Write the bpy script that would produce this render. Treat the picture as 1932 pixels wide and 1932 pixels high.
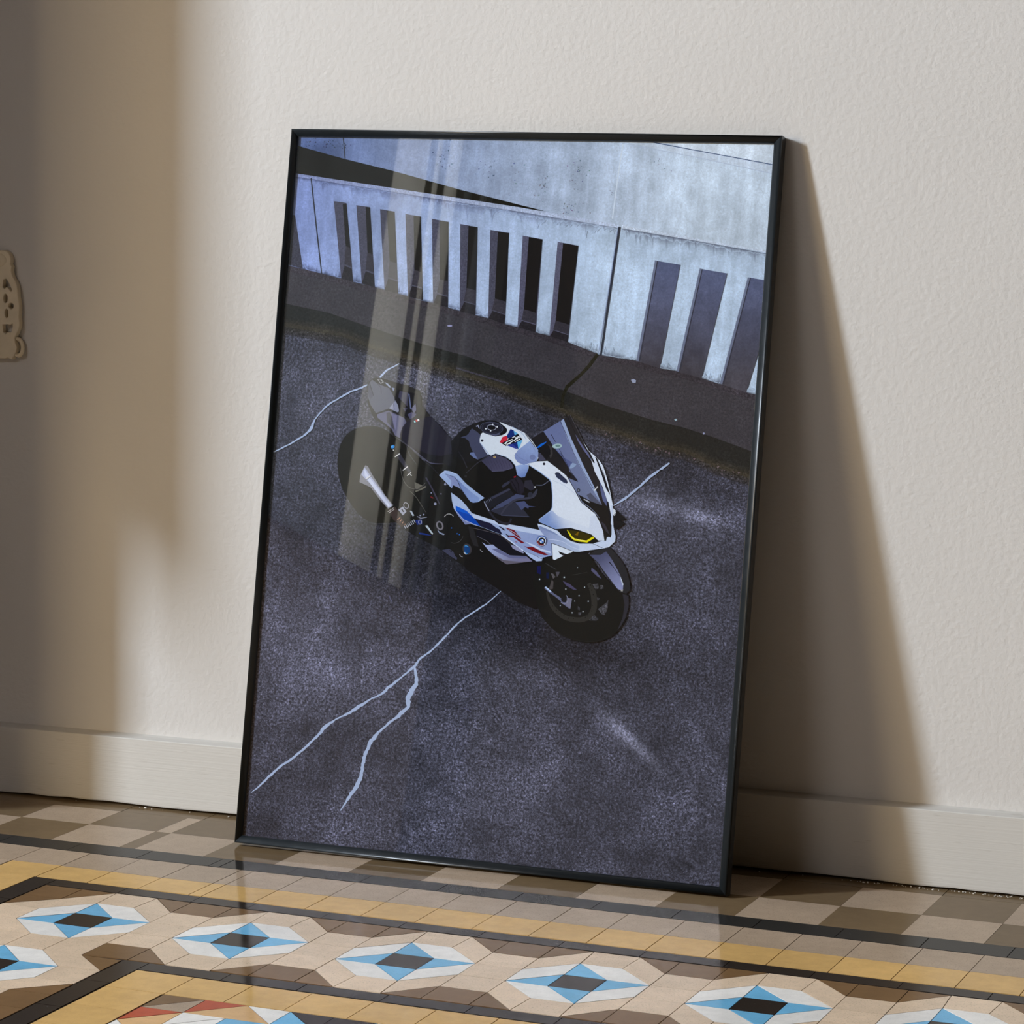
import bpy, bmesh, math, random
from mathutils import Vector, Matrix
from mathutils.geometry import tessellate_polygon

for _o in list(bpy.data.objects):
    bpy.data.objects.remove(_o, do_unlink=True)
SC = bpy.context.scene
COL = SC.collection
random.seed(7)

# ------------------------------------------------------------------ camera
cam_d = bpy.data.cameras.new('camera')
cam_d.sensor_fit = 'HORIZONTAL'
cam_d.sensor_width = 36.0
cam_d.lens = 36.0 * 5513.06 / 1932.0
cam_d.clip_start = 0.05
cam = bpy.data.objects.new('camera', cam_d)
COL.objects.link(cam)
_r, _d, _f = Vector((0.93465, 0.35525, 0.01517)), Vector((0.05606, -0.10509, -0.99288)), Vector((-0.35113, 0.92884, -0.11814))
_m = Matrix((( _r.x, -_d.x, -_f.x), (_r.y, -_d.y, -_f.y), (_r.z, -_d.z, -_f.z))).to_4x4()
_m.translation = (1.7086, -3.6779, 0.9286)
cam.matrix_world = _m
SC.camera = cam

# ------------------------------------------------------------------ view, world, window light
SC.view_settings.view_transform = 'Standard'
SC.view_settings.look = 'None'
SC.view_settings.gamma = 1.0
SC.view_settings.use_curve_mapping = False
SC.view_settings.exposure = 0.0

world = bpy.data.worlds.new('world')
SC.world = world
world.use_nodes = True
_bg = world.node_tree.nodes['Background']
_bg.inputs[0].default_value = (1.0, 0.76, 0.46, 1)     # dim warm light from the rest of the flat
_bg.inputs[1].default_value = 0.025

def area(name, loc, rot, sx, sy, power, color, spread=180):
    d = bpy.data.lights.new(name, 'AREA')
    d.shape = 'RECTANGLE'; d.size = sx; d.size_y = sy
    d.energy = power; d.color = color; d.spread = math.radians(spread)
    o = bpy.data.objects.new(name, d)
    COL.objects.link(o)
    o.location = loc; o.rotation_euler = rot
    return o
# daylight through the two windows of the left wall (size = along the wall, size_y = height)
LIGHT_A = area('daylight_high_window', (-6.32, -4.65, 3.825), (0, math.radians(-90), 0), 1.55, 0.70, 1310, (0.745, 0.855, 1.0))
LIGHT_B = area('daylight_curtained_window', (-6.32, -6.28, 1.80), (0, math.radians(-90), 0), 3.0, 2.3, 350, (1.0, 0.76, 0.42))
LIGHT_C = area('daylight_far_window', (-3.525, -8.74, 2.95), (math.radians(90), 0, 0), 1.15, 2.3, 42, (0.98, 0.98, 1.0))

# ------------------------------------------------------------------ helpers
def s2l(c):
    c = c / 255.0
    return c / 12.92 if c <= 0.04045 else ((c + 0.055) / 1.055) ** 2.4
def rgb(r, g, b): return (s2l(r), s2l(g), s2l(b), 1.0)
def link(name, me, parent=None):
    o = bpy.data.objects.new(name, me); COL.objects.link(o)
    if parent: o.parent = parent
    return o
def build(name, bm, mats, parent=None, smooth=False):
    me = bpy.data.meshes.new(name)
    bm.normal_update(); bm.to_mesh(me); bm.free()
    for m in (mats if isinstance(mats, (list, tuple)) else [mats]): me.materials.append(m)
    if smooth:
        for p in me.polygons: p.use_smooth = True
    return link(name, me, parent)
def box(bm, x0, x1, y0, y1, z0, z1, mi=0):
    v = [bm.verts.new(p) for p in ((x0,y0,z0),(x1,y0,z0),(x1,y1,z0),(x0,y1,z0),(x0,y0,z1),(x1,y0,z1),(x1,y1,z1),(x0,y1,z1))]
    for q in ((0,3,2,1),(4,5,6,7),(0,1,5,4),(1,2,6,5),(2,3,7,6),(3,0,4,7)):
        f = bm.faces.new([v[i] for i in q]); f.material_index = mi
def structure(o): o['kind'] = 'structure'; return o
def tag(o, label, cat, group=None):
    o['label'] = label; o['category'] = cat
    if group: o['group'] = group
    return o

class N:
    """small node helper"""
    def __init__(s, name):
        s.m = bpy.data.materials.new(name); s.m.use_nodes = True
        s.t = s.m.node_tree; s.t.nodes.clear()
        s.out = s.t.nodes.new('ShaderNodeOutputMaterial')
    def n(s, typ, **kw):
        nd = s.t.nodes.new('ShaderNode' + typ)
        for k, v in kw.items(): setattr(nd, k, v)
        return nd
    def l(s, a, b): s.t.links.new(a, b)
    def noise(s, vec, scale, detail=2, rough=.5, dist=0.0):
        nd = s.n('TexNoise'); nd.inputs['Scale'].default_value = scale; nd.inputs['Detail'].default_value = detail
        nd.inputs['Roughness'].default_value = rough; nd.inputs['Distortion'].default_value = dist
        s.l(vec, nd.inputs['Vector']); return nd.outputs['Fac']
    def math(s, op, a, b=None, c=None, clamp=False):
        nd = s.n('Math', operation=op); nd.use_clamp = clamp
        for i, v in enumerate((a, b, c)):
            if v is None: continue
            if isinstance(v, (int, float)): nd.inputs[i].default_value = v
            else: s.l(v, nd.inputs[i])
        return nd.outputs[0]
    def mapr(s, v, a, b, c, d, clamp=True):
        nd = s.n('MapRange'); nd.clamp = clamp
        s.l(v, nd.inputs[0])
        for i, x in enumerate((a, b, c, d)): nd.inputs[i+1].default_value = x
        return nd.outputs[0]
    def coord(s, scale=(1,1,1), kind='Object', rot=(0,0,0)):
        tc = s.n('TexCoord'); mp = s.n('Mapping'); mp.inputs['Scale'].default_value = scale; mp.inputs['Rotation'].default_value = rot
        s.l(tc.outputs[kind], mp.inputs[0]); return mp.outputs[0]
    def mul(s, col, fac):   # colour times value
        nd = s.n('VectorMath', operation='SCALE'); s.l(col, nd.inputs[0])
        if isinstance(fac, (int, float)): nd.inputs['Scale'].default_value = fac
        else: s.l(fac, nd.inputs['Scale'])
        return nd.outputs[0]
    def mix(s, a, b, fac):
        nd = s.n('Mix', data_type='RGBA'); 
        for v, i in ((fac, 0), (a, 6), (b, 7)):
            if isinstance(v, (int, float)): nd.inputs[i].default_value = v
            elif isinstance(v, tuple): nd.inputs[i].default_value = v
            else: s.l(v, nd.inputs[i])
        return nd.outputs[2]
    def bsdf(s, col, rough, spec=.5, bump=None, bstr=.1, bdist=.001, **kw):
        b = s.n('BsdfPrincipled')
        if isinstance(col, tuple): b.inputs['Base Color'].default_value = col
        else: s.l(col, b.inputs['Base Color'])
        if isinstance(rough, (int, float)): b.inputs['Roughness'].default_value = rough
        else: s.l(rough, b.inputs['Roughness'])
        b.inputs['Specular IOR Level'].default_value = spec
        for k, v in kw.items(): b.inputs[k].default_value = v
        if bump is not None:
            bp = s.n('Bump'); bp.inputs['Strength'].default_value = bstr; bp.inputs['Distance'].default_value = bdist
            s.l(bump, bp.inputs['Height']); s.l(bp.outputs[0], b.inputs['Normal'])
        s.l(b.outputs[0], s.out.inputs[0]); return b

# ------------------------------------------------------------------ materials
def mat_wall():
    n = N('cream_plaster'); c = n.coord()
    big = n.noise(c, 2.2, 3); fine = n.noise(c, 130, 3, .55)
    stretched = n.noise(n.coord((90, 90, 210)), 1.0, 2, .5)
    f = n.mapr(big, .3, .7, .965, 1.02)
    pits = n.mapr(n.noise(c, 55, 1), .10, .17, .72, 1.0)
    col = n.mul(n.mix(rgb(208, 204, 198), rgb(208, 204, 198), 0.0), n.math('MULTIPLY', f, pits))
    h = n.math('ADD', n.math('MULTIPLY', fine, .8), n.math('MULTIPLY', stretched, .35))
    n.bsdf(col, .62, .25, h, .55, .0016); return n.m
def mat_base():
    n = N('painted_baseboard'); brush = n.noise(n.coord((6, 6, 420)), 1.0, 4, .6)
    c = n.coord(); big = n.noise(c, 5, 3)
    col = n.mul(n.mix(rgb(203, 199, 191), rgb(203, 199, 191), 0.0), n.mapr(big, .3, .7, .96, 1.02))
    col = n.mix(col, rgb(150, 140, 125), n.mapr(n.noise(n.coord((30, 30, 300)), 1.0, 2), .66, .78, 0, .35))
    n.bsdf(col, .5, .3, brush, .35, .0012); return n.m
def mat_tile(name, c, spec_dark=.5, fleck=.0, rough=.075):
    n = N(name); co = n.coord()
    big = n.noise(co, 9, 4, .6); fleckn = n.noise(co, 430, 2, .7); streak = n.noise(co, 60, 4, .6)
    at = n.n('Attribute', attribute_name='tint')
    base = n.mul(n.mix(rgb(*c), rgb(*c), 0.0), at.outputs['Fac'])
    base = n.mul(base, n.mapr(big, .25, .75, .88, 1.08))
    base = n.mul(base, n.mapr(streak, .3, .7, .93, 1.05))
    base = n.mul(base, n.mapr(fleckn, .28, .44, 1 - spec_dark, 1.0))
    if fleck: base = n.mix(base, rgb(235, 230, 220), n.mapr(n.noise(co, 300, 1), .74, .80, 0, fleck))
    # worn polish: long faint scratches and matt patches
    ro = n.mapr(n.noise(co, 22, 4, .65), .3, .75, rough, rough + .07)
    h = n.math('ADD', n.noise(co, 35, 2), n.math('MULTIPLY', fleckn, .10))
    b = n.bsdf(base, .7, 0.0, h, .03, .0012)
    b.inputs['Coat Weight'].default_value = .55; n.l(ro, b.inputs['Coat Roughness']); b.inputs['Coat IOR'].default_value = 1.5
    n.l(b.inputs['Normal'].links[0].from_socket, b.inputs['Coat Normal']); return n.m
def plain(name, c, rough=.5, spec=.5, **kw):
    n = N(name); co = n.coord(); f = n.mapr(n.noise(co, 40, 3), .3, .7, .94, 1.05)
    n.bsdf(n.mul(n.mix(rgb(*c), rgb(*c), 0.0), f), rough, spec, **kw); return n.m

M_WALL, M_BASE = mat_wall(), mat_base()
TM = [mat_tile('tile_cream', (232, 206, 176), .38),      # 0 band ground
      mat_tile('tile_brown', (126, 96, 64), .12),          # 1
      mat_tile('tile_white', (246, 242, 234), .14),        # 2
      mat_tile('tile_blue', (118, 188, 226), .15),          # 3
      mat_tile('tile_black', (50, 43, 38), .25, .13),      # 4
      mat_tile('tile_yellow', (220, 178, 112), .10),        # 5
      mat_tile('tile_grey_beige', (182, 160, 136), .42),   # 6 pale checker and row
      mat_tile('tile_taupe', (118, 98, 72), .12),          # 7 dark checker
      mat_tile('tile_red', (184, 80, 52), .12),            # 8
      mat_tile('tile_sand', (226, 182, 128), .12),         # 9
      mat_tile('tile_grout', (60, 50, 42), .5, .25, .7),   # 10
      mat_tile('tile_slate', (50, 49, 47), .25, .16)]       # 11

# ------------------------------------------------------------------ floor
U = 0.0525
PH = math.atan(.66 / 28.6); CP, SP = math.cos(PH), math.sin(PH)
def TW(x, y):                       # tile units -> metres in the room
    y -= 11.2077
    return ((CP * x + SP * y) * U, (-SP * x + CP * y) * U)
def inset(poly, d):
    nn = len(poly); A = sum(poly[i][0]*poly[(i+1)%nn][1]-poly[(i+1)%nn][0]*poly[i][1] for i in range(nn))
    if A < 0: poly = poly[::-1]
    o = []
    for i in range(nn):
        a, b, c = Vector(poly[i-1]), Vector(poly[i]), Vector(poly[(i+1) % nn])
        e1, e2 = (b-a), (c-b)
        if e1.length < 1e-6 or e2.length < 1e-6: continue
        e1.normalize(); e2.normalize(); n1, n2 = Vector((-e1.y, e1.x)), Vector((-e2.y, e2.x))
        k = 1 + n1.dot(n2)
        if k < .06: k = .06
        o.append(b + (n1+n2) / k * d)
    return o
fb = bmesh.new()
tint = fb.faces.layers.float.new('tint')
def tile(pts, mi, gap=.00052, z=0.0):
    q = inset([TW(*p) for p in pts], gap + random.uniform(-.00008, .0001))
    if len(q) < 3: return
    t = random.uniform(.93, 1.05)
    zz = z + random.uniform(-.00012, .00012)
    top = [fb.verts.new((p.x, p.y, zz)) for p in q]
    bot = [fb.verts.new((p.x, p.y, -.0012)) for p in q]
    f = fb.faces.new(top); f.material_index = mi; f[tint] = t
    for i in range(len(q)):
        g = fb.faces.new((top[i], bot[i], bot[(i+1) % len(q)], top[(i+1) % len(q)])); g.material_index = mi; g[tint] = t * .8
def jit(a=.015): return random.uniform(-a, a)
D = 4.12
XMAX, XMIN, YMIN = 46, -60, -40
def yb(x): return 6.72 + .0125 * min(max(x + 7, 0), 27)          # top of the slate strip
def ya(x): return 5.85 + .03 * min(max(x + 2, 0), 7)             # top of the pale row
def yc(x): return 4.38 + .036 * min(max(x, 0), 5.5)              # top of the yellow row
def y1(x): return 8.68 + .0125 * min(max(x + 7, -4), 30)
def y2(x): return 10.38 + .027 * min(max(x + 7, -4), 30)
def yw(x): return 11.0 + .66 / 28.6 * (x + 9) + .5
def row(xs, lo, hi, mi, alt=None):
    for i in range(len(xs) - 1):
        a, b = xs[i], xs[i+1]
        m = mi if alt is None else (mi, alt)[i % 2]
        if isinstance(mi, list): m = mi[i % len(mi)]
        tile([(a, lo(a)), (b, lo(b)), (b, hi(b)), (a, hi(a))], m)
def cst(v): return lambda x: v
# star band
def star(cx, cy, top=True, left=False, right=True, bottom=True, last_r=False):
    g = lambda pts, m: tile([(cx + px, cy + py) for px, py in pts], m)
    g([(-.5,-.5),(.5,-.5),(.5,.5),(-.5,.5)], 4)
    g([(-.5,.5),(.5,.5),(-.5,1.5)], 3); g([(-.5,.5),(-1.5,-.5),(-.5,-.5)], 3)
    g([(-.5,-.5),(.5,-1.5),(.5,-.5)], 3); g([(.5,-.5),(1.5,.5),(.5,.5)], 3)
    g([(-.5,1.5),(.5,.5),(1.5,.5),(.5,1.5)], 2); g([(-1.5,-.5),(-.5,.5),(-.5,1.5),(-1.5,.5)], 2)
    g([(.5,-.5),(.5,-1.5),(1.5,-.5),(1.5,.5)], 2); g([(-1.5,-.5),(-.5,-1.5),(.5,-1.5),(-.5,-.5)], 2)
def horiz_side(cx, cy, s, first=False):      # pieces between the octagon and a horizontal strip; s=+1 wall side
    a = D - 3.0
    if s > 0:
        tile([(cx-.5,cy+1.5),(cx+.5,cy+1.5),(cx+.56,cy+2.53),(cx-.56,cy+2.53)], 0)
        tile([(cx-1.5,cy+.5),(cx-.5,cy+1.5),(cx-.56,cy+2.53),(cx-1.5,cy+1.5)], 0)
        tile([(cx+.5,cy+1.5),(cx+1.5,cy+.5),(cx+1.5,cy+1.5),(cx+.56,cy+2.53)], 0)
        tile([(cx+.56,cy+2.53),(cx+1.5,cy+1.5),(cx+1.5,cy+2.53)], 1)
        tile([(cx-.56,cy+2.53),(cx-1.5,cy+2.53),(cx-1.5,cy+1.5)], 1)
        tile([(cx+1.5,cy+1.5),(cx+1.5+a,cy+1.5),(cx+1.5+a,cy+2.53),(cx+1.5,cy+2.53)], 1)
    else:
        tile([(cx-.5,cy-1.5),(cx+.5,cy-1.5),(cx+.56,cy-2.53),(cx-.56,cy-2.53)], 0)
        tile([(cx-1.5,cy-.5),(cx-.5,cy-1.5),(cx-.56,cy-2.53),(cx-1.5,cy-1.5)], 0)
        tile([(cx+.5,cy-1.5),(cx+1.5,cy-.5),(cx+1.5,cy-1.5),(cx+.56,cy-2.53)], 0)
        tile([(cx+.56,cy-2.53),(cx+1.5,cy-1.5),(cx+1.5,cy-2.53)], 1)
        if not first:
            tile([(cx-.56,cy-2.53),(cx-1.5,cy-2.53),(cx-1.5,cy-1.5)], 1)
        tile([(cx+1.5,cy-1.5),(cx+1.5+a,cy-1.5),(cx+1.5+a,cy-2.53),(cx+1.5,cy-2.53)], 1)
def vert_side(cx, cy, s):        # pieces between octagon and a vertical strip, s=-1 left
    a = D - 3.0
    if s < 0:
        tile([(cx-1.5,cy-.5),(cx-1.5,cy+.5),(cx-2.53,cy+.56),(cx-2.53,cy-.56)], 0)
        tile([(cx-1.5,cy+.5),(cx-.5,cy+1.5),(cx-1.5,cy+1.5),(cx-2.53,cy+.56)], 0)
        tile([(cx-1.5,cy-.5),(cx-.5,cy-1.5),(cx-1.5,cy-1.5),(cx-2.53,cy-.56)], 0)
        tile([(cx-2.53,cy+.56),(cx-1.5,cy+1.5),(cx-2.53,cy+1.5)], 1)
        tile([(cx-2.53,cy-.56),(cx-1.5,cy-1.5),(cx-2.53,cy-1.5)], 1)
        tile([(cx-2.53,cy-1.5),(cx-1.5,cy-1.5),(cx-1.5,cy-1.5-a),(cx-2.53,cy-1.5-a)], 1)
    else:
        tile([(cx+1.5,cy-.5),(cx+1.5,cy+.5),(cx+2.53,cy+.56),(cx+2.53,cy-.56)], 0)
        tile([(cx+1.5,cy+.5),(cx+.5,cy+1.5),(cx+1.5,cy+1.5),(cx+2.53,cy+.56)], 0)
        tile([(cx+1.5,cy-.5),(cx+.5,cy-1.5),(cx+1.5,cy-1.5),(cx+2.53,cy-.56)], 0)
        tile([(cx+2.53,cy+.56),(cx+1.5,cy+1.5),(cx+2.53,cy+1.5)], 1)
        tile([(cx+2.53,cy-.56),(cx+1.5,cy-1.5),(cx+2.53,cy-1.5)], 1)
        tile([(cx+2.53,cy-1.5),(cx+1.5,cy-1.5),(cx+1.5,cy-1.5-a),(cx+2.53,cy-1.5-a)], 1)
NS = 11
for k in range(NS):
    cx = k * D
    star(cx, 0); horiz_side(cx, 0, 1, k == 0)
    if k > 0: horiz_side(cx, 0, -1, False)
    for j in (-1, 0, 1):         # three plain squares between neighbouring stars
        tile([(cx+1.5, j-.5),(cx+D-1.5, j-.5),(cx+D-1.5, j+.5),(cx+1.5, j+.5)], 0)
# corner of the band: below the first star it runs towards the room
tile([(.5,-1.5),(1.5,-.5),(1.5,-1.5)], 0)
tile([(1.5,-1.5),(D-1.5,-1.5),(D-1.5,-2.53),(1.5,-2.53)], 1)
tile([(1.5,-1.5),(1.5,-2.62),(2.53,-2.53)], 1)
for k in range(8):
    cy = -k * D
    if k: star(0, cy)
    vert_side(0, cy, -1)
    if k: vert_side(0, cy, 1)
    for j in (-1, 0, 1):
        tile([(j-.5, cy-1.5),(j+.5, cy-1.5),(j+.5, cy-D+1.5),(j-.5, cy-D+1.5)], 0)
tile([(.5,-1.5),(1.5,-1.5),(1.5,-1.52),(.5,-1.52)], 0)
tile([(-2.53,1.5),(-1.5,1.5),(-1.5,2.53),(-2.53,2.53)], 1)
# outer black strip (corner at -3.2, 3.12), pale and yellow rows, slate strip, checker
bx = [-2.56, -.57, 1.44, 2.94, 4.91, 6.9, 8.9, 10.88, 12.86]
while bx[-1] < XMAX: bx.append(bx[-1] + 1.99)
row(bx, cst(2.57), cst(3.13), 4)
tile([(-3.2,3.13),(-2.56,3.13),(-2.56,1.0),(-3.2,1.0)], 4)
yy = 1.0
while yy > YMIN: tile([(-3.2,yy),(-2.57,yy),(-2.57,yy-2),(-3.2,yy-2)], 4); yy -= 2
jx = [-3.2, -1.75, -.33, 1.07, 1.42, 2.82, 4.2, 5.67, 7.06, 8.5]
while jx[-1] < XMAX: jx.append(jx[-1] + 1.432)
row(jx, cst(3.17), yc, 5)
tile([(-4.62,3.17),(-3.2,3.17),(-3.2,4.4),(-4.62,4.36)], 5)
yy = 3.17
while yy > YMIN:
    tile([(-4.62,yy),(-3.22,yy),(-3.22,yy-1.43),(-4.62,yy-1.43)], 5)
    yy -= 1.43
jx2 = [-6.0, -4.63] + jx
row(jx2, yc, ya, 6)
yy = 4.36
while yy > YMIN: tile([(-6.0,yy),(-4.64,yy),(-4.64,yy-1.43),(-6.0,yy-1.43)], 6); yy -= 1.43
dx = [-8.05, -6.0, -3.95, -1.91, .12, .42, 2.27, 4.27, 6.33, 8.35, 10.37, 12.39, 14.41, 16.41, 18.43]
while dx[-1] < XMAX: dx.append(dx[-1] + 2.02)
_l = [-8.05]
while _l[0] > XMIN: _l.insert(0, _l[0] - 2.03)
row(_l[:-1] + dx, lambda x: ya(x) + .02, yb, 11)
yy = 5.82
while yy > YMIN: tile([(-6.98,yy),(-6.03,yy),(-6.03,yy-2.02),(-6.98,yy-2.02)], 11); yy -= 2.02
ck = [-9.05, -7.0, -4.93, -2.91, -2.46, -.48, 1.55, 3.57, 5.58, 7.61, 9.66, 11.7, 13.7, 15.75, 17.75, 19.71]
while ck[-1] < XMAX: ck.append(ck[-1] + 2.03)
while ck[0] > XMIN: ck.insert(0, ck[0] - 2.03)
i0 = ck.index(-7.0)
for i in range(len(ck) - 1):
    dark = ((i - i0) % 2 == 0)
    for lo, hi, dk in ((yb, y1, dark), (y1, y2, not dark)):
        a, b = ck[i], ck[i+1]
        tile([(a, lo(a)), (b, lo(b)), (b, hi(b)), (a, hi(a))], 7 if dk else 6, .0001 if random.random() < .6 else .0003)
row([c for c in ck[::2]], y2, yw, 7)
xx = -7.0                                  # plain field left of the border
while xx > XMIN:
    yy = 5.9
    while yy > YMIN: tile([(xx-2,yy),(xx,yy),(xx,yy-2),(xx-2,yy-2)], 1 if (round(xx/2)+round(yy/2)) % 2 else 11); yy -= 2
    xx -= 2
# inner strip, inner yellow row, inner field
row([3.2, 5.24, 7.08, 9.03, 11.0, 13.0] + [13.0 + 1.98*k for k in range(1, 17)], cst(-3.13), cst(-2.57), 4)
tile([(2.57,-2.57),(3.2,-2.57),(3.2,-4.3),(2.57,-4.3)], 4)
yy = -4.3
while yy > YMIN: tile([(2.57,yy),(3.18,yy),(3.18,yy-2),(2.57,yy-2)], 4); yy -= 2
ix = [4.65, 6.08, 7.5, 8.96, 10.4] + [10.4 + 1.43*k for k in range(1, 26)]
row(ix, cst(-4.56), cst(-3.17), 5)
tile([(3.22,-3.17),(4.65,-3.17),(4.65,-4.56),(3.22,-4.56)], 5)
yy = -4.56
while yy > YMIN: tile([(3.22,yy),(4.63,yy),(4.63,yy-1.43),(3.22,yy-1.43)], 5); yy -= 1.43
def motif(ox, oy):                         # 8 x 8 star carpet of the inner field
    g = lambda pts, m: tile([(ox + px*1.005, oy - py*1.005) for px, py in pts], m)
    q = [([(0,0),(1,0),(0,1)],1),([(1,0),(0,1),(1,1)],6),([(0,1),(1,1),(0,2)],8),([(1,0),(2,0),(1,1)],8),([(2,0),(1,1),(3,1)],9),([(2,0),(3,0),(3,1)],2),
         ([(0,2),(1,1),(1,3)],9),([(0,2),(0,3),(1,3)],2),([(1,1),(2,1),(1,2)],2),([(3,0),(3,1),(4,1)],3),([(3,0),(4,0),(4,1)],4),
         ([(0,3),(1,3),(1,4)],3),([(0,3),(0,4),(1,4)],4),([(2,1),(3,1),(2,2)],3),([(1,2),(1,3),(2,2)],3),([(2,1),(2,2),(1,2)],2),([(3,1),(4,1),(4,2)],2),([(3,1),(4,2),(3,2)],4),
         ([(1,3),(1,4),(2,4)],2),([(1,3),(2,4),(2,3)],4),([(3,1),(3,2),(2,2)],9),([(1,3),(2,3),(2,2)],9),([(2,2),(4,2),(4,4),(2,4)],2)]
    for pts, m in q:
        g(pts, m); g([(8-a, b) for a, b in pts], m); g([(a, 8-b) for a, b in pts], m); g([(8-a, 8-b) for a, b in pts], m)
for a in range(4):
    for b in range(4): motif(4.67 + a*8.08, -4.58 - b*8.08)
# bedding under the joints
gv = [fb.verts.new(p) for p in ((-6.6,-8.9,-.0009),(4.2,-8.9,-.0009),(4.2,.03,-.0009),(-6.6,.03,-.0009))]
gf = fb.faces.new(gv); gf.material_index = 10; gf[tint] = 1.0
gv = [fb.verts.new(p) for p in ((-6.6,-8.9,-.06),(4.2,-8.9,-.06),(4.2,.03,-.06),(-6.6,.03,-.06))]
gf = fb.faces.new(gv[::-1]); gf.material_index = 10; gf[tint] = 1.0
floor = structure(build('floor', fb, TM))

# ------------------------------------------------------------------ walls, baseboard, ceiling, windows
WY = .0218
bm = bmesh.new(); box(bm, -6.5, 4.2, WY, WY + .2, -.06, 4.9); structure(build('wall_back', bm, M_WALL))
bm = bmesh.new()
nx = 320; rows_ = []
for i in range(nx + 1):
    x = -6.2 + 10.2 * i / nx
    h = .0992 + .0036 * min(max(x + .47, 0), 2)
    hi = i > 0 and i < nx
    zb = .0034 + (random.uniform(-.0009, .0012) if hi else 0)
    prof = [(0.0006, zb), (0.0, zb + .002), (0.0, h - .0012), (.0008, h - .0002), (.0022, h), (.0150, h + .0012), (WY + .001, h + .0030), (WY + .001, zb)]
    rows_.append([bm.verts.new((x, py, pz)) for py, pz in prof])
for i in range(nx):
    a, b = rows_[i], rows_[i+1]; m = len(a)
    for k in range(m): bm.faces.new((a[k], b[k], b[(k+1) % m], a[(k+1) % m]))
bm.faces.new(rows_[0]); bm.faces.new(rows_[-1][::-1])
structure(build('baseboard_back', bm, M_BASE))

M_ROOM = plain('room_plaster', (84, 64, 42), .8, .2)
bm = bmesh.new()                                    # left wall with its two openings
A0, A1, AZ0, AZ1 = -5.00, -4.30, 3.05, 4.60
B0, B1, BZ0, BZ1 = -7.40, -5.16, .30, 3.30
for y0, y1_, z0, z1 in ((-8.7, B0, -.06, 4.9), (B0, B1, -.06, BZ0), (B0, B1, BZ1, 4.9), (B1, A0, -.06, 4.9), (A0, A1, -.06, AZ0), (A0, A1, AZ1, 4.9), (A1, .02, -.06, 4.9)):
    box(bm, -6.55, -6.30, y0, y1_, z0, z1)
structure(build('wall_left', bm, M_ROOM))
bm = bmesh.new()                                    # far wall, behind the photographer
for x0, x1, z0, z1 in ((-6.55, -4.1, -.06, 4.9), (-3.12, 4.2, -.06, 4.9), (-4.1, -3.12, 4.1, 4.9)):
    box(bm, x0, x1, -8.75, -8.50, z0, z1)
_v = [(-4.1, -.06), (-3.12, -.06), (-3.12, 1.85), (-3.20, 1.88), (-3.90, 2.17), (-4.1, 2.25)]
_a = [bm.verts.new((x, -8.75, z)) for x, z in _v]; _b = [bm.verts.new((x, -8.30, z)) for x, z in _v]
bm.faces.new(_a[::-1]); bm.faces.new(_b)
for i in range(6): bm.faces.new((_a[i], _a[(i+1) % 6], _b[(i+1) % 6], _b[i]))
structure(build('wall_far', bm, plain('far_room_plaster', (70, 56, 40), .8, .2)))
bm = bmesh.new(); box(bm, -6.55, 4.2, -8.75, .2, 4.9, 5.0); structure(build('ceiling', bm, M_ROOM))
M_FRAME = plain('window_paint', (150, 132, 108), .5, .4)
def window(name, plane, a0, a1, z0, z1, muntins):
    bm = bmesh.new(); w = .05
    def bar(u0, u1, v0, v1):
        if plane[0] == 'x': box(bm, plane[1] - .06, plane[1] - .02, u0, u1, v0, v1)
        else: box(bm, u0, u1, plane[1] - .06, plane[1] - .02, v0, v1)
    bar(a0, a0 + w, z0, z1); bar(a1 - w, a1, z0, z1); bar(a0, a1, z0, z0 + w); bar(a0, a1, z1 - w, z1)
    for m in muntins: bar(m - .02, m + .02, z0, z1)
    structure(build(name, bm, M_FRAME))
window('window_1', ('x', -6.36), A0, A1, AZ0, AZ1, [])
window('window_2', ('x', -6.36), B0, B1, BZ0, BZ1, [-6.3])

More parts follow.
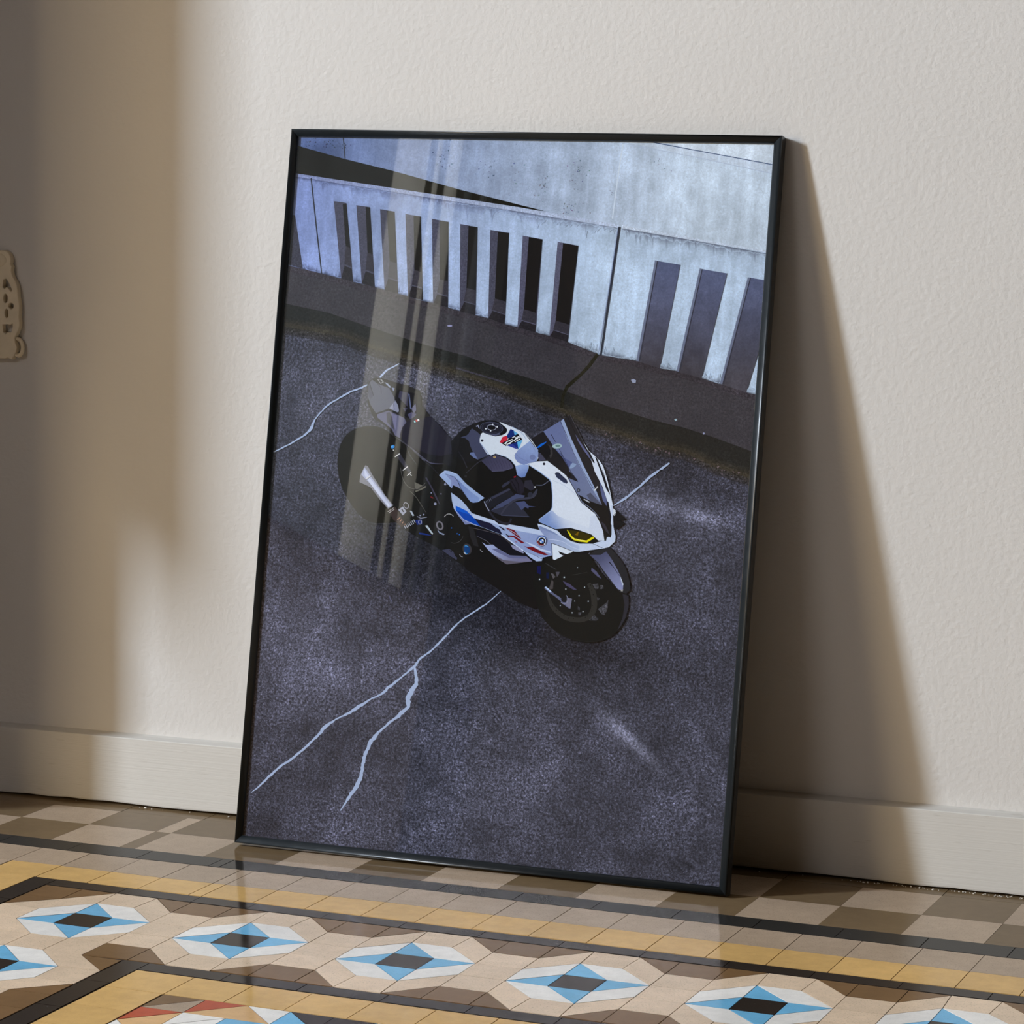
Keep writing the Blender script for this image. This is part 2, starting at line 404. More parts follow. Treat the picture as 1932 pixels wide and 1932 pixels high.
PRINT_EXPOSURE = 0.95
BLOBS = [[325.2, 355.5, 141.3, 49.1, -25, -1.0], [436.5, 370.3, 102.4, 41.7, -20, -0.7], [212.7, 419.1, 84.0, 42.6, -30, -0.6], [478.9, 303.5, 94.4, 31.1, -10, -0.8], [158.5, 509.1, 69.5, 92.9, 0, -0.15], [71.5, 605.9, 70.6, 43.4, 20, 0.35], [66.2, 301.4, 78.3, 43.0, 0, 0.3], [134.5, 241.8, 123.2, 56.9, -20, 0.3], [73.7, 215.4, 70.4, 42.9, 0, 0.2], [296.6, 701.8, 112.8, 28.4, -16, -0.5], [77.2, 722.5, 62.8, 18.1, -12, -0.6], [588.0, 491.2, 78.5, 20.6, -12, 0.45], [551.1, 499.4, 28.9, 9.7, -10, 0.7], [624.6, 483.0, 32.0, 8.2, -10, 0.8], [571.8, 421.1, 92.9, 48.1, 0, 0.22], [546.4, 191.2, 43.2, 9.6, -38, 0.85], [573.2, 172.8, 43.0, 6.8, -38, 0.6], [530.8, 203.7, 36.1, 15.1, -38, 0.4], [421.0, 103.7, 145.8, 76.0, 0, 0.2], [240.8, 86.9, 90.8, 56.2, 0, 0.12], [625.0, 293.9, 84.9, 54.5, 0, -0.15], [297.4, 233.3, 119.7, 35.1, 0, -0.12], [674.6, 113.6, 56.1, 81.0, 0, 0.22], [457.7, 567.6, 109.4, 41.8, -20, -0.35], [568.2, 559.4, 86.0, 27.6, -18, -0.45], [657.8, 515.9, 42.4, 20.5, -15, -0.3], [21.8, 81.1, 39.5, 43.0, 0, -0.15], [19.0, 23.0, 47.4, 28.6, 0, -0.35], [337.9, 660.7, 148.7, 21.2, -16, -0.3], [242.6, 613.8, 45.8, 28.5, 0, 0.3], [176.7, 661.2, 61.7, 21.5, 10, 0.15], [12.1, 647.0, 23.9, 43.6, 0, 0.25], [669.4, 365.8, 42.3, 135.8, 0, 0.05], [110.2, 340.6, 46.8, 8.6, 5, 0.4], [-13.2, 477.8, 39.9, 43.5, 0, -0.1], [153.8, 472.9, 46.5, 28.6, 0, -0.2], [408.5, 256.3, 59.0, 20.9, 0, 0.15]]
WBLOBS = [[49.5, 951.6, 31.7, 16.1, 0, -0.55], [370.3, 910.4, 10.5, 35.5, -8, -0.18], [425.2, 925.6, 8.9, 31.8, 0, -0.22], [490.3, 898.7, 16.1, 35.1, 0, -0.2], [539.3, 927.7, 43.5, 48.9, 0, 0.06], [652.3, 867.5, 42.6, 41.4, 0, -0.12], [402.6, 882.7, 29.8, 10.6, -8, -0.15], [245.8, 943.9, 23.0, 57.4, 0, -0.08], [597.1, 838.3, 57.3, 8.3, -10, -0.1]]
# printed artwork in millimetres on the sheet: each row: 0 patch / 1 stroke, grain, ink red green blue, ... outline
ART = [
[0,1,68,69,83,0,7,-99.2,990.1,706.2,999.8,782.5,-10.8,-2.6,-94.7],
[0,2,92,110,160,1,200,214,232,42.5,940.5,595.7,949.7,8,-5,980.2,700.5,981.1,696.6,827.2,490.1,855.1,327.8,876,-3.6,917.7],
[0,2,208,219,234,0,0,512.5,975.3,580.2,961.2,687.7,943.9,697.3,942.6,694.4,981.6],
[0,2,198,210,228,0,0,481.1,971.1,512.7,971.9,580.2,961.2,689.6,943.6,690.5,932.3,580.9,952.8],
[1,0,66,86,124,512.6,971.7,512.8,972.9,550.5,965.5,550.6,966.6,580.2,960.7,580.3,961.8,639,951.3,639.2,952.4,691.5,942.7,691.6,943.8],
[1,0,205,216,232,480.5,968.9,482.1,968.7,477.9,938.9,479.5,938.7,475.7,904.7,477.3,904.6,473.6,868.7,475.2,868.5],
[1,0,176,190,215,480.3,968.4,480.4,969.2,580.9,951.9,581,952.6,690.5,931.3,690.6,932.1],
[1,0,50,54,62,76.1,973.5,77.7,973.7,82,941.5,83.6,941.6],
[0,0,25,24,20,0,0,4.8,959.6,12.3,957.9,82.8,941.2,153.3,926.7,255.6,902.5,342.3,884,379.6,876.2,342.7,879,256.7,889.6,175.8,899.6,8.3,920.1],
[0,2,101,107,139,0,0,371.5,906.7,372.2,907.5,372.9,906.9,372.6,906],
[0,2,104,127,133,0,0,377.6,922.4,378.5,923.5,379.5,922.6,379,921.6],
[0,2,131,139,159,0,0,372.5,907.2,373.1,907.9,373.7,907.4,373.4,906.7],
[0,2,119,135,162,0,0,371.4,919.3,372,920,372.7,919.4,372.4,918.7],
[0,2,121,126,128,0,0,372,915.5,372.8,916.4,373.7,915.6,373.3,914.7],
[0,2,129,127,134,0,0,368.5,911.2,369.4,912.4,370.6,911.4,370.1,910.2],
[0,2,128,126,140,0,0,375.4,920.3,376.3,921.5,377.4,920.5,376.9,919.4],
[0,2,107,139,122,0,0,366.1,919.1,366.7,919.8,367.2,919.2,367,918.6],
[0,2,116,124,137,0,0,378.1,907.5,378.6,908.3,379.3,907.7,379,907],
[0,2,103,131,133,0,0,374.2,912.2,374.8,913.1,375.6,912.4,375.2,911.6],
[0,2,117,143,125,0,0,367.1,896.9,367.7,897.6,368.4,897,368,896.3],
[0,2,119,114,136,0,0,374.2,909,375.1,910.1,376.1,909.2,375.7,908.1],
[0,2,122,142,167,0,0,374.5,900.6,374.9,901.1,375.4,900.7,375.2,900.2],
[0,2,106,145,158,0,0,367.6,941.2,368,941.8,368.5,941.3,368.2,940.8],
[0,2,127,116,129,0,0,361.8,897.1,362.6,898.1,363.5,897.3,363.1,896.3],
[0,2,133,118,120,0,0,368.5,909.9,369.2,910.7,369.9,910,369.6,909.2],
[0,2,109,116,124,0,0,373.7,910.1,374.6,911.3,375.6,910.4,375.2,909.3],
[0,2,97,106,128,0,0,376.1,913.5,376.7,914.2,377.3,913.7,377,913],
[0,2,114,115,169,0,0,369.4,917.9,369.8,918.5,370.3,918,370.1,917.5],
[0,2,111,146,143,0,0,375.9,902.3,376.7,903.4,377.8,902.5,377.3,901.4],
[0,2,111,115,164,0,0,372.4,900.2,372.8,900.7,373.3,900.3,373.1,899.8],
[0,2,105,114,130,0,0,373.1,924,373.5,924.5,374,924.1,373.7,923.5],
[0,2,97,144,148,0,0,374.1,888.9,374.6,889.5,375.2,889,374.9,888.4],
[0,2,121,138,156,0,0,375.6,912.9,376.5,914,377.6,913.1,377.1,911.9],
[0,2,129,143,165,0,0,368.8,911.8,369.4,912.5,370,912,369.7,911.3],
[0,2,120,139,146,0,0,368,897.5,368.9,898.6,370,897.7,369.5,896.6],
[0,2,131,145,123,0,0,413.5,939.4,414.1,940.1,414.7,939.6,414.4,938.9],
[0,2,97,142,126,0,0,436.2,931.5,437,932.5,437.9,931.7,437.5,930.7],
[0,2,101,131,148,0,0,429.7,929.6,430.2,930.1,430.7,929.7,430.4,929.1],
[0,2,95,143,120,0,0,418,950.3,418.5,951,419.1,950.5,418.9,949.8],
[0,2,126,142,147,0,0,421.9,930,422.8,931.2,423.9,930.3,423.4,929.1],
[0,2,108,142,158,0,0,422.8,931.3,423.6,932.3,424.5,931.5,424.1,930.5],
[0,2,96,129,144,0,0,412.6,923.9,413,924.5,413.5,924,413.3,923.5],
[0,2,109,137,145,0,0,425.4,937.2,425.9,937.9,426.5,937.4,426.2,936.7],
[0,2,98,127,138,0,0,432.5,925.3,433.4,926.4,434.5,925.5,434,924.4],
[0,2,114,145,124,0,0,420.9,935.2,421.4,935.9,422,935.3,421.7,934.6],
[0,2,115,122,162,0,0,427.5,916.9,428.4,918.1,429.5,917.1,429,915.9],
[0,2,103,117,161,0,0,419.9,930.2,420.8,931.4,421.9,930.4,421.4,929.3],
[0,2,129,111,127,0,0,410.5,917.4,411,918,411.6,917.5,411.3,916.9],
[0,2,130,134,120,0,0,414.1,925.9,414.8,926.8,415.6,926.1,415.2,925.2],
[0,2,123,125,123,0,0,417.9,914.1,418.6,915,419.4,914.3,419,913.4],
[0,2,125,146,151,0,0,422.2,906.1,422.8,906.9,423.5,906.2,423.2,905.5],
[0,2,131,124,165,0,0,415.1,939.1,415.7,939.9,416.4,939.3,416.1,938.5],
[0,2,119,123,127,0,0,416.9,906.5,417.8,907.6,418.8,906.7,418.3,905.6],
[0,2,100,107,127,0,0,420,936.2,420.8,937.2,421.7,936.4,421.3,935.4],
[0,2,109,129,137,0,0,420.8,932.5,421.8,933.7,422.9,932.7,422.3,931.5],
[0,2,132,112,152,0,0,417.8,929.5,418.4,930.3,419.1,929.7,418.8,928.9],
[0,2,96,145,161,0,0,418.4,918.5,418.8,919,419.3,918.6,419.1,918],
[0,2,101,129,144,0,0,422.1,944.4,423.1,945.7,424.2,944.7,423.7,943.5],
[0,2,133,109,152,0,0,405,937.2,405.9,938.2,406.9,937.4,406.4,936.3],
[0,2,128,117,165,0,0,413.8,941.7,414.6,942.7,415.5,941.9,415.1,940.9],
[0,2,122,117,131,0,0,413,918.3,413.9,919.5,415.1,918.6,414.5,917.4],
[0,2,130,121,139,0,0,404,873.8,405,875,406.2,874,405.6,872.8],
[0,2,95,112,146,0,0,415.5,884.4,416.2,885.3,416.9,884.6,416.6,883.8],
[0,2,132,131,127,0,0,405.4,887.1,406,887.9,406.8,887.3,406.4,886.5],
[0,2,131,130,135,0,0,441.6,875.3,442.6,876.6,443.8,875.6,443.2,874.3],
[0,2,131,142,158,0,0,419.9,878.5,420.5,879.1,421.1,878.6,420.8,877.9],
[0,2,132,111,159,0,0,417.4,877.5,418,878.2,418.7,877.6,418.4,876.9],
[0,2,105,126,127,0,0,404.5,886.3,405.5,887.5,406.6,886.5,406.1,885.3],
[0,2,100,106,169,0,0,414.4,879.8,415,880.5,415.7,879.9,415.4,879.2],
[0,2,124,132,167,0,0,406.2,869.6,407.1,870.7,408,869.9,407.6,868.8],
[0,2,122,135,147,0,0,425.2,886.5,425.9,887.5,426.8,886.7,426.4,885.8],
[0,2,114,107,128,0,0,404.4,880.3,405.4,881.5,406.4,880.6,405.9,879.4],
[0,2,122,141,136,0,0,418.1,883.5,418.8,884.3,419.5,883.6,419.2,882.8],
[0,2,129,105,167,0,0,402.7,876.7,403.1,877.2,403.6,876.8,403.3,876.2],
[0,2,127,114,147,0,0,415.8,878,416.7,879.2,417.7,878.3,417.2,877.1],
[0,2,127,147,154,0,0,392.9,878.8,393.4,879.5,394,879,393.7,878.3],
[0,2,128,140,149,0,0,436.4,886.9,437,887.7,437.8,887,437.4,886.2],
[0,2,107,132,164,0,0,425,876.2,425.9,877.4,427,876.5,426.5,875.3],
[0,2,105,141,152,0,0,408.9,881.2,409.6,882.2,410.6,881.4,410.1,880.5],
[0,2,108,140,164,0,0,403.4,869.8,404.1,870.8,405.1,870,404.6,869],
[0,2,122,130,146,0,0,430.7,887.6,431.5,888.6,432.5,887.8,432,886.8],
[0,2,123,125,147,0,0,423.2,881.1,423.7,881.7,424.2,881.2,424,880.6],
[0,2,98,137,164,0,0,404.2,882.6,404.7,883.2,405.3,882.7,405.1,882],
[0,2,127,126,120,0,0,409.2,882.9,410.2,884.1,411.4,883.1,410.8,881.9],
[0,2,96,135,121,0,0,420.6,886.7,421.3,887.7,422.3,886.9,421.8,886],
[0,2,130,136,160,0,0,405.1,879.9,405.7,880.7,406.5,880.1,406.1,879.3],
[0,2,96,122,168,0,0,408.5,875.4,409.2,876.4,410.1,875.6,409.7,874.6],
[0,2,122,138,154,0,0,411.6,890.9,412.2,891.6,412.9,891,412.6,890.3],
[0,2,130,144,133,0,0,405.2,879.1,405.6,879.6,406.1,879.2,405.9,878.6],
[0,2,128,118,150,0,0,411.6,885.8,412.4,886.8,413.4,886,412.9,885],
[0,2,105,116,165,0,0,412,874.2,412.4,874.7,412.9,874.3,412.7,873.8],
[0,2,134,111,124,0,0,344.2,912.3,344.6,912.9,345.2,912.4,344.9,911.9],
[0,2,130,125,125,0,0,341.1,897.3,341.9,898.3,342.9,897.5,342.4,896.5],
[0,2,101,114,161,0,0,331.6,916.8,332.6,918,333.8,917,333.2,915.7],
[0,2,117,132,164,0,0,350.5,905,351.1,905.7,351.8,905.1,351.5,904.4],
[0,2,123,105,157,0,0,347.6,917.7,348.1,918.3,348.8,917.8,348.5,917.2],
[0,2,108,118,168,0,0,337.8,921.5,338.2,922,338.7,921.6,338.5,921.1],
[0,2,102,113,167,0,0,328.7,939.2,329.8,940.5,330.9,939.5,330.4,938.2],
[0,2,97,143,154,0,0,343.6,937.5,344.6,938.7,345.8,937.7,345.3,936.4],
[0,2,103,110,143,0,0,326.7,955.2,327.1,955.8,327.7,955.3,327.4,954.7],
[0,2,124,140,157,0,0,326.4,935.7,327.1,936.5,327.8,935.8,327.4,935],
[0,2,104,129,129,0,0,338.9,928.6,339.4,929.3,340.1,928.8,339.8,928.1],
[0,2,123,144,129,0,0,329.7,940,330.4,940.9,331.1,940.2,330.8,939.4],
[0,2,96,112,160,0,0,326.8,896.3,327.3,897,328,896.5,327.7,895.8],
[0,2,96,117,155,0,0,330.1,965.2,330.8,966.1,331.6,965.3,331.2,964.5],
[0,2,113,119,142,0,0,332.4,925.5,333.1,926.3,333.8,925.6,333.4,924.8],
[0,2,124,122,125,0,0,335.9,927.8,336.8,929,337.8,928,337.4,926.9],
[0,2,114,146,146,0,0,333.6,912.4,334.5,913.6,335.7,912.6,335.1,911.4],
[0,2,118,135,121,0,0,340.1,912.1,340.9,913.1,341.8,912.3,341.4,911.3],
[0,2,62,78,107,0,0,217.5,935.2,218,935.8,218.6,935.4,218.3,934.8],
[0,2,66,83,123,0,0,222.5,939.6,223.2,940.6,224.2,939.8,223.7,938.8],
[0,2,68,82,117,0,0,210.4,952.2,211.4,953.4,212.6,952.4,212,951.2],
[0,2,66,87,101,0,0,220.9,947,221.8,948.2,222.9,947.2,222.4,946.1],
[0,2,65,94,120,0,0,232.8,955.1,233.8,956.4,234.9,955.4,234.4,954.1],
[0,2,63,101,127,0,0,239.4,936.9,240.3,938,241.4,937.1,240.8,936],
[0,2,63,87,130,0,0,220.3,953.2,220.8,953.9,221.5,953.4,221.2,952.7],
[0,2,79,101,131,0,0,230.6,930.5,231.2,931.2,231.8,930.7,231.5,930],
[0,2,75,98,130,0,0,227.2,931.5,227.6,932,228.1,931.6,227.9,931.1],
[0,2,72,100,107,0,0,234.5,938.3,235,938.9,235.5,938.4,235.2,937.9],
[0,2,66,100,133,0,0,234.4,969.3,235.3,970.4,236.3,969.5,235.9,968.4],
[0,2,69,88,113,0,0,228.7,944,229.1,944.5,229.6,944.1,229.4,943.6],
[0,2,77,88,118,0,0,236,934.4,236.8,935.4,237.8,934.6,237.3,933.6],
[0,2,65,76,126,0,0,226.3,948.1,226.9,948.9,227.7,948.2,227.3,947.4],
[0,2,76,76,121,0,0,225.7,933.9,226.3,934.6,227,934,226.7,933.3],
[0,2,81,89,113,0,0,243.6,931.1,244.1,931.7,244.7,931.2,244.4,930.6],
[0,2,75,89,106,0,0,226.1,933,227,934,228,933.2,227.5,932.1],
[0,2,78,89,119,0,0,224.2,949.2,224.9,950,225.7,949.4,225.3,948.5],
[0,2,79,94,134,0,0,222.9,947.3,223.9,948.5,225.1,947.5,224.5,946.3],
[0,2,69,81,109,0,0,222.2,940.5,222.8,941.2,223.5,940.7,223.2,940],
[0,2,71,92,109,0,0,230.7,930.3,231.2,931,231.9,930.4,231.6,929.7],
[0,2,82,78,100,0,0,233.9,960.7,234.5,961.4,235.2,960.8,234.8,960.1],
[0,2,83,73,122,0,0,229.5,944.1,229.9,944.6,230.3,944.2,230.1,943.7],
[0,2,86,84,106,0,0,223,946.9,223.5,947.5,224.2,947,223.9,946.3],
[0,2,63,96,100,0,0,218.2,936.6,218.8,937.3,219.5,936.7,219.2,936],
[0,2,72,95,118,0,0,227.8,943.5,228.8,944.8,229.9,943.8,229.4,942.5],
[0,2,79,72,110,0,0,294.4,927.7,295,928.4,295.7,927.8,295.4,927.1],
[0,2,85,85,125,0,0,288.1,937,288.8,937.9,289.6,937.2,289.2,936.3],
[0,2,67,73,107,0,0,286.6,924.2,287.2,925,288,924.3,287.6,923.6],
[0,2,80,99,109,0,0,293.9,920.1,294.8,921.1,295.7,920.3,295.3,919.2],
[0,2,84,76,133,0,0,280.7,941.2,281.4,942,282.1,941.4,281.8,940.6],
[0,2,79,85,124,0,0,300.4,942.1,301.2,943.2,302.3,942.3,301.8,941.2],
[0,2,85,81,109,0,0,294,933.9,294.7,934.8,295.6,934.1,295.2,933.1],
[0,2,78,80,103,0,0,301.7,922.9,302.5,923.9,303.4,923.1,303,922.2],
[0,2,72,85,130,0,0,275.6,923.9,276.2,924.7,276.9,924.1,276.6,923.3],
[0,2,79,95,115,0,0,299.1,915.1,299.4,915.6,299.9,915.2,299.7,914.7],
[0,2,70,80,124,0,0,287.9,933,288.4,933.6,289,933.1,288.7,932.5],
[0,2,81,96,135,0,0,279,930.9,280,932.1,281.1,931.2,280.6,930],
[0,2,74,95,127,0,0,297.8,932.4,298.4,933.1,299.1,932.5,298.8,931.8],
[0,2,68,91,103,0,0,296.4,934.4,297.2,935.4,298.1,934.6,297.7,933.6],
[0,2,85,99,108,0,0,286.1,930.4,286.4,930.9,286.9,930.5,286.7,930],
[0,2,65,97,129,0,0,300.2,922.4,301.1,923.5,302.1,922.6,301.6,921.5],
[0,2,49,67,98,0,0,53.7,961.1,54.2,961.7,54.7,961.2,54.5,960.7],
[0,2,49,71,81,0,0,58.3,961.8,59.2,962.9,60.3,962,59.8,960.9],
[0,2,53,57,91,0,0,81.2,960.3,82,961.4,83.1,960.5,82.6,959.5],
[0,2,62,79,86,0,0,52.8,956.7,53.6,957.6,54.5,956.9,54,955.9],
[0,2,50,77,86,0,0,61.4,961.3,61.9,962,62.6,961.4,62.3,960.7],
[0,2,52,63,91,0,0,57.4,966.3,58,967.1,58.8,966.4,58.4,965.6],
[0,2,61,78,102,0,0,62,959.4,62.9,960.5,64,959.6,63.5,958.4],
[0,2,57,76,104,0,0,61.6,965.9,62.4,966.9,63.4,966.1,63,965],
[0,2,57,77,92,0,0,77.2,959.3,77.7,959.9,78.3,959.4,78,958.8],
[0,2,53,72,84,0,0,79.7,962.7,80.5,963.7,81.4,962.9,80.9,962],
[0,2,66,64,105,0,0,88.4,960.4,89.2,961.3,90.1,960.5,89.7,959.6],
[0,2,67,80,97,0,0,72.2,962,73.1,963.1,74.1,962.2,73.7,961.1],
[0,2,60,61,103,0,0,48.5,957.4,49.3,958.4,50.2,957.6,49.8,956.6],
[0,2,50,68,78,0,0,60.6,960.4,61.2,961.1,61.9,960.5,61.6,959.8],
[0,2,64,61,101,0,0,51.6,960.4,52.5,961.6,53.6,960.6,53.1,959.5],
[0,2,48,66,94,0,0,53.6,961.2,54.6,962.4,55.8,961.5,55.2,960.3],
[0,2,55,74,81,0,0,80.4,957.3,81.3,958.5,82.4,957.5,81.9,956.4],
[0,2,63,65,77,0,0,119.7,962.2,120.2,962.8,120.8,962.3,120.5,961.7],
[0,2,59,60,81,0,0,76.5,955.5,77.2,956.3,78,955.6,77.6,954.8],
[0,2,57,65,104,0,0,51.9,957.2,52.8,958.3,53.9,957.4,53.4,956.2],
[0,2,58,63,79,0,0,54.9,964.9,55.8,966,56.9,965.1,56.4,964],
[0,2,67,69,91,0,0,48.8,964.3,49.8,965.5,50.9,964.5,50.4,963.3],
[0,2,59,71,95,0,0,76.5,960.6,77.1,961.4,77.9,960.8,77.5,960],
[0,2,56,61,86,0,0,81.7,957.3,82.2,957.9,82.8,957.4,82.5,956.8],
[0,2,58,73,85,0,0,53.7,962.2,54.2,962.9,54.9,962.4,54.6,961.8],
[0,2,49,73,77,0,0,65.2,956.9,66,957.9,67,957,66.6,956],
[0,2,49,69,84,0,0,35,963.4,35.9,964.5,37,963.6,36.5,962.4],
[0,2,49,74,89,0,0,33,968.7,33.5,969.3,34.1,968.8,33.8,968.2],
[0,2,60,66,80,0,0,25.3,958.7,25.9,959.5,26.7,958.9,26.3,958.1],
[0,2,63,79,89,0,0,4,958.9,4.9,960,6,959.1,5.5,958],
[0,2,63,60,95,0,0,21.1,955.8,21.6,956.4,22.2,955.9,21.9,955.3],
[0,2,62,77,77,0,0,15.5,962,15.9,962.5,16.5,962.1,16.2,961.5],
[0,2,68,57,88,0,0,27.4,964.6,28.3,965.7,29.3,964.8,28.8,963.7],
[0,2,49,60,88,0,0,4.8,961.1,5.8,962.3,7,961.4,6.5,960.1],
[0,2,67,76,103,0,0,35.5,968.6,36.3,969.5,37.2,968.8,36.8,967.8],
[0,2,62,79,81,0,0,25.8,963.9,26.6,965,27.7,964.1,27.2,963],
[0,2,56,58,95,0,0,39.2,961.1,39.8,961.9,40.5,961.3,40.2,960.6],
[0,2,60,59,102,0,0,24.8,960,25.3,960.6,25.9,960.1,25.6,959.5],
[0,2,56,75,92,0,0,28.6,952.7,29.1,953.3,29.6,952.8,29.4,952.2],
[0,2,65,69,84,0,0,13.5,958.5,14,959.1,14.6,958.6,14.4,958],
[0,2,57,69,96,0,0,26.6,958.8,27.5,959.8,28.4,959,28,958],
[0,2,61,73,104,0,0,39.5,966.7,40,967.4,40.8,966.8,40.4,966.1],
[0,2,55,65,95,0,0,22.5,958.1,23.4,959.1,24.4,958.3,23.9,957.2],
[0,2,53,71,94,0,0,19.1,955.6,19.7,956.4,20.4,955.8,20.1,955],
[0,2,57,72,91,0,0,52.5,962.5,53.1,963.3,53.9,962.6,53.5,961.8],
[0,2,66,76,99,0,0,22.5,963.6,23.5,964.8,24.6,963.9,24.1,962.7],
[0,2,52,59,91,0,0,35.7,963.7,36.6,964.9,37.8,963.9,37.3,962.7],
[0,2,51,66,87,0,0,34.8,958.9,35.6,959.9,36.5,959.1,36.1,958.1],
[0,2,113,111,137,0,0,470.3,903.1,471,904,471.8,903.2,471.4,902.4],
[0,2,117,124,141,0,0,469.4,900.4,470.1,901.3,471,900.6,470.6,899.6],
[0,2,121,121,162,0,0,469,904.9,469.5,905.5,470,905,469.8,904.4],
[0,2,120,139,152,0,0,471.2,899.8,471.8,900.5,472.4,899.9,472.1,899.2],
[0,2,134,123,151,0,0,467.6,905.7,468.1,906.4,468.7,905.9,468.4,905.2],
[0,2,116,114,159,0,0,470.4,902.1,470.9,902.7,471.4,902.2,471.2,901.6],
[0,2,122,143,160,0,0,540.4,936.1,541.3,937.3,542.4,936.3,541.9,935.1],
[0,2,107,123,156,0,0,525.8,944.8,526.5,945.7,527.4,945,527,944.1],
[0,2,98,136,160,0,0,520.2,947.5,520.7,948.1,521.3,947.6,521,947],
[0,2,134,107,148,0,0,532.3,941.7,532.8,942.3,533.3,941.8,533.1,941.2],
[0,2,108,131,143,0,0,531.2,946.2,532,947.2,532.9,946.4,532.5,945.4],
[0,2,133,129,167,0,0,550.2,933.1,550.9,934,551.7,933.3,551.3,932.4],
[0,2,134,132,159,0,0,518.1,945,518.5,945.6,518.9,945.1,518.7,944.6],
[0,2,120,106,146,0,0,532.3,948.5,533.1,949.6,534.1,948.7,533.6,947.7],
[0,3,126,136,180,1,186,198,222,12.4,918,478.4,863.3,12,-3.8,920.6,10.3,920.2,342.6,880.6,484.5,860.6,483.4,855.6,343.1,874.6,10.2,915.8,-5.1,916.9],
[0,3,196,207,226,0,0,487.4,860.7,497.1,858.8,692,831.2,692.4,826.4,582.2,843.5,487.8,856.5],
[0,2,128,144,196,1,182,200,224,16.9,866.7,456.7,764.1,8,9.1,792.2,32.2,788.2,61.6,782.4,90.8,776.7,109.5,772.6,142.6,766.2,157.1,762.9,189.9,755.6,214.5,749.9,228.7,747.6,253.1,741.9,269.3,737.8,293.4,733.1,309.4,730,335.5,722.7,355.8,718.8,378.6,713.7,398.1,709.7,425.8,702.2,471.9,687,521.8,681.5,554.9,673.1,578.5,670.3,613.1,662.5,636.8,656.4,675,646.6,697.2,642.5,699.4,828,582.2,843.5,484.8,856.4,343.1,874.6,10.2,915.8,-11.6,917.5],
[2,2,92,100,141,128,144,196,-3.5,917,-2.9,909.9,-1.2,916.8,0.2,900.9,1.1,916.6,1.8,907.9,3.4,916.4,4.2,907.2,5.7,916.2,6.4,907.1,7.9,916,8.7,906.8,10.2,915.8,11.1,906,12.3,915.5,13.1,907.4,14.5,915.2,15.1,908.3,16.6,915,17,909.8],
[2,2,92,100,141,128,144,196,16.6,915,17,909.8,18.7,914.7,19,911,20.8,914.4,21.1,910.8,22.9,914.2,23.4,908.7,25,913.9,25.4,910.3,27.1,913.7,27.5,910,29.2,913.4,29.6,909.7,31.4,913.1,31.8,908.2,33.5,912.9,33.8,909.2,35.6,912.6,35.9,909],
[2,2,93,102,141,130,146,197,35.6,912.6,35.9,909,37.7,912.4,38,908.7,39.8,912.1,40.1,908,41.9,911.8,42.5,905.4,44,911.6,44.4,907,46.1,911.3,46.4,907.7,48.2,911,48.7,905.2,50.3,910.8,51,902.5,52.4,910.5,54.2,890.2,54.5,910.3,55.5,899.1],
[2,2,95,103,142,132,148,198,54.5,910.3,55.5,899.1,56.6,910,57.4,900.6,58.7,909.8,59.5,901.1,60.8,909.5,61.3,904.3,62.9,909.2,63.5,903,65,909,65.5,902.9,67.1,908.7,67.5,904.2,69.2,908.5,69.5,904.8,71.3,908.2,71.6,904.5,73.4,907.9,73.7,904.3],
[2,2,96,105,143,134,150,199,73.4,907.9,73.7,904.3,75.5,907.7,75.8,904,77.6,907.4,77.9,903.8,79.7,907.2,80,903.5,81.8,906.9,82.1,903.3,83.8,906.6,84.2,902,85.9,906.4,86.3,901.5,88,906.1,88.3,902.4,90.1,905.9,90.4,902.2,92.2,905.6,92.7,900.3],
[2,2,97,107,144,136,153,200,92.2,905.6,92.7,900.3,94.3,905.4,94.9,898,96.4,905.1,98,886,98.5,904.8,99.4,894.2,100.5,904.6,101.2,896.6,102.6,904.3,103.5,894.1,104.7,904.1,105.8,891.7,106.8,903.8,107.8,891.5,108.9,903.5,109.7,893.5,110.9,903.3,111.8,892.6],
[2,2,99,108,144,138,155,201,110.9,903.3,111.8,892.6,113,903,114.1,890.7,115.1,902.8,116.2,890.4,117.2,902.5,118.2,891,119.2,902.3,120.3,889.9,121.3,902,122.1,892.6,123.4,901.8,124,894.5,125.5,901.5,126,895,127.5,901.2,127.9,897.2,129.6,901,129.9,897.4],
[2,2,101,109,145,141,157,202,129.6,901,129.9,897.4,131.7,900.7,132.2,895.2,133.8,900.5,134.3,894.1,135.8,900.2,136.2,896.6,137.9,900,138.3,895.3,140,899.7,140.7,891.3,142,899.4,143.1,887.4,144.1,899.2,145.2,886.9,146.2,898.9,147.2,887.1,148.2,898.7,149.2,887.4],
[2,2,102,111,146,143,159,203,148.2,898.7,149.2,887.4,150.3,898.4,151.3,886.1,152.4,898.2,153.4,885.9,154.4,897.9,155.5,885.6,156.5,897.7,157.5,885.4,158.6,897.4,159.5,886.5,160.6,897.1,161.6,885.4,162.7,896.9,163.6,886.2,164.7,896.6,165.5,888.2,166.8,896.4,167.2,891.3],
[2,2,104,113,147,145,162,205,166.8,896.4,167.2,891.3,168.9,896.1,169.5,888.5,170.9,895.9,171.4,890,173,895.6,173.5,888.9,175,895.4,175.4,891.1,177.1,895.1,177.6,889,179.1,894.9,179.4,891.2,181.2,894.6,181.5,891,183.2,894.4,183.6,890.7,185.3,894.1,185.6,890.5],
[2,2,105,114,148,147,164,206,185.3,894.1,185.6,890.5,187.3,893.8,187.7,890.2,189.4,893.6,189.8,888.5,191.4,893.3,191.9,888.5,193.5,893.1,194,887.6,195.6,892.8,195.8,889.2,197.6,892.6,198.2,885.1,199.6,892.3,200.4,883.8,201.7,892.1,202.1,887.4,203.7,891.8,204.3,884.8],
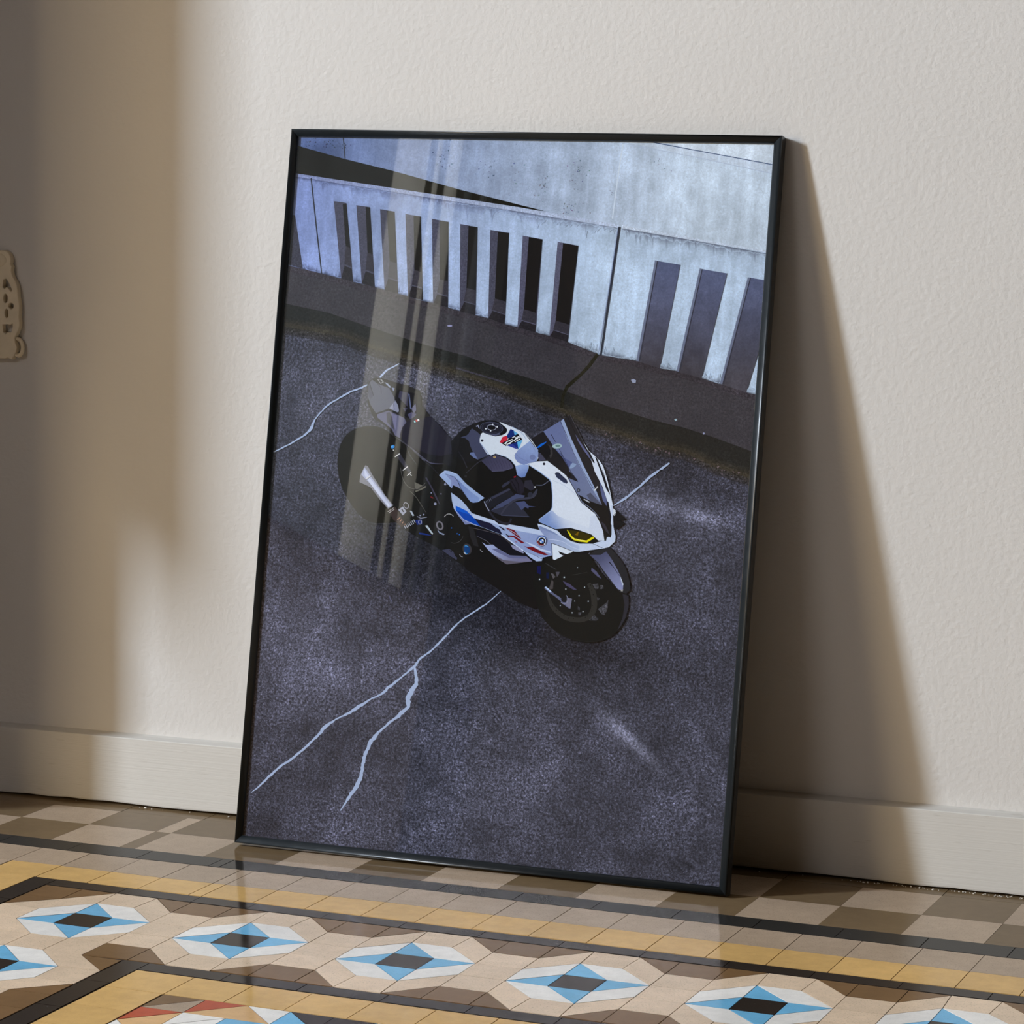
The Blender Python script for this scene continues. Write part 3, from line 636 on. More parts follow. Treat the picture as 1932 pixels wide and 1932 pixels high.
[2,2,107,116,149,149,166,207,203.7,891.8,204.3,884.8,205.8,891.6,206.4,883.7,207.8,891.3,208.6,882.2,209.9,891,210.2,887.5,211.9,890.8,212.2,887.2,213.9,890.5,214.3,886.4,216,890.3,216.3,886.7,218,890,218.5,884.5,220.1,889.8,220.5,884.4,222.1,889.5,222.8,881.9],
[2,2,109,117,149,152,168,208,222.1,889.5,222.8,881.9,224.2,889.3,225.3,876,226.2,889,226.6,884.1,228.2,888.8,228.8,882.4,230.3,888.5,230.9,880.6,232.3,888.3,232.9,881.2,234.3,888,235.1,879,236.4,887.8,237.4,875.5,238.4,887.5,238.9,881.3,240.4,887.3,241.8,870.2],
[2,2,110,119,150,154,171,209,240.4,887.3,241.8,870.2,242.4,887,243.2,878.2,244.5,886.8,245.5,874.9,246.5,886.5,247.4,875.2,248.5,886.3,249.6,874.1,250.6,886,251.6,873.8,252.6,885.8,253.6,873.6,254.6,885.5,255.6,873.3,256.6,885.3,257.7,873.1,258.7,885,259.7,872.8],
[2,2,112,121,151,156,173,210,258.7,885,259.7,872.8,260.7,884.8,261.7,872.6,262.7,884.5,263.7,873.2,264.8,884.3,265.8,872.1,266.8,884,268.5,863.3,268.8,883.8,269.8,872,270.8,883.5,271.8,871.4,272.8,883.3,273.8,872.1,274.9,883,275.9,870.9,276.9,882.8,277.9,870.6],
[2,2,113,122,151,158,175,211,276.9,882.8,277.9,870.6,278.9,882.5,279.9,870.9,280.9,882.3,281.7,873,282.9,882,283.9,870.1,284.9,881.8,285.9,869.6,286.9,881.5,287.9,869.4,289,881.3,290,869.1,291,881,291.8,871.7,293,880.8,293.5,874.6,295,880.5,295.4,876],
[2,2,115,124,153,160,178,213,295,880.5,295.4,876,297,880.3,297.5,874.6,299,880,299.5,874.5,301,879.8,301.8,870.4,303,879.5,304.7,858.9,305.1,879.3,305.8,870.8,307.1,879,307.6,872,309.1,878.8,309.4,874.6,311.1,878.5,311.6,871.6,313.1,878.3,313.5,872.9],
[2,2,116,125,154,162,180,214,313.1,878.3,313.5,872.9,315.1,878,315.4,874.5,317.1,877.8,317.4,873.8,319.1,877.5,319.5,873,321.1,877.3,321.6,871.3,323.1,877,323.4,873.1,325.1,876.8,325.5,871.5,327.1,876.5,327.4,872.4,329.1,876.3,329.4,872.8,331.1,876.1,331.7,869],
[2,2,118,127,154,165,182,215,331.1,876.1,331.7,869,333.1,875.8,333.6,869.1,335.1,875.6,335.6,868.9,337.1,875.3,337.4,871.8,339.1,875.1,339.4,871.4,341.1,874.8,341.4,871.3,343.1,874.6,343.6,868.7,345.1,874.3,346.2,860.6,347.1,874.1,347.8,864.9,349.1,873.8,349.9,862.9],
[2,2,120,128,155,167,184,216,349.1,873.8,349.9,862.9,351.1,873.5,351.9,863.8,353.1,873.3,354.1,861.2,355.1,873,356.1,861,357.1,872.8,358,861.2,359.1,872.5,360,860.4,361.1,872.2,362,860.2,363.1,872,363.9,861.3,365,871.7,366,859.7,367,871.5,368,859.4],
[2,2,121,130,156,169,187,217,367,871.5,368,859.4,369,871.2,370.6,852,371,870.9,372,858.9,373,870.7,374,858.6,375,870.4,376,858.4,377,870.2,377.8,860.5,379,869.9,379.8,860.4,381,869.6,381.4,863.8,382.9,869.4,383.3,865.2,384.9,869.1,385.2,865.6],
[2,2,123,132,156,171,189,218,384.9,869.1,385.2,865.6,386.9,868.9,387.2,865.3,388.9,868.6,389.2,865.1,390.9,868.4,391.4,862,392.9,868.1,393.4,861.8,394.9,867.8,395.6,858.6,396.8,867.6,397.6,858.8,398.8,867.3,399.4,860.5,400.8,867.1,401.6,857.1,402.8,866.8,403.2,861.2],
[2,2,124,133,157,173,191,219,402.8,866.8,403.2,861.2,404.8,866.6,405.4,858.2,406.7,866.3,407.3,858.9,408.7,866,409.6,855.2,410.7,865.8,411.4,857.4,412.7,865.5,413.2,858.7,414.6,865.3,415.5,855.2,416.6,865,417.3,856.5,418.6,864.8,419,859.4,420.6,864.5,421.1,858.6],
[2,2,126,135,158,176,193,220,420.6,864.5,421.1,858.6,422.6,864.2,423.2,856.5,424.5,864,425.2,855.6,426.5,863.7,426.9,858.1,428.5,863.5,428.8,859.5,430.4,863.2,431,856.2,432.4,863,433.2,852.9,434.4,862.7,435.3,850.7,436.3,862.5,437.3,850.5,438.3,862.2,439.9,841.8],
[2,2,128,137,159,178,196,222,438.3,862.2,439.9,841.8,440.3,861.9,441.1,851.3,442.2,861.7,443.1,850.8,444.2,861.4,445.2,849.5,446.2,861.2,447.1,849.2,448.1,860.9,449.1,849,450.1,860.7,451.1,848.7,452.1,860.4,452.7,851.9,454,860.2,454.8,850.4,456,859.9,456.5,853.2],
[2,2,129,138,160,180,198,223,456,859.9,456.5,853.2,457.9,859.6,458.3,854.8,459.9,859.4,460.2,855.9,461.9,859.1,462.1,855.6,463.8,858.9,464.1,855.4,465.8,858.6,466.1,854.2,467.7,858.4,468,854.9,469.7,858.1,470,854.2,471.6,857.9,472.2,850.4,473.6,857.6,474,852.8],
[2,2,131,140,161,182,200,224,473.6,857.6,474,852.8,475.6,857.4,475.8,853.9,477.5,857.1,478.3,847.5,479.4,856.9,479.7,853.3,481.4,856.6,481.7,853.1,483.4,856.4,483.6,852.8],
[2,2,79,86,123,128,144,196,-3.5,917,-3.4,915.5,-1.2,916.8,-1,913.9,1.1,916.6,1.5,911.2,3.4,916.4,3.6,913.2,5.7,916.2,6,912.5,7.9,916,8.4,910.8,10.2,915.8,10.7,910.6,12.3,915.5,12.8,910.4,14.5,915.2,14.9,910.1,16.6,915,17.3,906.2],
[2,2,79,86,123,128,144,196,16.6,915,17.3,906.2,18.7,914.7,19,911,20.8,914.4,21.1,911.2,22.9,914.2,23.3,909.5,25,913.9,25.5,908.9,27.1,913.7,27.6,908.5,29.2,913.4,29.7,908.3,31.4,913.1,31.8,908.3,33.5,912.9,33.8,909.4,35.6,912.6,35.8,910.2],
[2,2,80,87,124,130,146,197,35.6,912.6,35.8,910.2,37.7,912.4,37.8,910.9,39.8,912.1,40.1,909.1,41.9,911.8,42.3,907.2,44,911.6,44.4,907.4,46.1,911.3,46.4,908.3,48.2,911,48.5,907.1,50.3,910.8,50.8,905.6,52.4,910.5,52.6,908.9,54.5,910.3,54.8,907.2],
[2,2,81,88,124,132,148,198,54.5,910.3,54.8,907.2,56.6,910,56.7,908.5,58.7,909.8,58.9,907.3,60.8,909.5,61.2,905.3,62.9,909.2,63.4,903.7,65,909,65.4,904.5,67.1,908.7,67.4,904.8,69.2,908.5,69.6,903.5,71.3,908.2,71.7,903.1,73.4,907.9,73.7,903.9],
[2,2,83,90,125,134,150,199,73.4,907.9,73.7,903.9,75.5,907.7,75.8,904.4,77.6,907.4,77.9,903.1,79.7,907.2,80,903.5,81.8,906.9,82.2,901.8,83.8,906.6,84.6,898,85.9,906.4,86.4,901.3,88,906.1,88.4,902,90.1,905.9,90.4,902.7,92.2,905.6,92.4,902.9],
[2,2,84,91,126,136,153,200,92.2,905.6,92.4,902.9,94.3,905.4,94.5,903.1,96.4,905.1,96.7,901.8,98.5,904.8,98.7,901.9,100.5,904.6,100.7,903,102.6,904.3,102.7,902.9,104.7,904.1,104.9,901.4,106.8,903.8,107,901.5,108.9,903.5,109.1,900.3,110.9,903.3,111.3,899.5],
[2,2,85,93,126,138,155,201,110.9,903.3,111.3,899.5,113,903,113.3,899.2,115.1,902.8,115.2,901.3,117.2,902.5,117.3,901.1,119.2,902.3,119.4,900,121.3,902,121.6,899,123.4,901.8,123.6,899.8,125.5,901.5,125.7,899.4,127.5,901.2,127.7,899.6,129.6,901,129.8,899.5],
[2,2,87,94,127,141,157,202,129.6,901,129.8,899.5,131.7,900.7,131.8,899.3,133.8,900.5,133.9,898.9,135.8,900.2,136,898.8,137.9,900,138.1,898.2,140,899.7,140.2,896.8,142,899.4,142.3,896.3,144.1,899.2,144.3,897,146.2,898.9,146.3,897.5,148.2,898.7,148.4,897.2],
[2,2,88,95,127,143,159,203,148.2,898.7,148.4,897.2,150.3,898.4,150.5,895.8,152.4,898.2,152.5,896.4,154.4,897.9,154.6,895.7,156.5,897.7,156.6,896.2,158.6,897.4,158.7,895.7,160.6,897.1,160.9,894.2,162.7,896.9,162.8,895.3,164.7,896.6,165.2,891.9,166.8,896.4,167,893.9],
[2,2,89,97,129,145,162,205,166.8,896.4,167,893.9,168.9,896.1,169.1,892.9,170.9,895.9,171.1,893.7,173,895.6,173.1,893.8,175,895.4,175.3,892.2,177.1,895.1,177.3,892.2,179.1,894.9,179.3,893,181.2,894.6,181.3,893.2,183.2,894.4,183.5,891.4,185.3,894.1,185.6,891],
[2,2,91,98,129,147,164,206,185.3,894.1,185.6,891,187.3,893.8,187.5,891.5,189.4,893.6,189.8,889.2,191.4,893.3,191.9,887.7,193.5,893.1,193.7,890.5,195.6,892.8,195.8,889.7,197.6,892.6,197.9,888.5,199.6,892.3,200.2,885.1,201.7,892.1,202.1,887.1,203.7,891.8,204.4,883.2],
[2,2,92,99,130,149,166,207,203.7,891.8,204.4,883.2,205.8,891.6,206.2,886.5,207.8,891.3,208.1,887.8,209.9,891,210.3,886,211.9,890.8,212.6,882.2,213.9,890.5,214.4,885.5,216,890.3,216.4,885.4,218,890,218.7,882.2,220.1,889.8,220.5,884.8,222.1,889.5,222.5,884.9],
[2,2,94,100,131,152,168,208,222.1,889.5,222.5,884.9,224.2,889.3,224.4,885.8,226.2,889,226.9,880.5,228.2,888.8,228.6,883.8,230.3,888.5,231,880,232.3,888.3,232.7,883.2,234.3,888,235,880.4,236.4,887.8,236.7,884.2,238.4,887.5,238.7,884,240.4,887.3,240.8,883.3],
[2,2,95,102,131,154,171,209,240.4,887.3,240.8,883.3,242.4,887,242.9,882.2,244.5,886.8,244.8,883.5,246.5,886.5,246.7,884.8,248.5,886.3,248.8,883.2,250.6,886,250.8,883.5,252.6,885.8,252.7,884.3,254.6,885.5,254.9,881.6,256.6,885.3,256.8,883.8,258.7,885,258.9,881.9],
[2,2,96,103,132,156,173,210,258.7,885,258.9,881.9,260.7,884.8,260.9,881.8,262.7,884.5,262.9,882.6,264.8,884.3,265,881.5,266.8,884,266.9,881.8,268.8,883.8,268.9,882.3,270.8,883.5,271.1,879.4,272.8,883.3,273.2,878.9,274.9,883,275.1,879.5,276.9,882.8,277.1,880.4],
[2,2,97,105,132,158,175,211,276.9,882.8,277.1,880.4,278.9,882.5,279.1,879.7,280.9,882.3,281,880.8,282.9,882,283.1,879.9,284.9,881.8,285.1,880.3,286.9,881.5,287.1,880.1,289,881.3,289.1,879.6,291,881,291.1,879.5,293,880.8,293.1,879.2,295,880.5,295.1,878.8],
[2,2,99,106,134,160,178,213,295,880.5,295.1,878.8,297,880.3,297.2,877.9,299,880,299.1,878.6,301,879.8,301.2,877.1,303,879.5,303.2,877.7,305.1,879.3,305.3,876.8,307.1,879,307.3,876.6,309.1,878.8,309.2,877.4,311.1,878.5,311.2,877.1,313.1,878.3,313.2,876.9],
[2,2,100,108,134,162,180,214,313.1,878.3,313.2,876.9,315.1,878,315.3,875.7,317.1,877.8,317.3,875.6,319.1,877.5,319.2,875.8,321.1,877.3,321.2,875.9,323.1,877,323.3,874.2,325.1,876.8,325.2,875.4,327.1,876.5,327.2,874.9,329.1,876.3,329.3,873.6,331.1,876.1,331.4,872],
[2,2,102,109,135,165,182,215,331.1,876.1,331.4,872,333.1,875.8,333.5,870.8,335.1,875.6,335.4,872,337.1,875.3,337.4,870.9,339.1,875.1,339.4,871.8,341.1,874.8,341.6,868.3,343.1,874.6,343.4,870,345.1,874.3,345.4,869.8,347.1,874.1,347.4,870,349.1,873.8,349.5,868.8],
[2,2,103,110,136,167,184,216,349.1,873.8,349.5,868.8,351.1,873.5,351.8,865.1,353.1,873.3,353.5,868.3,355.1,873,355.4,868.6,357.1,872.8,357.5,867.8,359.1,872.5,359.5,867.5,361.1,872.2,361.5,867.3,363.1,872,363.4,867.4,365,871.7,365.3,868.4,367,871.5,367.6,864.8],
[2,2,104,112,136,169,187,217,367,871.5,367.6,864.8,369,871.2,369.3,867.8,371,870.9,371.4,866.2,373,870.7,373.4,865.7,375,870.4,375.4,865.5,377,870.2,377.4,865.3,379,869.9,379.7,861.5,381,869.6,381.3,865,382.9,869.4,383.4,864.4,384.9,869.1,385.3,864.2],
[2,2,106,113,137,171,189,218,384.9,869.1,385.3,864.2,386.9,868.9,387.2,865,388.9,868.6,389.3,864,390.9,868.4,391.6,859.9,392.9,868.1,393.2,863.7,394.9,867.8,395.3,862.9,396.8,867.6,397.2,862.6,398.8,867.3,399.2,862.4,400.8,867.1,401.2,862.7,402.8,866.8,403.2,861.9],
[2,2,107,114,137,173,191,219,402.8,866.8,403.2,861.9,404.8,866.6,405.1,862.9,406.7,866.3,407,863,408.7,866,409.1,861.4,410.7,865.8,411,861.8,412.7,865.5,412.9,863.1,414.6,865.3,414.8,863.4,416.6,865,416.7,863.6,418.6,864.8,418.8,862,420.6,864.5,420.8,862.3],
[2,2,109,115,138,176,193,220,420.6,864.5,420.8,862.3,422.6,864.2,422.8,861.1,424.5,864,424.8,861.1,426.5,863.7,426.8,859.6,428.5,863.5,428.8,859.8,430.4,863.2,430.8,858.9,432.4,863,432.6,860,434.4,862.7,434.5,860.8,436.3,862.5,436.5,860,438.3,862.2,438.4,860.8],
[2,2,110,117,139,178,196,222,438.3,862.2,438.4,860.8,440.3,861.9,440.5,859.5,442.2,861.7,442.4,860.2,444.2,861.4,444.3,860,446.2,861.2,446.3,859.8,448.1,860.9,448.4,858.2,450.1,860.7,450.4,856.7,452.1,860.4,452.3,857.3,454,860.2,454.2,857.9,456,859.9,456.1,858.5],
[2,2,111,118,140,180,198,223,456,859.9,456.1,858.5,457.9,859.6,458.2,856.6,459.9,859.4,460.1,856.9,461.9,859.1,462.1,856,463.8,858.9,464.4,852.1,465.8,858.6,466,855.5,467.7,858.4,467.9,856.5,469.7,858.1,469.9,855.6,471.6,857.9,471.8,855.7,473.6,857.6,473.7,856.2],
[2,2,112,120,141,182,200,224,473.6,857.6,473.7,856.2,475.6,857.4,475.7,855.9,477.5,857.1,477.6,855.6,479.4,856.9,479.6,854.4,481.4,856.6,481.6,853.9,483.4,856.4,483.5,854.8],
[2,2,112,120,141,182,200,224,489.3,855.8,489.9,848.6,491.2,855.5,491.6,851.3,493.2,855.3,493.5,851.1,495.1,855,496.2,841.2,497.1,854.8,497.9,844,499.1,854.5,499.5,849.2,501,854.2,501.3,850,502.9,854,503.3,849.8,504.9,853.7,505.5,846,506.8,853.5,507.5,845],
[2,2,112,120,141,182,200,224,506.8,853.5,507.5,845,508.8,853.2,510.4,832.1,510.7,853,511.7,840.5,512.7,852.7,513.7,840.2,514.6,852.4,516.4,829.7,516.6,852.2,517.3,842.3,518.5,851.9,519,846.3,520.5,851.7,521.1,843.6,522.4,851.4,523.4,839,524.3,851.1,525.8,832.4],
[2,2,112,120,141,182,200,224,524.3,851.1,525.8,832.4,526.3,850.9,527.1,840.3,528.2,850.6,529.2,838.1,530.1,850.4,531.2,836.4,532.1,850.1,533.9,827.6,534,849.9,535.1,835.9,536,849.6,537,836,537.9,849.4,539,835.4,539.8,849.1,540.9,835.1,541.8,848.8,542.9,834.9],
[2,2,112,120,141,182,200,224,541.8,848.8,542.9,834.9,543.7,848.6,544.8,834.6,545.6,848.3,546.6,835.6,547.6,848.1,548.6,834.1,549.5,847.8,550.6,833.9,551.4,847.6,553.1,825.7,553.4,847.3,554.4,833.4,555.3,847,556.4,833.1,557.2,846.8,558.3,832.9,559.1,846.5,560.2,832.6],
[2,2,112,120,141,182,200,224,559.1,846.5,560.2,832.6,561.1,846.3,562.1,832.4,563,846,564.1,832.1,564.9,845.8,565.8,834.6,566.8,845.5,567.9,832,568.8,845.3,569.5,835.6,570.7,845,571.7,832.1,572.6,844.8,573.4,834.2,574.5,844.5,575.2,836.2,576.5,844.2,577.3,833.7],
[2,2,112,120,141,182,200,224,576.5,844.2,577.3,833.7,578.4,844,579.4,831.4,580.3,843.7,581.1,833.2,582.2,843.5,583.8,823.8,584.1,843.2,585,832.5,586,842.9,586.6,834.9,587.9,842.7,588.5,835.3,589.8,842.4,590.4,835.5,591.7,842.1,593.1,824.4,593.6,841.8,594.3,833],
[2,2,112,120,141,182,200,224,593.6,841.8,594.3,833,595.5,841.6,596.3,831.4,597.4,841.3,597.9,834.9,599.3,841,599.6,836.8,601.2,840.7,601.5,836.6,603.1,840.5,603.7,833.3,605,840.2,605.7,831.3,606.9,839.9,607.7,829.3,608.8,839.6,609.8,826.1,610.7,839.4,611.5,828.7],
[2,2,112,120,141,182,200,224,610.7,839.4,611.5,828.7,612.6,839.1,613.5,827,614.5,838.8,615.2,829.1,616.4,838.5,617.9,818.5,618.2,838.3,619.2,826.3,620.1,838,621.4,822,622,837.7,623.1,824.3,623.9,837.5,625,823.6,625.8,837.2,626.9,823.3,627.7,836.9,628.8,823.1],
[2,2,112,120,141,182,200,224,627.7,836.9,628.8,823.1,629.6,836.6,630.6,822.8,631.5,836.4,632.2,826.4,633.4,836.1,634.1,825.7,635.2,835.8,635.7,829.5,637.1,835.5,638.4,818.8,639,835.3,639.9,823.5,640.9,835,641.7,825,642.8,834.7,643.3,827.5,644.6,834.5,645.5,823.7],
[2,2,112,120,141,182,200,224,644.6,834.5,645.5,823.7,646.5,834.2,647.4,823.5,648.4,833.9,649.4,821.6,650.3,833.6,651.1,822.4,652.2,833.4,653.1,821,654,833.1,654.9,822.5,655.9,832.8,656.6,824.5,657.8,832.6,658.5,823.9,659.7,832.3,660.1,826.4,661.5,832,661.9,827.9],
[2,2,112,120,141,182,200,224,661.5,832,661.9,827.9,663.4,831.7,664,824.2,665.3,831.5,665.9,823.1,667.2,831.2,667.9,821.2,669,830.9,669.8,820.8,670.9,830.7,671.8,818.5,672.8,830.4,674.3,810.8,674.6,830.1,675.3,821.1,676.5,829.9,677.3,819.9,678.4,829.6,678.9,823.4],
[2,2,112,120,141,182,200,224,678.4,829.6,678.9,823.4,680.3,829.3,680.6,824.7,682.1,829,682.4,824.9,684,828.8,684.3,824.6,685.9,828.5,686.3,822.5,687.7,828.2,688,824.1,689.6,828,690.2,820.5,691.5,827.7,691.9,822.2,693.3,827.4,693.6,823.3,695.2,827.1,695.6,821.9],
[2,2,87,92,112,182,200,224,489.3,855.8,489.5,853.1,491.2,855.5,491.5,852.8,493.2,855.3,493.5,851.7,495.1,855,495.3,852.5,497.1,854.8,497.4,850.7,499.1,854.5,499.8,844.5,501,854.2,501.5,848.4,502.9,854,503.4,847.8,504.9,853.7,505.4,847.4,506.8,853.5,507.3,847.2],
[2,2,87,92,112,182,200,224,506.8,853.5,507.3,847.2,508.8,853.2,509.2,848.4,510.7,853,511.1,848.5,512.7,852.7,513.4,843.2,514.6,852.4,514.9,848.5,516.6,852.2,516.9,848.1,518.5,851.9,518.7,849.3,520.5,851.7,520.8,846.8,522.4,851.4,522.7,848,524.3,851.1,524.6,847.3],
[2,2,87,92,112,182,200,224,524.3,851.1,524.6,847.3,526.3,850.9,526.6,846.3,528.2,850.6,528.6,845.1,530.1,850.4,531,839.7,532.1,850.1,532.5,845.4,534,849.9,534.4,845.5,536,849.6,536.3,844.8,537.9,849.4,538.2,845.3,539.8,849.1,540.1,845.7,541.8,848.8,542.1,843.9],
[2,2,87,92,112,182,200,224,541.8,848.8,542.1,843.9,543.7,848.6,544.2,842.5,545.6,848.3,546.1,842.6,547.6,848.1,548,841.8,549.5,847.8,549.9,843.2,551.4,847.6,551.8,843.2,553.4,847.3,553.8,841.5,555.3,847,555.8,840.8,557.2,846.8,557.7,840.5,559.1,846.5,559.6,840.3],
[2,2,87,92,112,182,200,224,559.1,846.5,559.6,840.3,561.1,846.3,561.9,835.6,563,846,563.5,840.1,564.9,845.8,565.2,841.6,566.8,845.5,567.2,840.7,568.8,845.3,569.3,839,570.7,845,571.2,838.8,572.6,844.8,573.4,834.1,574.5,844.5,575,838.2,576.5,844.2,576.8,839.4],
[2,2,87,92,112,182,200,224,576.5,844.2,576.8,839.4,578.4,844,578.6,840.8,580.3,843.7,580.5,841.6,582.2,843.5,582.4,840.9,584.1,843.2,584.3,841.1,586,842.9,586.2,840.3,587.9,842.7,588.2,839.1,589.8,842.4,590,840.3,591.7,842.1,591.9,840,593.6,841.8,593.9,838.3],
[2,2,87,92,112,182,200,224,593.6,841.8,593.9,838.3,595.5,841.6,595.7,839.5,597.4,841.3,597.7,837.9,599.3,841,599.5,838.9,601.2,840.7,601.4,838.6,603.1,840.5,603.3,838.4,605,840.2,605.2,838.1,606.9,839.9,607.1,837,608.8,839.6,609,837.5,610.7,839.4,610.9,836.8],
[2,2,87,92,112,182,200,224,610.7,839.4,610.9,836.8,612.6,839.1,612.7,837,614.5,838.8,614.8,835,616.4,838.5,616.5,836.5,618.2,838.3,618.5,834.4,620.1,838,620.5,833.8,622,837.7,622.3,833.8,623.9,837.5,624.2,833.9,625.8,837.2,626,834.9,627.7,836.9,628,833.4],
[2,2,87,92,112,182,200,224,627.7,836.9,628,833.4,629.6,836.6,629.8,834.4,631.5,836.4,631.7,833.6,633.4,836.1,633.7,831.6,635.2,835.8,635.6,830.9,637.1,835.5,637.6,829.3,639,835.3,639.5,829.1,640.9,835,641.6,825.6,642.8,834.7,643.2,828.5,644.6,834.5,645.1,828.2],
[2,2,87,92,112,182,200,224,644.6,834.5,645.1,828.2,646.5,834.2,646.9,828.9,648.4,833.9,648.8,829.3,650.3,833.6,650.7,828.5,652.2,833.4,652.4,829.8,654,833.1,654.5,826.8,655.9,832.8,656.2,828.6,657.8,832.6,658.1,828,659.7,832.3,660,827.4,661.5,832,661.8,828.2],
[2,2,87,92,112,182,200,224,661.5,832,661.8,828.2,663.4,831.7,663.6,829.1,665.3,831.5,665.5,829.4,667.2,831.2,667.3,829.1,669,830.9,669.3,827.9,670.9,830.7,671.2,827.4,672.8,830.4,673,828.1,674.6,830.1,674.9,827.5,676.5,829.9,676.7,827.8,678.4,829.6,678.5,827.5],
[2,2,87,92,112,182,200,224,678.4,829.6,678.5,827.5,680.3,829.3,680.5,826.1,682.1,829,682.3,826.7,684,828.8,684.1,826.7,685.9,828.5,686,826.4,687.7,828.2,687.9,826.2,689.6,828,690,822.6,691.5,827.7,691.6,825.5,693.3,827.4,693.6,823.7,695.2,827.1,695.6,822],
[2,2,52,55,82,130,146,197,9.1,792.2,8.8,795.1,11,791.9,10.8,794.8,12.9,791.5,12.5,796.5,14.9,791.2,14.5,795.4,16.8,790.9,16.5,794.4,18.7,790.5,18.4,794.9,20.7,790.2,20.1,796.9,22.6,789.9,21.9,798.4,24.5,789.5,23.8,798.3,26.4,789.2,25.9,795.4],
[2,2,52,56,83,132,148,198,26.4,789.2,25.9,795.4,28.4,788.8,27.6,797.6,30.3,788.5,29.5,797.3,32.2,788.2,31.5,796.9,34.1,787.8,33.3,796.6,35.9,787.5,35.1,796.2,37.7,787.1,36.8,798.1,39.6,786.7,38.9,794.5,41.4,786.4,40.4,798.3,43.2,786,42.5,794.8],
[2,2,53,57,83,134,150,199,43.2,786,42.5,794.8,45.1,785.7,44.3,794.4,46.9,785.3,46.2,794,48.8,784.9,48.1,792.5,50.6,784.6,50,791.2,52.4,784.2,52,789.6,54.3,783.9,53.5,793.2,56.1,783.5,55.7,788,57.9,783.1,57.5,788.2,59.8,782.8,59.4,786.9],
[2,2,54,57,84,136,152,200,59.8,782.8,59.4,786.9,61.6,782.4,61.3,785.4,63.4,782.1,63.2,785,65.2,781.7,64.9,785.3,67.1,781.4,66.8,784.7,68.9,781,68.7,783.9,70.7,780.7,70.5,783.6,72.6,780.3,72.3,783.2,74.4,779.9,74.1,782.9,76.2,779.6,75.8,784.1],
[2,2,54,58,84,137,154,201,76.2,779.6,75.8,784.1,78,779.2,77.4,786.7,79.9,778.9,79.6,781.8,81.7,778.5,81.4,781.4,83.5,778.2,82.8,786,85.3,777.8,85,781.7,87.2,777.5,86.6,783.8,89,777.1,87.9,789.6,90.8,776.7,89.8,788.9,92.7,776.3,92,783.8],
[2,2,55,59,84,139,156,202,92.7,776.3,92,783.8,94.5,775.9,93.8,784.1,96.4,775.5,95.7,784.2,98.3,775.1,97.8,781.5,100.2,774.7,99.5,782.4,102,774.3,101.4,782.2,103.9,773.9,103.3,780.9,105.8,773.5,105.2,780.6,107.7,773,106.7,784.3,109.5,772.6,108.9,780.2],
[2,2,56,60,85,141,158,203,109.5,772.6,108.9,780.2,111.4,772.3,110.6,781,113.2,771.9,112.5,780.6,115.1,771.5,114,784.5,116.9,771.2,116.2,779.9,118.7,770.8,118,779.5,120.6,770.5,120,777.8,122.4,770.1,122,775.5,124.3,769.8,123.6,777.1,126.1,769.4,125.5,775.8],
[2,2,57,60,85,143,160,204,126.1,769.4,125.5,775.8,127.9,769,127.6,773,129.8,768.7,129.1,776.4,131.6,768.3,131.4,771.2,133.4,768,133,773,135.3,767.6,134.8,773.2,137.1,767.2,136.9,770.1,138.9,766.9,138.7,769.8,140.8,766.5,140.4,770.7,142.6,766.2,142.4,769.1],
[2,2,58,61,86,145,162,205,142.6,766.2,142.4,769.1,144.4,765.8,144.2,768.6,146.2,765.4,145.9,769.1,148,764.9,147.6,769.9,149.8,764.5,149.4,769.9,151.7,764.1,151.1,770.5,153.5,763.7,152.8,770.9,155.3,763.3,154.6,770.9,157.1,762.9,156.6,768.6,158.9,762.5,158.2,770.1],
[2,2,58,62,86,147,164,206,158.9,762.5,158.2,770.1,160.7,762.1,160,770.6,162.6,761.7,161.5,774.1,164.4,761.3,163.8,768.4,166.2,760.9,165.5,769.5,168.1,760.5,167.3,769.1,169.9,760,169.1,768.7,171.7,759.6,171,768.2,173.5,759.2,172.8,767.9,175.4,758.8,174.6,767.5],
[2,2,59,63,86,149,166,207,175.4,758.8,174.6,767.5,177.2,758.4,176.4,767,179,758,178,770,180.8,757.6,180.4,762.9,182.7,757.2,181.9,765.5,184.5,756.8,184.1,761.7,186.3,756.4,186.1,759.3,188.1,756,187.8,760.2,189.9,755.6,189.7,758.4,191.7,755.2,191.5,758.1],
[2,2,60,63,87,151,168,208,191.7,755.2,191.5,758.1,193.5,754.8,193.2,757.6,195.2,754.4,194.8,758.8,197,753.9,196.7,757.1,198.7,753.5,198.3,758.4,200.5,753.1,200.2,756.4,202.2,752.7,201.8,758.1,204,752.3,203.5,758.2,205.7,751.9,205.4,755.9,207.5,751.5,207.2,754.4],
[2,2,61,64,87,153,170,209,207.5,751.5,207.2,754.4,209.2,751.1,209,754,211,750.7,210.8,753.5,212.8,750.3,212.5,753.1,214.5,749.9,214.2,753.1,216.3,749.6,216,752.5,218.1,749.3,217.8,752.2,219.8,749,219.6,751.9,221.6,748.7,221.3,751.6,223.4,748.4,223.1,751.3],
[2,2,62,65,88,155,172,210,223.4,748.4,223.1,751.3,225.1,748.1,224.9,751.5,226.9,747.9,226.5,753,228.7,747.6,228.4,751.2,230.4,747.2,230,752,232.2,746.8,231.8,751.6,233.9,746.4,233.6,750.3,235.7,745.9,235.3,750.2,237.4,745.5,236.9,751.8,239.1,745.1,238.8,748.8],
[2,2,62,66,88,157,174,211,239.1,745.1,238.8,748.8,240.9,744.7,240.7,747.6,242.6,744.3,242.4,747.2,244.4,743.9,244.1,746.8,246.1,743.5,245.7,748.4,247.8,743.1,247.5,747.4,249.6,742.7,249.3,746.4,251.3,742.3,250.8,748,253.1,741.9,252.5,749.1,254.9,741.5,254.3,748.5],
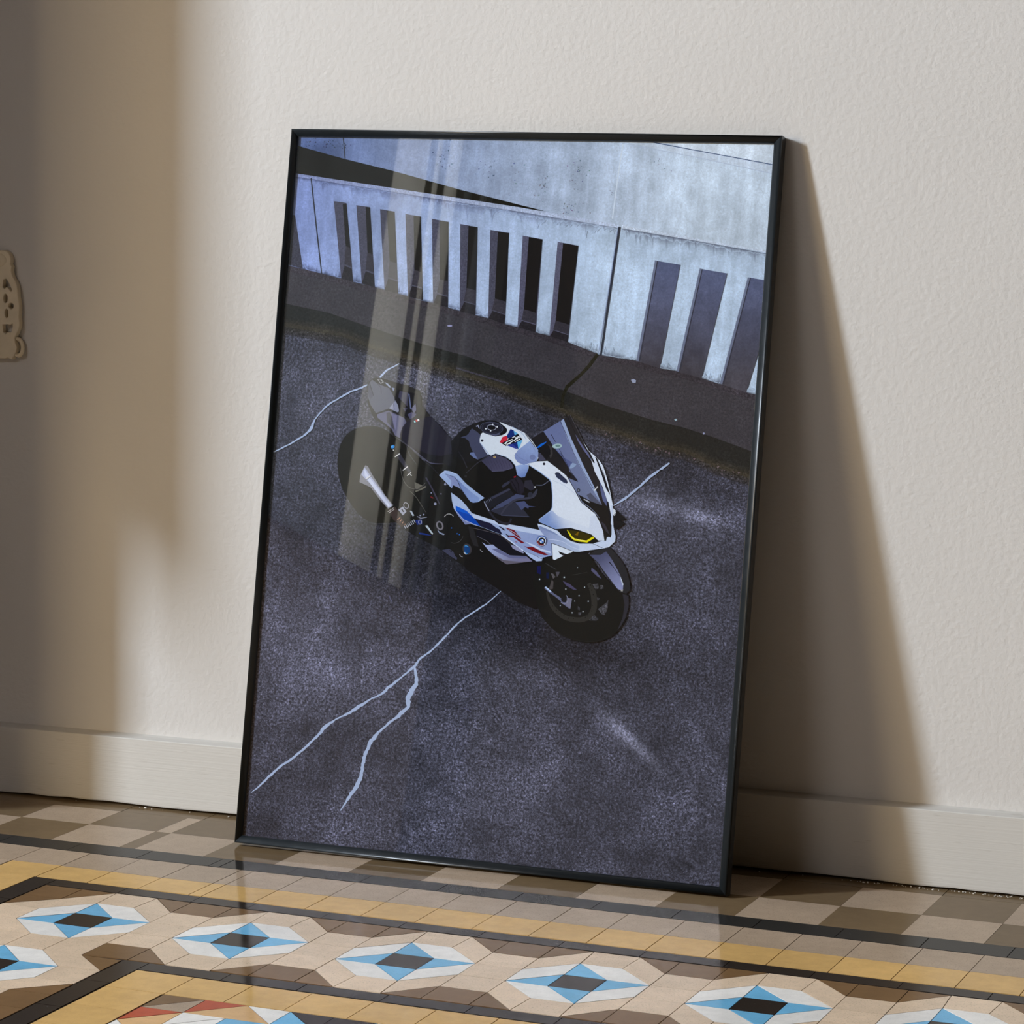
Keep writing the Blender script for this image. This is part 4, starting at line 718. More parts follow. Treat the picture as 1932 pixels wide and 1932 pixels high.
[2,2,63,66,89,159,176,212,254.9,741.5,254.3,748.5,256.7,741,255.9,749.6,258.5,740.5,257.9,747.3,260.3,740.1,259.8,745.5,262.1,739.6,261.6,745.3,263.9,739.2,263.3,745.6,265.7,738.7,265,746.8,267.5,738.3,266.8,746,269.3,737.8,268.8,743.1,271,737.5,270.6,741.9],
[2,2,64,67,89,161,178,213,271,737.5,270.6,741.9,272.7,737.2,272.3,742,274.4,736.8,274.1,741.7,276.2,736.5,275.7,742.7,277.9,736.2,277.5,740.8,279.6,735.8,279.2,740.6,281.4,735.5,281.1,738.3,283.1,735.1,282.8,738,284.8,734.8,284.4,739.3,286.5,734.5,286.3,737.3],
[2,2,65,68,89,163,180,214,286.5,734.5,286.3,737.3,288.2,734.1,287.8,739,290,733.8,289.5,739.2,291.7,733.5,291.1,740.6,293.4,733.1,292.2,747.7,295.2,732.8,294.5,741.3,297,732.5,296.3,741,298.7,732.1,298,740.6,300.5,731.8,299.9,738.7,302.3,731.4,301.9,736.8],
[2,2,66,69,90,165,182,215,302.3,731.4,301.9,736.8,304.1,731.1,303.7,736.2,305.9,730.7,305.4,735.7,307.6,730.4,307.1,737.1,309.4,730,308.8,738.2,311.2,729.5,310.5,738,312.9,729,312.2,737.6,314.6,728.5,314,736.8,316.4,728.1,315.5,739.2,318.1,727.6,317.3,737.9],
[2,2,66,69,90,167,184,216,318.1,727.6,317.3,737.9,319.9,727.1,319.1,737.1,321.6,726.6,320.5,740,323.4,726.1,322.4,737.3,325.1,725.6,324.5,732.8,326.9,725.1,325.7,739.6,328.6,724.6,327.9,732.5,330.3,724.1,329.7,732.1,332.1,723.6,331.4,732.2,333.8,723.2,332.6,737.6],
[2,2,67,70,91,169,186,217,333.8,723.2,332.6,737.6,335.5,722.7,335,729.6,337.4,722.3,337,727.2,339.2,722,338.9,725.8,341.1,721.6,340.8,724.5,342.9,721.3,342.5,726.1,344.8,720.9,344.5,723.8,346.6,720.6,346.4,723.4,348.4,720.2,348.2,723.1,350.3,719.9,350,723.6],
[2,2,68,71,91,171,189,218,350.3,719.9,350,723.6,352.1,719.5,351.9,722.5,354,719.2,353.7,722,355.8,718.8,355.6,721.7,357.6,718.4,357,725.3,359.3,718,358.8,723.9,361.1,717.6,360.7,722.5,362.8,717.2,362.6,720.2,364.6,716.9,364.4,719.7,366.4,716.5,366,721],
[2,2,69,72,91,173,191,219,366.4,716.5,366,721,368.1,716.1,367.8,719.7,369.9,715.7,369.6,718.5,371.6,715.3,371.3,719.5,373.4,714.9,372.9,720.2,375.1,714.5,374.7,719.4,376.9,714.1,376.4,719.6,378.6,713.7,378.1,720.6,380.4,713.3,379.8,720.7,382.2,713,381.5,721.4],
[2,2,70,73,92,175,193,220,382.2,713,381.5,721.4,383.9,712.6,383.5,718.7,385.7,712.2,385.4,716.1,387.5,711.9,387,717.8,389.3,711.5,388.8,716.9,391,711.1,390.5,717.4,392.8,710.8,392.4,716,394.6,710.4,394,717.5,396.4,710,395.9,716,398.1,709.7,397.6,715.5],
[2,2,70,74,92,177,195,221,398.1,709.7,397.6,715.5,399.9,709.2,399.1,718.8,401.6,708.7,401,716.6,403.3,708.3,402.6,716.7,405.1,707.8,404.5,714.6,406.8,707.3,406.3,714,408.5,706.9,408.1,712.1,410.3,706.4,409.8,711.9,412,705.9,411.7,709.7,413.7,705.5,413.3,711],
[2,2,71,74,93,179,197,222,413.7,705.5,413.3,711,415.5,705,415.1,709.7,417.2,704.5,416.8,709.8,418.9,704.1,418.6,708.1,420.7,703.6,420.4,706.4,422.4,703.1,422.1,707.2,424.1,702.7,423.6,708.9,425.8,702.2,425.4,707.5,427.6,701.6,427.3,704.5,429.3,701.1,429.1,703.9],
[2,2,72,75,93,181,199,223,429.3,701.1,429.1,703.9,431,700.5,430.8,703.3,432.7,699.9,432.5,702.7,434.4,699.4,434,704.1,436.1,698.8,435.7,703.9,437.8,698.2,437.1,707.3,439.6,697.7,439.2,702.4,441.3,697.1,440.7,704.1,443,696.5,442.5,702.3,444.7,696,444.1,702.7],
[2,2,72,76,94,182,200,224,444.7,696,444.1,702.7,446.4,695.4,445.9,702,448.1,694.9,447.7,699.3,449.8,694.3,449.3,700.2,451.5,693.7,451.1,698.8,453.2,693.2,452.6,700.8,454.9,692.6,454.2,701,456.6,692,456,700.3,458.3,691.5,457.3,704.5,460,690.9,459.6,696.2],
[2,2,72,76,94,182,200,224,460,690.9,459.6,696.2,461.7,690.4,460.8,702.6,463.4,689.8,462.8,698.2,465.1,689.2,464.5,697.6,466.9,688.7,465.7,702.9,468.6,688.1,467.9,696.4,470.2,687.5,469.6,695.8,471.9,687,471.4,693.6,473.6,686.8,472.9,695.2,475.3,686.6,474.2,700.8],
[2,2,72,76,94,182,200,224,475.3,686.6,474.2,700.8,477,686.4,476.4,694.1,478.6,686.2,477.5,700.4,480.3,686.1,479.6,694.2,482,685.9,481.4,692.5,483.6,685.7,483,693.8,485.3,685.5,484.6,693.9,487,685.3,486.4,692.1,488.6,685.1,487.8,695.7,490.3,685,489.2,698.2],
[2,2,72,76,94,182,200,224,490.3,685,489.2,698.2,492,684.8,491.3,693.1,493.6,684.6,493.1,691.8,495.3,684.4,494.6,692.8,496.9,684.2,496.3,692.6,498.6,684,497.9,692.4,500.3,683.9,499.6,692.2,501.9,683.7,501.4,690.9,503.6,683.5,503.1,690.4,505.3,683.3,504.7,690],
[2,2,72,76,94,182,200,224,505.3,683.3,504.7,690,506.9,683.1,506.6,687.5,508.6,682.9,508.3,686.5,510.2,682.8,510,685.5,511.9,682.6,511.6,686.9,513.5,682.4,513.1,687.6,515.2,682.2,514.7,688.4,516.9,682,516.2,690,518.5,681.8,518.1,687.3,520.2,681.7,519.8,686.6],
[2,2,72,76,94,182,200,224,520.2,681.7,519.8,686.6,521.8,681.5,521.4,687.3,523.5,681,523,687,525.1,680.6,524.9,684.3,526.8,680.2,526.5,683.6,528.5,679.8,528.2,682.7,530.1,679.4,529.8,683.8,531.8,679,531.5,682.1,533.4,678.5,533.2,681.5,535.1,678.1,534.4,686.3],
[2,2,72,76,94,182,200,224,535.1,678.1,534.4,686.3,536.7,677.7,536.3,683.7,538.4,677.3,537.8,685.2,540,676.9,539.5,683,541.7,676.4,541.2,682.3,543.3,676,542.9,681.3,545,675.6,544.5,682.1,546.6,675.2,546,682.9,548.3,674.8,547.8,681.1,549.9,674.3,549,685.6],
[2,2,72,76,94,182,200,224,549.9,674.3,549,685.6,551.6,673.9,550.8,683.8,553.2,673.5,552.7,680.7,554.9,673.1,554.4,679.3,556.6,672.9,556.1,678.6,558.3,672.7,557.7,680.2,560,672.5,559.4,679.5,561.6,672.3,561.2,677.3,563.3,672.1,563.1,674.9,565,671.9,564.6,676.8],
[2,2,72,76,94,182,200,224,565,671.9,564.6,676.8,566.7,671.7,566,681.4,568.4,671.5,567.9,678.1,570.1,671.3,569.6,677.3,571.8,671.1,571.4,675.7,573.5,670.9,573.2,673.9,575.1,670.7,574.9,674.3,576.8,670.5,576.4,675.8,578.5,670.3,578.3,673.4,580.2,670,579.8,674.7],
[2,2,72,76,94,182,200,224,580.2,670,579.8,674.7,581.8,669.6,581.6,672.4,583.5,669.2,583.3,672,585.1,668.8,584.9,671.9,586.8,668.5,586.5,672.2,588.4,668.1,588,673.1,590.1,667.7,589.8,671.3,591.7,667.3,591.4,671.8,593.4,667,593.2,669.7,595,666.6,594.8,669.4],
[2,2,72,76,94,182,200,224,595,666.6,594.8,669.4,596.7,666.2,596.3,670.8,598.3,665.8,598.1,668.6,600,665.5,599.6,669.6,601.6,665.1,601.4,667.9,603.3,664.7,602.9,669.4,604.9,664.4,604.5,669.1,606.5,664,606.2,667.9,608.2,663.6,608,666.7,609.8,663.2,609.5,667.8],
[2,2,72,76,94,182,200,224,609.8,663.2,609.5,667.8,611.5,662.9,611.2,666.1,613.1,662.5,612.9,665.2,614.8,662,614.5,666.6,616.5,661.6,616.2,665.8,618.2,661.2,617.4,671,619.9,660.8,619.5,665.1,621.6,660.3,621,667,623.3,659.9,622.8,666,625,659.5,624.1,671],
[2,2,72,76,94,182,200,224,625,659.5,624.1,671,626.6,659,626.3,663.7,628.3,658.6,627.9,663.8,630,658.2,629.7,662.8,631.7,657.7,631.2,664.5,633.4,657.3,632.9,663.3,635.1,656.9,634.5,664.5,636.8,656.4,635.7,670.5,638.4,656,637.4,670,640.1,655.6,639.5,663.8],
[2,2,72,76,94,182,200,224,640.1,655.6,639.5,663.8,641.8,655.1,641.1,663.4,643.4,654.7,642.8,663,645.1,654.3,644.5,661.6,646.8,653.9,646.1,661.7,648.4,653.4,648,659.4,650.1,653,649.7,657.4,651.7,652.6,651.3,658.8,653.4,652.2,653.1,656.4,655.1,651.7,654.9,654.5],
[2,2,72,76,94,182,200,224,655.1,651.7,654.9,654.5,656.7,651.3,656.5,654,658.4,650.9,658.2,653.6,660,650.5,659.8,653.2,661.7,650,661.5,652.8,663.4,649.6,663,654.3,665,649.2,664.8,651.9,666.7,648.8,666.5,651.5,668.3,648.3,668.1,651.9,670,647.9,669.7,651.2],
[2,2,72,76,94,182,200,224,670,647.9,669.7,651.2,671.6,647.5,671.4,650.9,673.3,647,672.6,655.8,675,646.6,674.5,653.1,676.6,646.3,676.1,652,678.1,646,677.6,652.9,679.7,645.7,679.1,654,681.3,645.4,680.7,653.6,682.9,645.1,682.4,652.2,684.5,644.8,683.9,653],
[2,2,72,76,94,182,200,224,684.5,644.8,683.9,653,686.1,644.5,685.7,650.5,687.7,644.2,687.1,651.5,689.3,643.9,688.7,652.1,690.9,643.6,690.4,650.2,692.5,643.3,691.9,651.1,694.1,643,693.5,649.9,695.6,642.8,695.1,649.9,697.2,642.5,696.6,650.7],
[2,2,39,40,59,130,146,197,9.1,792.2,9,793.7,11,791.9,10.8,794,12.9,791.5,12.8,793,14.9,791.2,14.7,793.9,16.8,790.9,16.6,792.7,18.7,790.5,18.5,793.3,20.7,790.2,20.5,792.5,22.6,789.9,22.4,792.6,24.5,789.5,24.2,793.3,26.4,789.2,26.1,792.9],
[2,2,39,41,59,132,148,198,26.4,789.2,26.1,792.9,28.4,788.8,28,793.2,30.3,788.5,29.9,792.5,32.2,788.2,31.8,792.5,34.1,787.8,33.8,791.3,35.9,787.5,35.3,794,37.7,787.1,37.5,790.3,39.6,786.7,39.4,788.6,41.4,786.4,41.3,787.8,43.2,786,43.1,787.5],
[2,2,40,42,59,134,150,199,43.2,786,43.1,787.5,45.1,785.7,45,787.1,46.9,785.3,46.8,786.8,48.8,784.9,48.6,787.1,50.6,784.6,50.4,786.9,52.4,784.2,52.3,785.7,54.3,783.9,54.1,785.3,56.1,783.5,56,785,57.9,783.1,57.8,785.2,59.8,782.8,59.5,785.4],
[2,2,40,42,60,136,152,200,59.8,782.8,59.5,785.4,61.6,782.4,61.4,784.1,63.4,782.1,63.2,784.8,65.2,781.7,64.9,785.3,67.1,781.4,66.4,788.8,68.9,781,68.3,788.4,70.7,780.7,70.2,786.8,72.6,780.3,72.2,784.5,74.4,779.9,74.1,783.6,76.2,779.6,76,782],
[2,2,41,43,60,137,154,201,76.2,779.6,76,782,78,779.2,77.8,782.3,79.9,778.9,79.6,782.2,81.7,778.5,81.4,781.6,83.5,778.2,83.3,780.6,85.3,777.8,85.2,779.9,87.2,777.5,87,778.9,89,777.1,88.8,779,90.8,776.7,90.6,779.3,92.7,776.3,92.5,778.8],
[2,2,41,43,60,139,156,202,92.7,776.3,92.5,778.8,94.5,775.9,94.1,781.3,96.4,775.5,96.1,779.5,98.3,775.1,97.9,779.4,100.2,774.7,99.8,779,102,774.3,101.7,777.8,103.9,773.9,103.5,778.5,105.8,773.5,105.7,775,107.7,773,107.5,774.5,109.5,772.6,109.4,774.1],
[2,2,42,44,60,141,158,203,109.5,772.6,109.4,774.1,111.4,772.3,111.2,774.8,113.2,771.9,113,774.5,115.1,771.5,114.9,773.5,116.9,771.2,116.8,772.6,118.7,770.8,118.5,773.3,120.6,770.5,120.4,772.6,122.4,770.1,122.1,773.5,124.3,769.8,124,772.4,126.1,769.4,125.8,773.4],
[2,2,42,44,61,143,160,204,126.1,769.4,125.8,773.4,127.9,769,127.6,772.5,129.8,768.7,129.5,772.1,131.6,768.3,131.4,770.7,133.4,768,133.3,769.4,135.3,767.6,135.2,769,137.1,767.2,136.9,769.2,138.9,766.9,138.7,770.1,140.8,766.5,140.5,769.5,142.6,766.2,142.3,769.8],
[2,2,43,45,61,145,162,205,142.6,766.2,142.3,769.8,144.4,765.8,144.2,768.7,146.2,765.4,145.9,769.3,148,764.9,147.7,769.3,149.8,764.5,149.5,768.9,151.7,764.1,151.3,768.5,153.5,763.7,153.1,768,155.3,763.3,154.9,767,157.1,762.9,156.8,765.6,158.9,762.5,158.7,765.1],
[2,2,44,45,61,147,164,206,158.9,762.5,158.7,765.1,160.7,762.1,160.6,763.7,162.6,761.7,162.3,764.3,164.4,761.3,164.2,764,166.2,760.9,165.9,764.6,168.1,760.5,167.8,763,169.9,760,169.7,762.2,171.7,759.6,171.5,762.5,173.5,759.2,173.4,761,175.4,758.8,175.1,761.5],
[2,2,44,46,62,149,166,207,175.4,758.8,175.1,761.5,177.2,758.4,176.9,761.2,179,758,178.7,761.3,180.8,757.6,180.5,761.9,182.7,757.2,182.3,761.2,184.5,756.8,184.2,760.1,186.3,756.4,185.9,760.7,188.1,756,187.6,762,189.9,755.6,189.5,761.1,191.7,755.2,191.4,758.5],
[2,2,45,47,62,151,168,208,191.7,755.2,191.4,758.5,193.5,754.8,193.2,758.4,195.2,754.4,194.7,760.2,197,753.9,196.7,757.3,198.7,753.5,198.4,757.7,200.5,753.1,200,759.3,202.2,752.7,201.9,757,204,752.3,203.6,757.6,205.7,751.9,205.5,754.7,207.5,751.5,207.2,755.4],
[2,2,45,47,62,153,170,209,207.5,751.5,207.2,755.4,209.2,751.1,209,753.5,211,750.7,210.9,752.2,212.8,750.3,212.5,753.1,214.5,749.9,214.2,753,216.3,749.6,215.9,753.7,218.1,749.3,217.7,753.6,219.8,749,219.5,753.2,221.6,748.7,221.3,752.4,223.4,748.4,223,752.7],
[2,2,46,48,63,155,172,210,223.4,748.4,223,752.7,225.1,748.1,224.8,752.4,226.9,747.9,226.6,752.1,228.7,747.6,228.1,754.2,230.4,747.2,230.2,750.1,232.2,746.8,232,749.2,233.9,746.4,233.8,747.8,235.7,745.9,235.5,747.5,237.4,745.5,237.3,747,239.1,745.1,239,747.1],
[2,2,47,48,63,157,174,211,239.1,745.1,239,747.1,240.9,744.7,240.8,746.2,242.6,744.3,242.4,746.6,244.4,743.9,244.1,747,246.1,743.5,245.9,746,247.8,743.1,247.6,746,249.6,742.7,249.4,745,251.3,742.3,251.1,745,253.1,741.9,252.9,743.8,254.9,741.5,254.7,743],
[2,2,47,49,63,159,176,212,254.9,741.5,254.7,743,256.7,741,256.5,743.1,258.5,740.5,258.3,743.1,260.3,740.1,260.1,742.4,262.1,739.6,261.6,745.7,263.9,739.2,263.6,742.3,265.7,738.7,265.4,742.2,267.5,738.3,267.2,741.5,269.3,737.8,268.9,742.1,271,737.5,270.7,740.9],
[2,2,48,49,63,161,178,213,271,737.5,270.7,740.9,272.7,737.2,272.5,739.5,274.4,736.8,274.3,738.7,276.2,736.5,276.1,737.9,277.9,736.2,277.8,737.6,279.6,735.8,279.4,738.3,281.4,735.5,281.2,737.2,283.1,735.1,282.9,737.1,284.8,734.8,284.6,736.8,286.5,734.5,286.4,736.1],
[2,2,48,50,64,163,180,214,286.5,734.5,286.4,736.1,288.2,734.1,288.1,735.6,290,733.8,289.8,735.2,291.7,733.5,291.6,734.9,293.4,733.1,293.2,735,295.2,732.8,295,735.2,297,732.5,296.7,735.3,298.7,732.1,298.3,737.5,300.5,731.8,300.1,737.5,302.3,731.4,302,734.7],
[2,2,49,50,64,165,182,215,302.3,731.4,302,734.7,304.1,731.1,303.9,733.3,305.9,730.7,305.7,732.6,307.6,730.4,307.4,733.5,309.4,730,309.2,732.6,311.2,729.5,310.9,733,312.9,729,312.6,733.3,314.6,728.5,314.2,733.7,316.4,728.1,316.1,731.3,318.1,727.6,317.8,731.3],
[2,2,50,51,64,167,184,216,318.1,727.6,317.8,731.3,319.9,727.1,319.6,730.7,321.6,726.6,321.3,730.9,323.4,726.1,323,730.4,325.1,725.6,324.8,729.9,326.9,725.1,326.5,729.4,328.6,724.6,328.2,728.9,330.3,724.1,330,728.4,332.1,723.6,331.7,727.9,333.8,723.2,333.5,726.9],
[2,2,50,52,65,169,186,217,333.8,723.2,333.5,726.9,335.5,722.7,335.2,726.9,337.4,722.3,337.1,725.6,339.2,722,338.9,725.6,341.1,721.6,340.7,725.9,342.9,721.3,342.6,725.4,344.8,720.9,344.4,724.8,346.6,720.6,346.3,724.1,348.4,720.2,348.1,724.2,350.3,719.9,350,723.6],
[2,2,51,52,65,171,189,218,350.3,719.9,350,723.6,352.1,719.5,351.8,723.8,354,719.2,353.4,726,355.8,718.8,355.5,722.1,357.6,718.4,357.3,721.8,359.3,718,359,722.3,361.1,717.6,360.7,721.9,362.8,717.2,362.2,724.5,364.6,716.9,364.2,721.1,366.4,716.5,366,720.7],
[2,2,51,53,65,173,191,219,366.4,716.5,366,720.7,368.1,716.1,367.8,720.3,369.9,715.7,369.5,719.9,371.6,715.3,371.3,719.5,373.4,714.9,373,719.1,375.1,714.5,374.8,718.7,376.9,714.1,376.6,717.9,378.6,713.7,378.1,720.2,380.4,713.3,380.1,717,382.2,713,382,715.5],
[2,2,52,54,66,175,193,220,382.2,713,382,715.5,383.9,712.6,383.8,714.2,385.7,712.2,385.6,713.8,387.5,711.9,387.3,713.9,389.3,711.5,389,714.4,391,711.1,390.7,714.8,392.8,710.8,392.4,716.5,394.6,710.4,394.2,715.1,396.4,710,396.1,713.8,398.1,709.7,397.8,713.1],
[2,2,53,54,66,177,195,221,398.1,709.7,397.8,713.1,399.9,709.2,399.6,712.1,401.6,708.7,401.1,714.4,403.3,708.3,403.1,711.6,405.1,707.8,404.7,711.9,406.8,707.3,406.5,711.2,408.5,706.9,408.2,710.8,410.3,706.4,409.7,713.6,412,705.9,411.6,711.4,413.7,705.5,413.5,708.1],
[2,2,53,55,66,179,197,222,413.7,705.5,413.5,708.1,415.5,705,415.3,706.5,417.2,704.5,417.1,705.9,418.9,704.1,418.8,705.5,420.7,703.6,420.5,705.8,422.4,703.1,422.2,704.8,424.1,702.7,424,704.1,425.8,702.2,425.6,704.6,427.6,701.6,427.4,703,429.3,701.1,429.2,702.5],
[2,2,54,55,66,181,199,223,429.3,701.1,429.2,702.5,431,700.5,430.9,701.9,432.7,699.9,432.6,701.3,434.4,699.4,434.3,700.9,436.1,698.8,436,700.9,437.8,698.2,437.7,699.6,439.6,697.7,439.4,699.1,441.3,697.1,441.1,699.5,443,696.5,442.8,699,444.7,696,444.4,699.6],
[2,2,54,56,67,182,200,224,444.7,696,444.4,699.6,446.4,695.4,446.3,696.8,448.1,694.9,447.9,696.9,449.8,694.3,449.6,697.4,451.5,693.7,450.9,700.7,453.2,693.2,452.9,697.4,454.9,692.6,454.5,698.3,456.6,692,456.3,696.2,458.3,691.5,458,695.1,460,690.9,459.6,695.7],
[2,2,54,56,67,182,200,224,460,690.9,459.6,695.7,461.7,690.4,461.5,692.9,463.4,689.8,463.2,693.3,465.1,689.2,464.8,693.4,466.9,688.7,466.5,692.9,468.6,688.1,468.3,691.1,470.2,687.5,469.8,692.7,471.9,687,471.7,690.4,473.6,686.8,473.3,691,475.3,686.6,475,690.8],
[2,2,54,56,67,182,200,224,475.3,686.6,475,690.8,477,686.4,476.7,689.8,478.6,686.2,478.4,688.6,480.3,686.1,480.1,688.4,482,685.9,481.8,687.6,483.6,685.7,483.4,688.5,485.3,685.5,485.1,687.9,487,685.3,486.8,687.2,488.6,685.1,488.5,686.6,490.3,685,490.1,687.3],
[2,2,54,56,67,182,200,224,490.3,685,490.1,687.3,492,684.8,491.8,686.9,493.6,684.6,493.5,686.1,495.3,684.4,495.2,685.8,496.9,684.2,496.8,685.6,498.6,684,498.5,685.4,500.3,683.9,500.1,686.4,501.9,683.7,501.8,685.2,503.6,683.5,503.4,686,505.3,683.3,505.1,685.4],
[2,2,54,56,67,182,200,224,505.3,683.3,505.1,685.4,506.9,683.1,506.7,686.3,508.6,682.9,508.2,687,510.2,682.8,509.9,686.7,511.9,682.6,511.6,686.8,513.5,682.4,513.3,685.8,515.2,682.2,515,684.6,516.9,682,516.6,685.6,518.5,681.8,518.2,685.2,520.2,681.7,520,683.8],
[2,2,54,56,67,182,200,224,520.2,681.7,520,683.8,521.8,681.5,521.5,686.2,523.5,681,523.2,684.3,525.1,680.6,525,682,526.8,680.2,526.6,682.8,528.5,679.8,528.2,682.5,530.1,679.4,529.9,682.7,531.8,679,531.5,681.7,533.4,678.5,533.1,683,535.1,678.1,534.9,679.9],
[2,2,54,56,67,182,200,224,535.1,678.1,534.9,679.9,536.7,677.7,536.6,679.3,538.4,677.3,538.2,679.2,540,676.9,539.9,679,541.7,676.4,541.6,677.9,543.3,676,543.1,678.5,545,675.6,544.8,678.1,546.6,675.2,546.4,678.5,548.3,674.8,548.1,677.7,549.9,674.3,549.7,677.4],
[2,2,54,56,67,182,200,224,549.9,674.3,549.7,677.4,551.6,673.9,551.4,675.9,553.2,673.5,553.1,674.9,554.9,673.1,554.8,674.5,556.6,672.9,556.4,674.8,558.3,672.7,558.1,674.1,560,672.5,559.8,673.9,561.6,672.3,561.5,674,563.3,672.1,563.2,673.6,565,671.9,564.9,673.8],
[2,2,54,56,67,182,200,224,565,671.9,564.9,673.8,566.7,671.7,566.6,673.7,568.4,671.5,568.3,673.2,570.1,671.3,570,672.7,571.8,671.1,571.7,672.5,573.5,670.9,573.4,672.3,575.1,670.7,575,672.7,576.8,670.5,576.6,673.4,578.5,670.3,578.3,672.6,580.2,670,580,672.9],
[2,2,54,56,67,182,200,224,580.2,670,580,672.9,581.8,669.6,581.5,674.1,583.5,669.2,583.4,670.7,585.1,668.8,585,671,586.8,668.5,586.6,670.4,588.4,668.1,588.1,672.6,590.1,667.7,589.8,671,591.7,667.3,591.5,669.7,593.4,667,593.3,668.3,595,666.6,594.9,668],
[2,2,54,56,67,182,200,224,595,666.6,594.9,668,596.7,666.2,596.5,668.6,598.3,665.8,598.2,667.6,600,665.5,599.8,667,601.6,665.1,601.5,666.5,603.3,664.7,603.1,666.1,604.9,664.4,604.8,665.7,606.5,664,606.4,666.5,608.2,663.6,608,665.4,609.8,663.2,609.6,666],
[2,2,54,56,67,182,200,224,609.8,663.2,609.6,666,611.5,662.9,611.3,665.3,613.1,662.5,612.7,668.4,614.8,662,614.5,665.5,616.5,661.6,616.2,665.6,618.2,661.2,618,664.1,619.9,660.8,619.5,666.3,621.6,660.3,621.3,663.9,623.3,659.9,623,663,625,659.5,624.8,662],
[2,2,54,56,67,182,200,224,625,659.5,624.8,662,626.6,659,626.5,660.6,628.3,658.6,628.2,660,630,658.2,629.8,660.5,631.7,657.7,631.6,659.1,633.4,657.3,633.3,658.7,635.1,656.9,635,658.4,636.8,656.4,636.7,657.8,638.4,656,638.2,659,640.1,655.6,640,657],
[2,2,54,56,67,182,200,224,640.1,655.6,640,657,641.8,655.1,641.6,657.6,643.4,654.7,643.2,657.8,645.1,654.3,644.9,656.6,646.8,653.9,646.6,655.8,648.4,653.4,648.3,655.5,650.1,653,649.9,655.7,651.7,652.6,651.5,656,653.4,652.2,653.2,655.1,655.1,651.7,654.8,654.7],
[2,2,54,56,67,182,200,224,655.1,651.7,654.8,654.7,656.7,651.3,656.6,653.4,658.4,650.9,658.2,652.8,660,650.5,659.9,652.5,661.7,650,661.5,653.1,663.4,649.6,663.2,651.8,665,649.2,664.9,650.5,666.7,648.8,666.5,650.8,668.3,648.3,668.1,651.3,670,647.9,669.7,651.2],
[2,2,54,56,67,182,200,224,670,647.9,669.7,651.2,671.6,647.5,671.4,650.9,673.3,647,673,651,675,646.6,674.5,653,676.6,646.3,676.3,650,678.1,646,677.9,649.8,679.7,645.7,679.4,649.8,681.3,645.4,681,649.5,682.9,645.1,682.7,648.5,684.5,644.8,684.2,648.9],
[2,2,54,56,67,182,200,224,684.5,644.8,684.2,648.9,686.1,644.5,685.8,648.6,687.7,644.2,687.4,648.3,689.3,643.9,688.8,650.9,690.9,643.6,690.6,647.8,692.5,643.3,692.2,646.8,694.1,643,693.8,646.3,695.6,642.8,695.3,646.8,697.2,642.5,697,646.2],
[0,3,58,58,72,0,0,9.2,862.4,14.6,862.5,32.5,789.1,8.9,794.1],
[0,3,74,74,92,0,0,71,883.1,90,880.9,109.6,771.7,91.2,776.8],
[0,0,28,27,28,0,0,84.6,879.3,90.3,880.1,101.4,819.4,94.1,821.8],
[0,3,56,54,64,0,0,94.1,821.8,101.4,819.4,105.9,793.1,94.1,797.1],
[0,3,40,38,44,0,0,94.7,794.9,105.9,790.8,109.6,771.7,91.2,776.8],
[0,3,74,74,92,0,0,105,878.2,125.5,876,142.2,766.5,122.3,771.1],
[0,0,28,27,28,0,0,119,876.3,125.8,875.3,135.1,811.3,127.2,813.7],
[0,3,56,54,64,0,0,127.2,813.7,135.1,811.3,139,786.7,126.1,790.4],
[0,3,40,38,44,0,0,126.7,788.2,139,784.4,142.2,766.5,122.3,771.1],
[0,3,74,74,92,0,0,140.6,873.6,162.5,870.7,177.2,758.9,156.6,763.3],
[0,0,28,27,28,0,0,150.8,871.7,162.5,870.3,171.7,800.4,160.7,803.2],
[0,3,56,54,64,0,0,160.7,803.2,171.7,800.4,174.7,777.5,160.1,781.3],
[0,3,40,38,44,0,0,160.6,779.3,174.8,775.5,177.2,758.9,156.6,763.3],
[0,3,74,74,92,0,0,178.4,867.9,201.4,865,214,751.3,191.6,755.6],
[0,0,28,27,28,0,0,190.7,865.7,201.6,864.7,209.2,789.5,197.9,792.2],
[0,3,56,54,64,0,0,197.9,792.2,209.2,789.5,211.8,768.5,196,772.1],
[0,3,40,38,44,0,0,196.6,770.3,211.9,766.6,214,751.3,191.6,755.6],
[0,3,74,74,92,0,0,217.7,862.1,242.3,858.6,251.4,742.2,229.1,747],
[0,0,28,27,28,0,0,229.3,859.9,242.4,858.2,248,778.5,235.9,780.7],
[0,3,56,54,64,0,0,235.9,780.7,248,778.5,249.9,758.5,233.8,762.2],
[0,3,40,38,44,0,0,234.4,760.6,250,756.7,251.4,742.2,229.1,747],
[0,3,74,74,92,0,0,259.4,856.2,284.9,852.5,291.8,733.6,268.6,738.4],
[0,0,28,27,28,0,0,271.5,854.1,284.9,852.2,289.6,767.2,275.5,770.1],
[0,3,56,54,64,0,0,275.5,770.1,289.6,767.2,290.8,748.7,273.3,752.7],
[0,3,40,38,44,0,0,273.9,751.1,291,747.1,291.8,733.6,268.6,738.4],
[0,3,74,74,92,0,0,303.5,849.3,330.3,845.9,334.5,723.6,310.1,729.5],
[0,0,28,27,28,0,0,314.5,847.4,330.4,845.4,333.8,753.5,317.4,757.4],
[0,3,56,54,64,0,0,317.4,757.4,333.8,753.5,334.2,737,314.9,742.1],
[0,3,40,38,44,0,0,315.5,740.7,334.4,735.5,334.5,723.6,310.1,729.5],
[0,3,86,86,108,0,0,350.3,842.7,378.6,838.6,379.1,713.1,352.9,718.1],
[0,0,28,27,28,0,0,359.1,841,378.6,838.1,377.9,740,359.9,744.5],
[0,3,56,54,64,0,0,359.9,744.5,377.9,740,378.6,725.2,357.7,730],
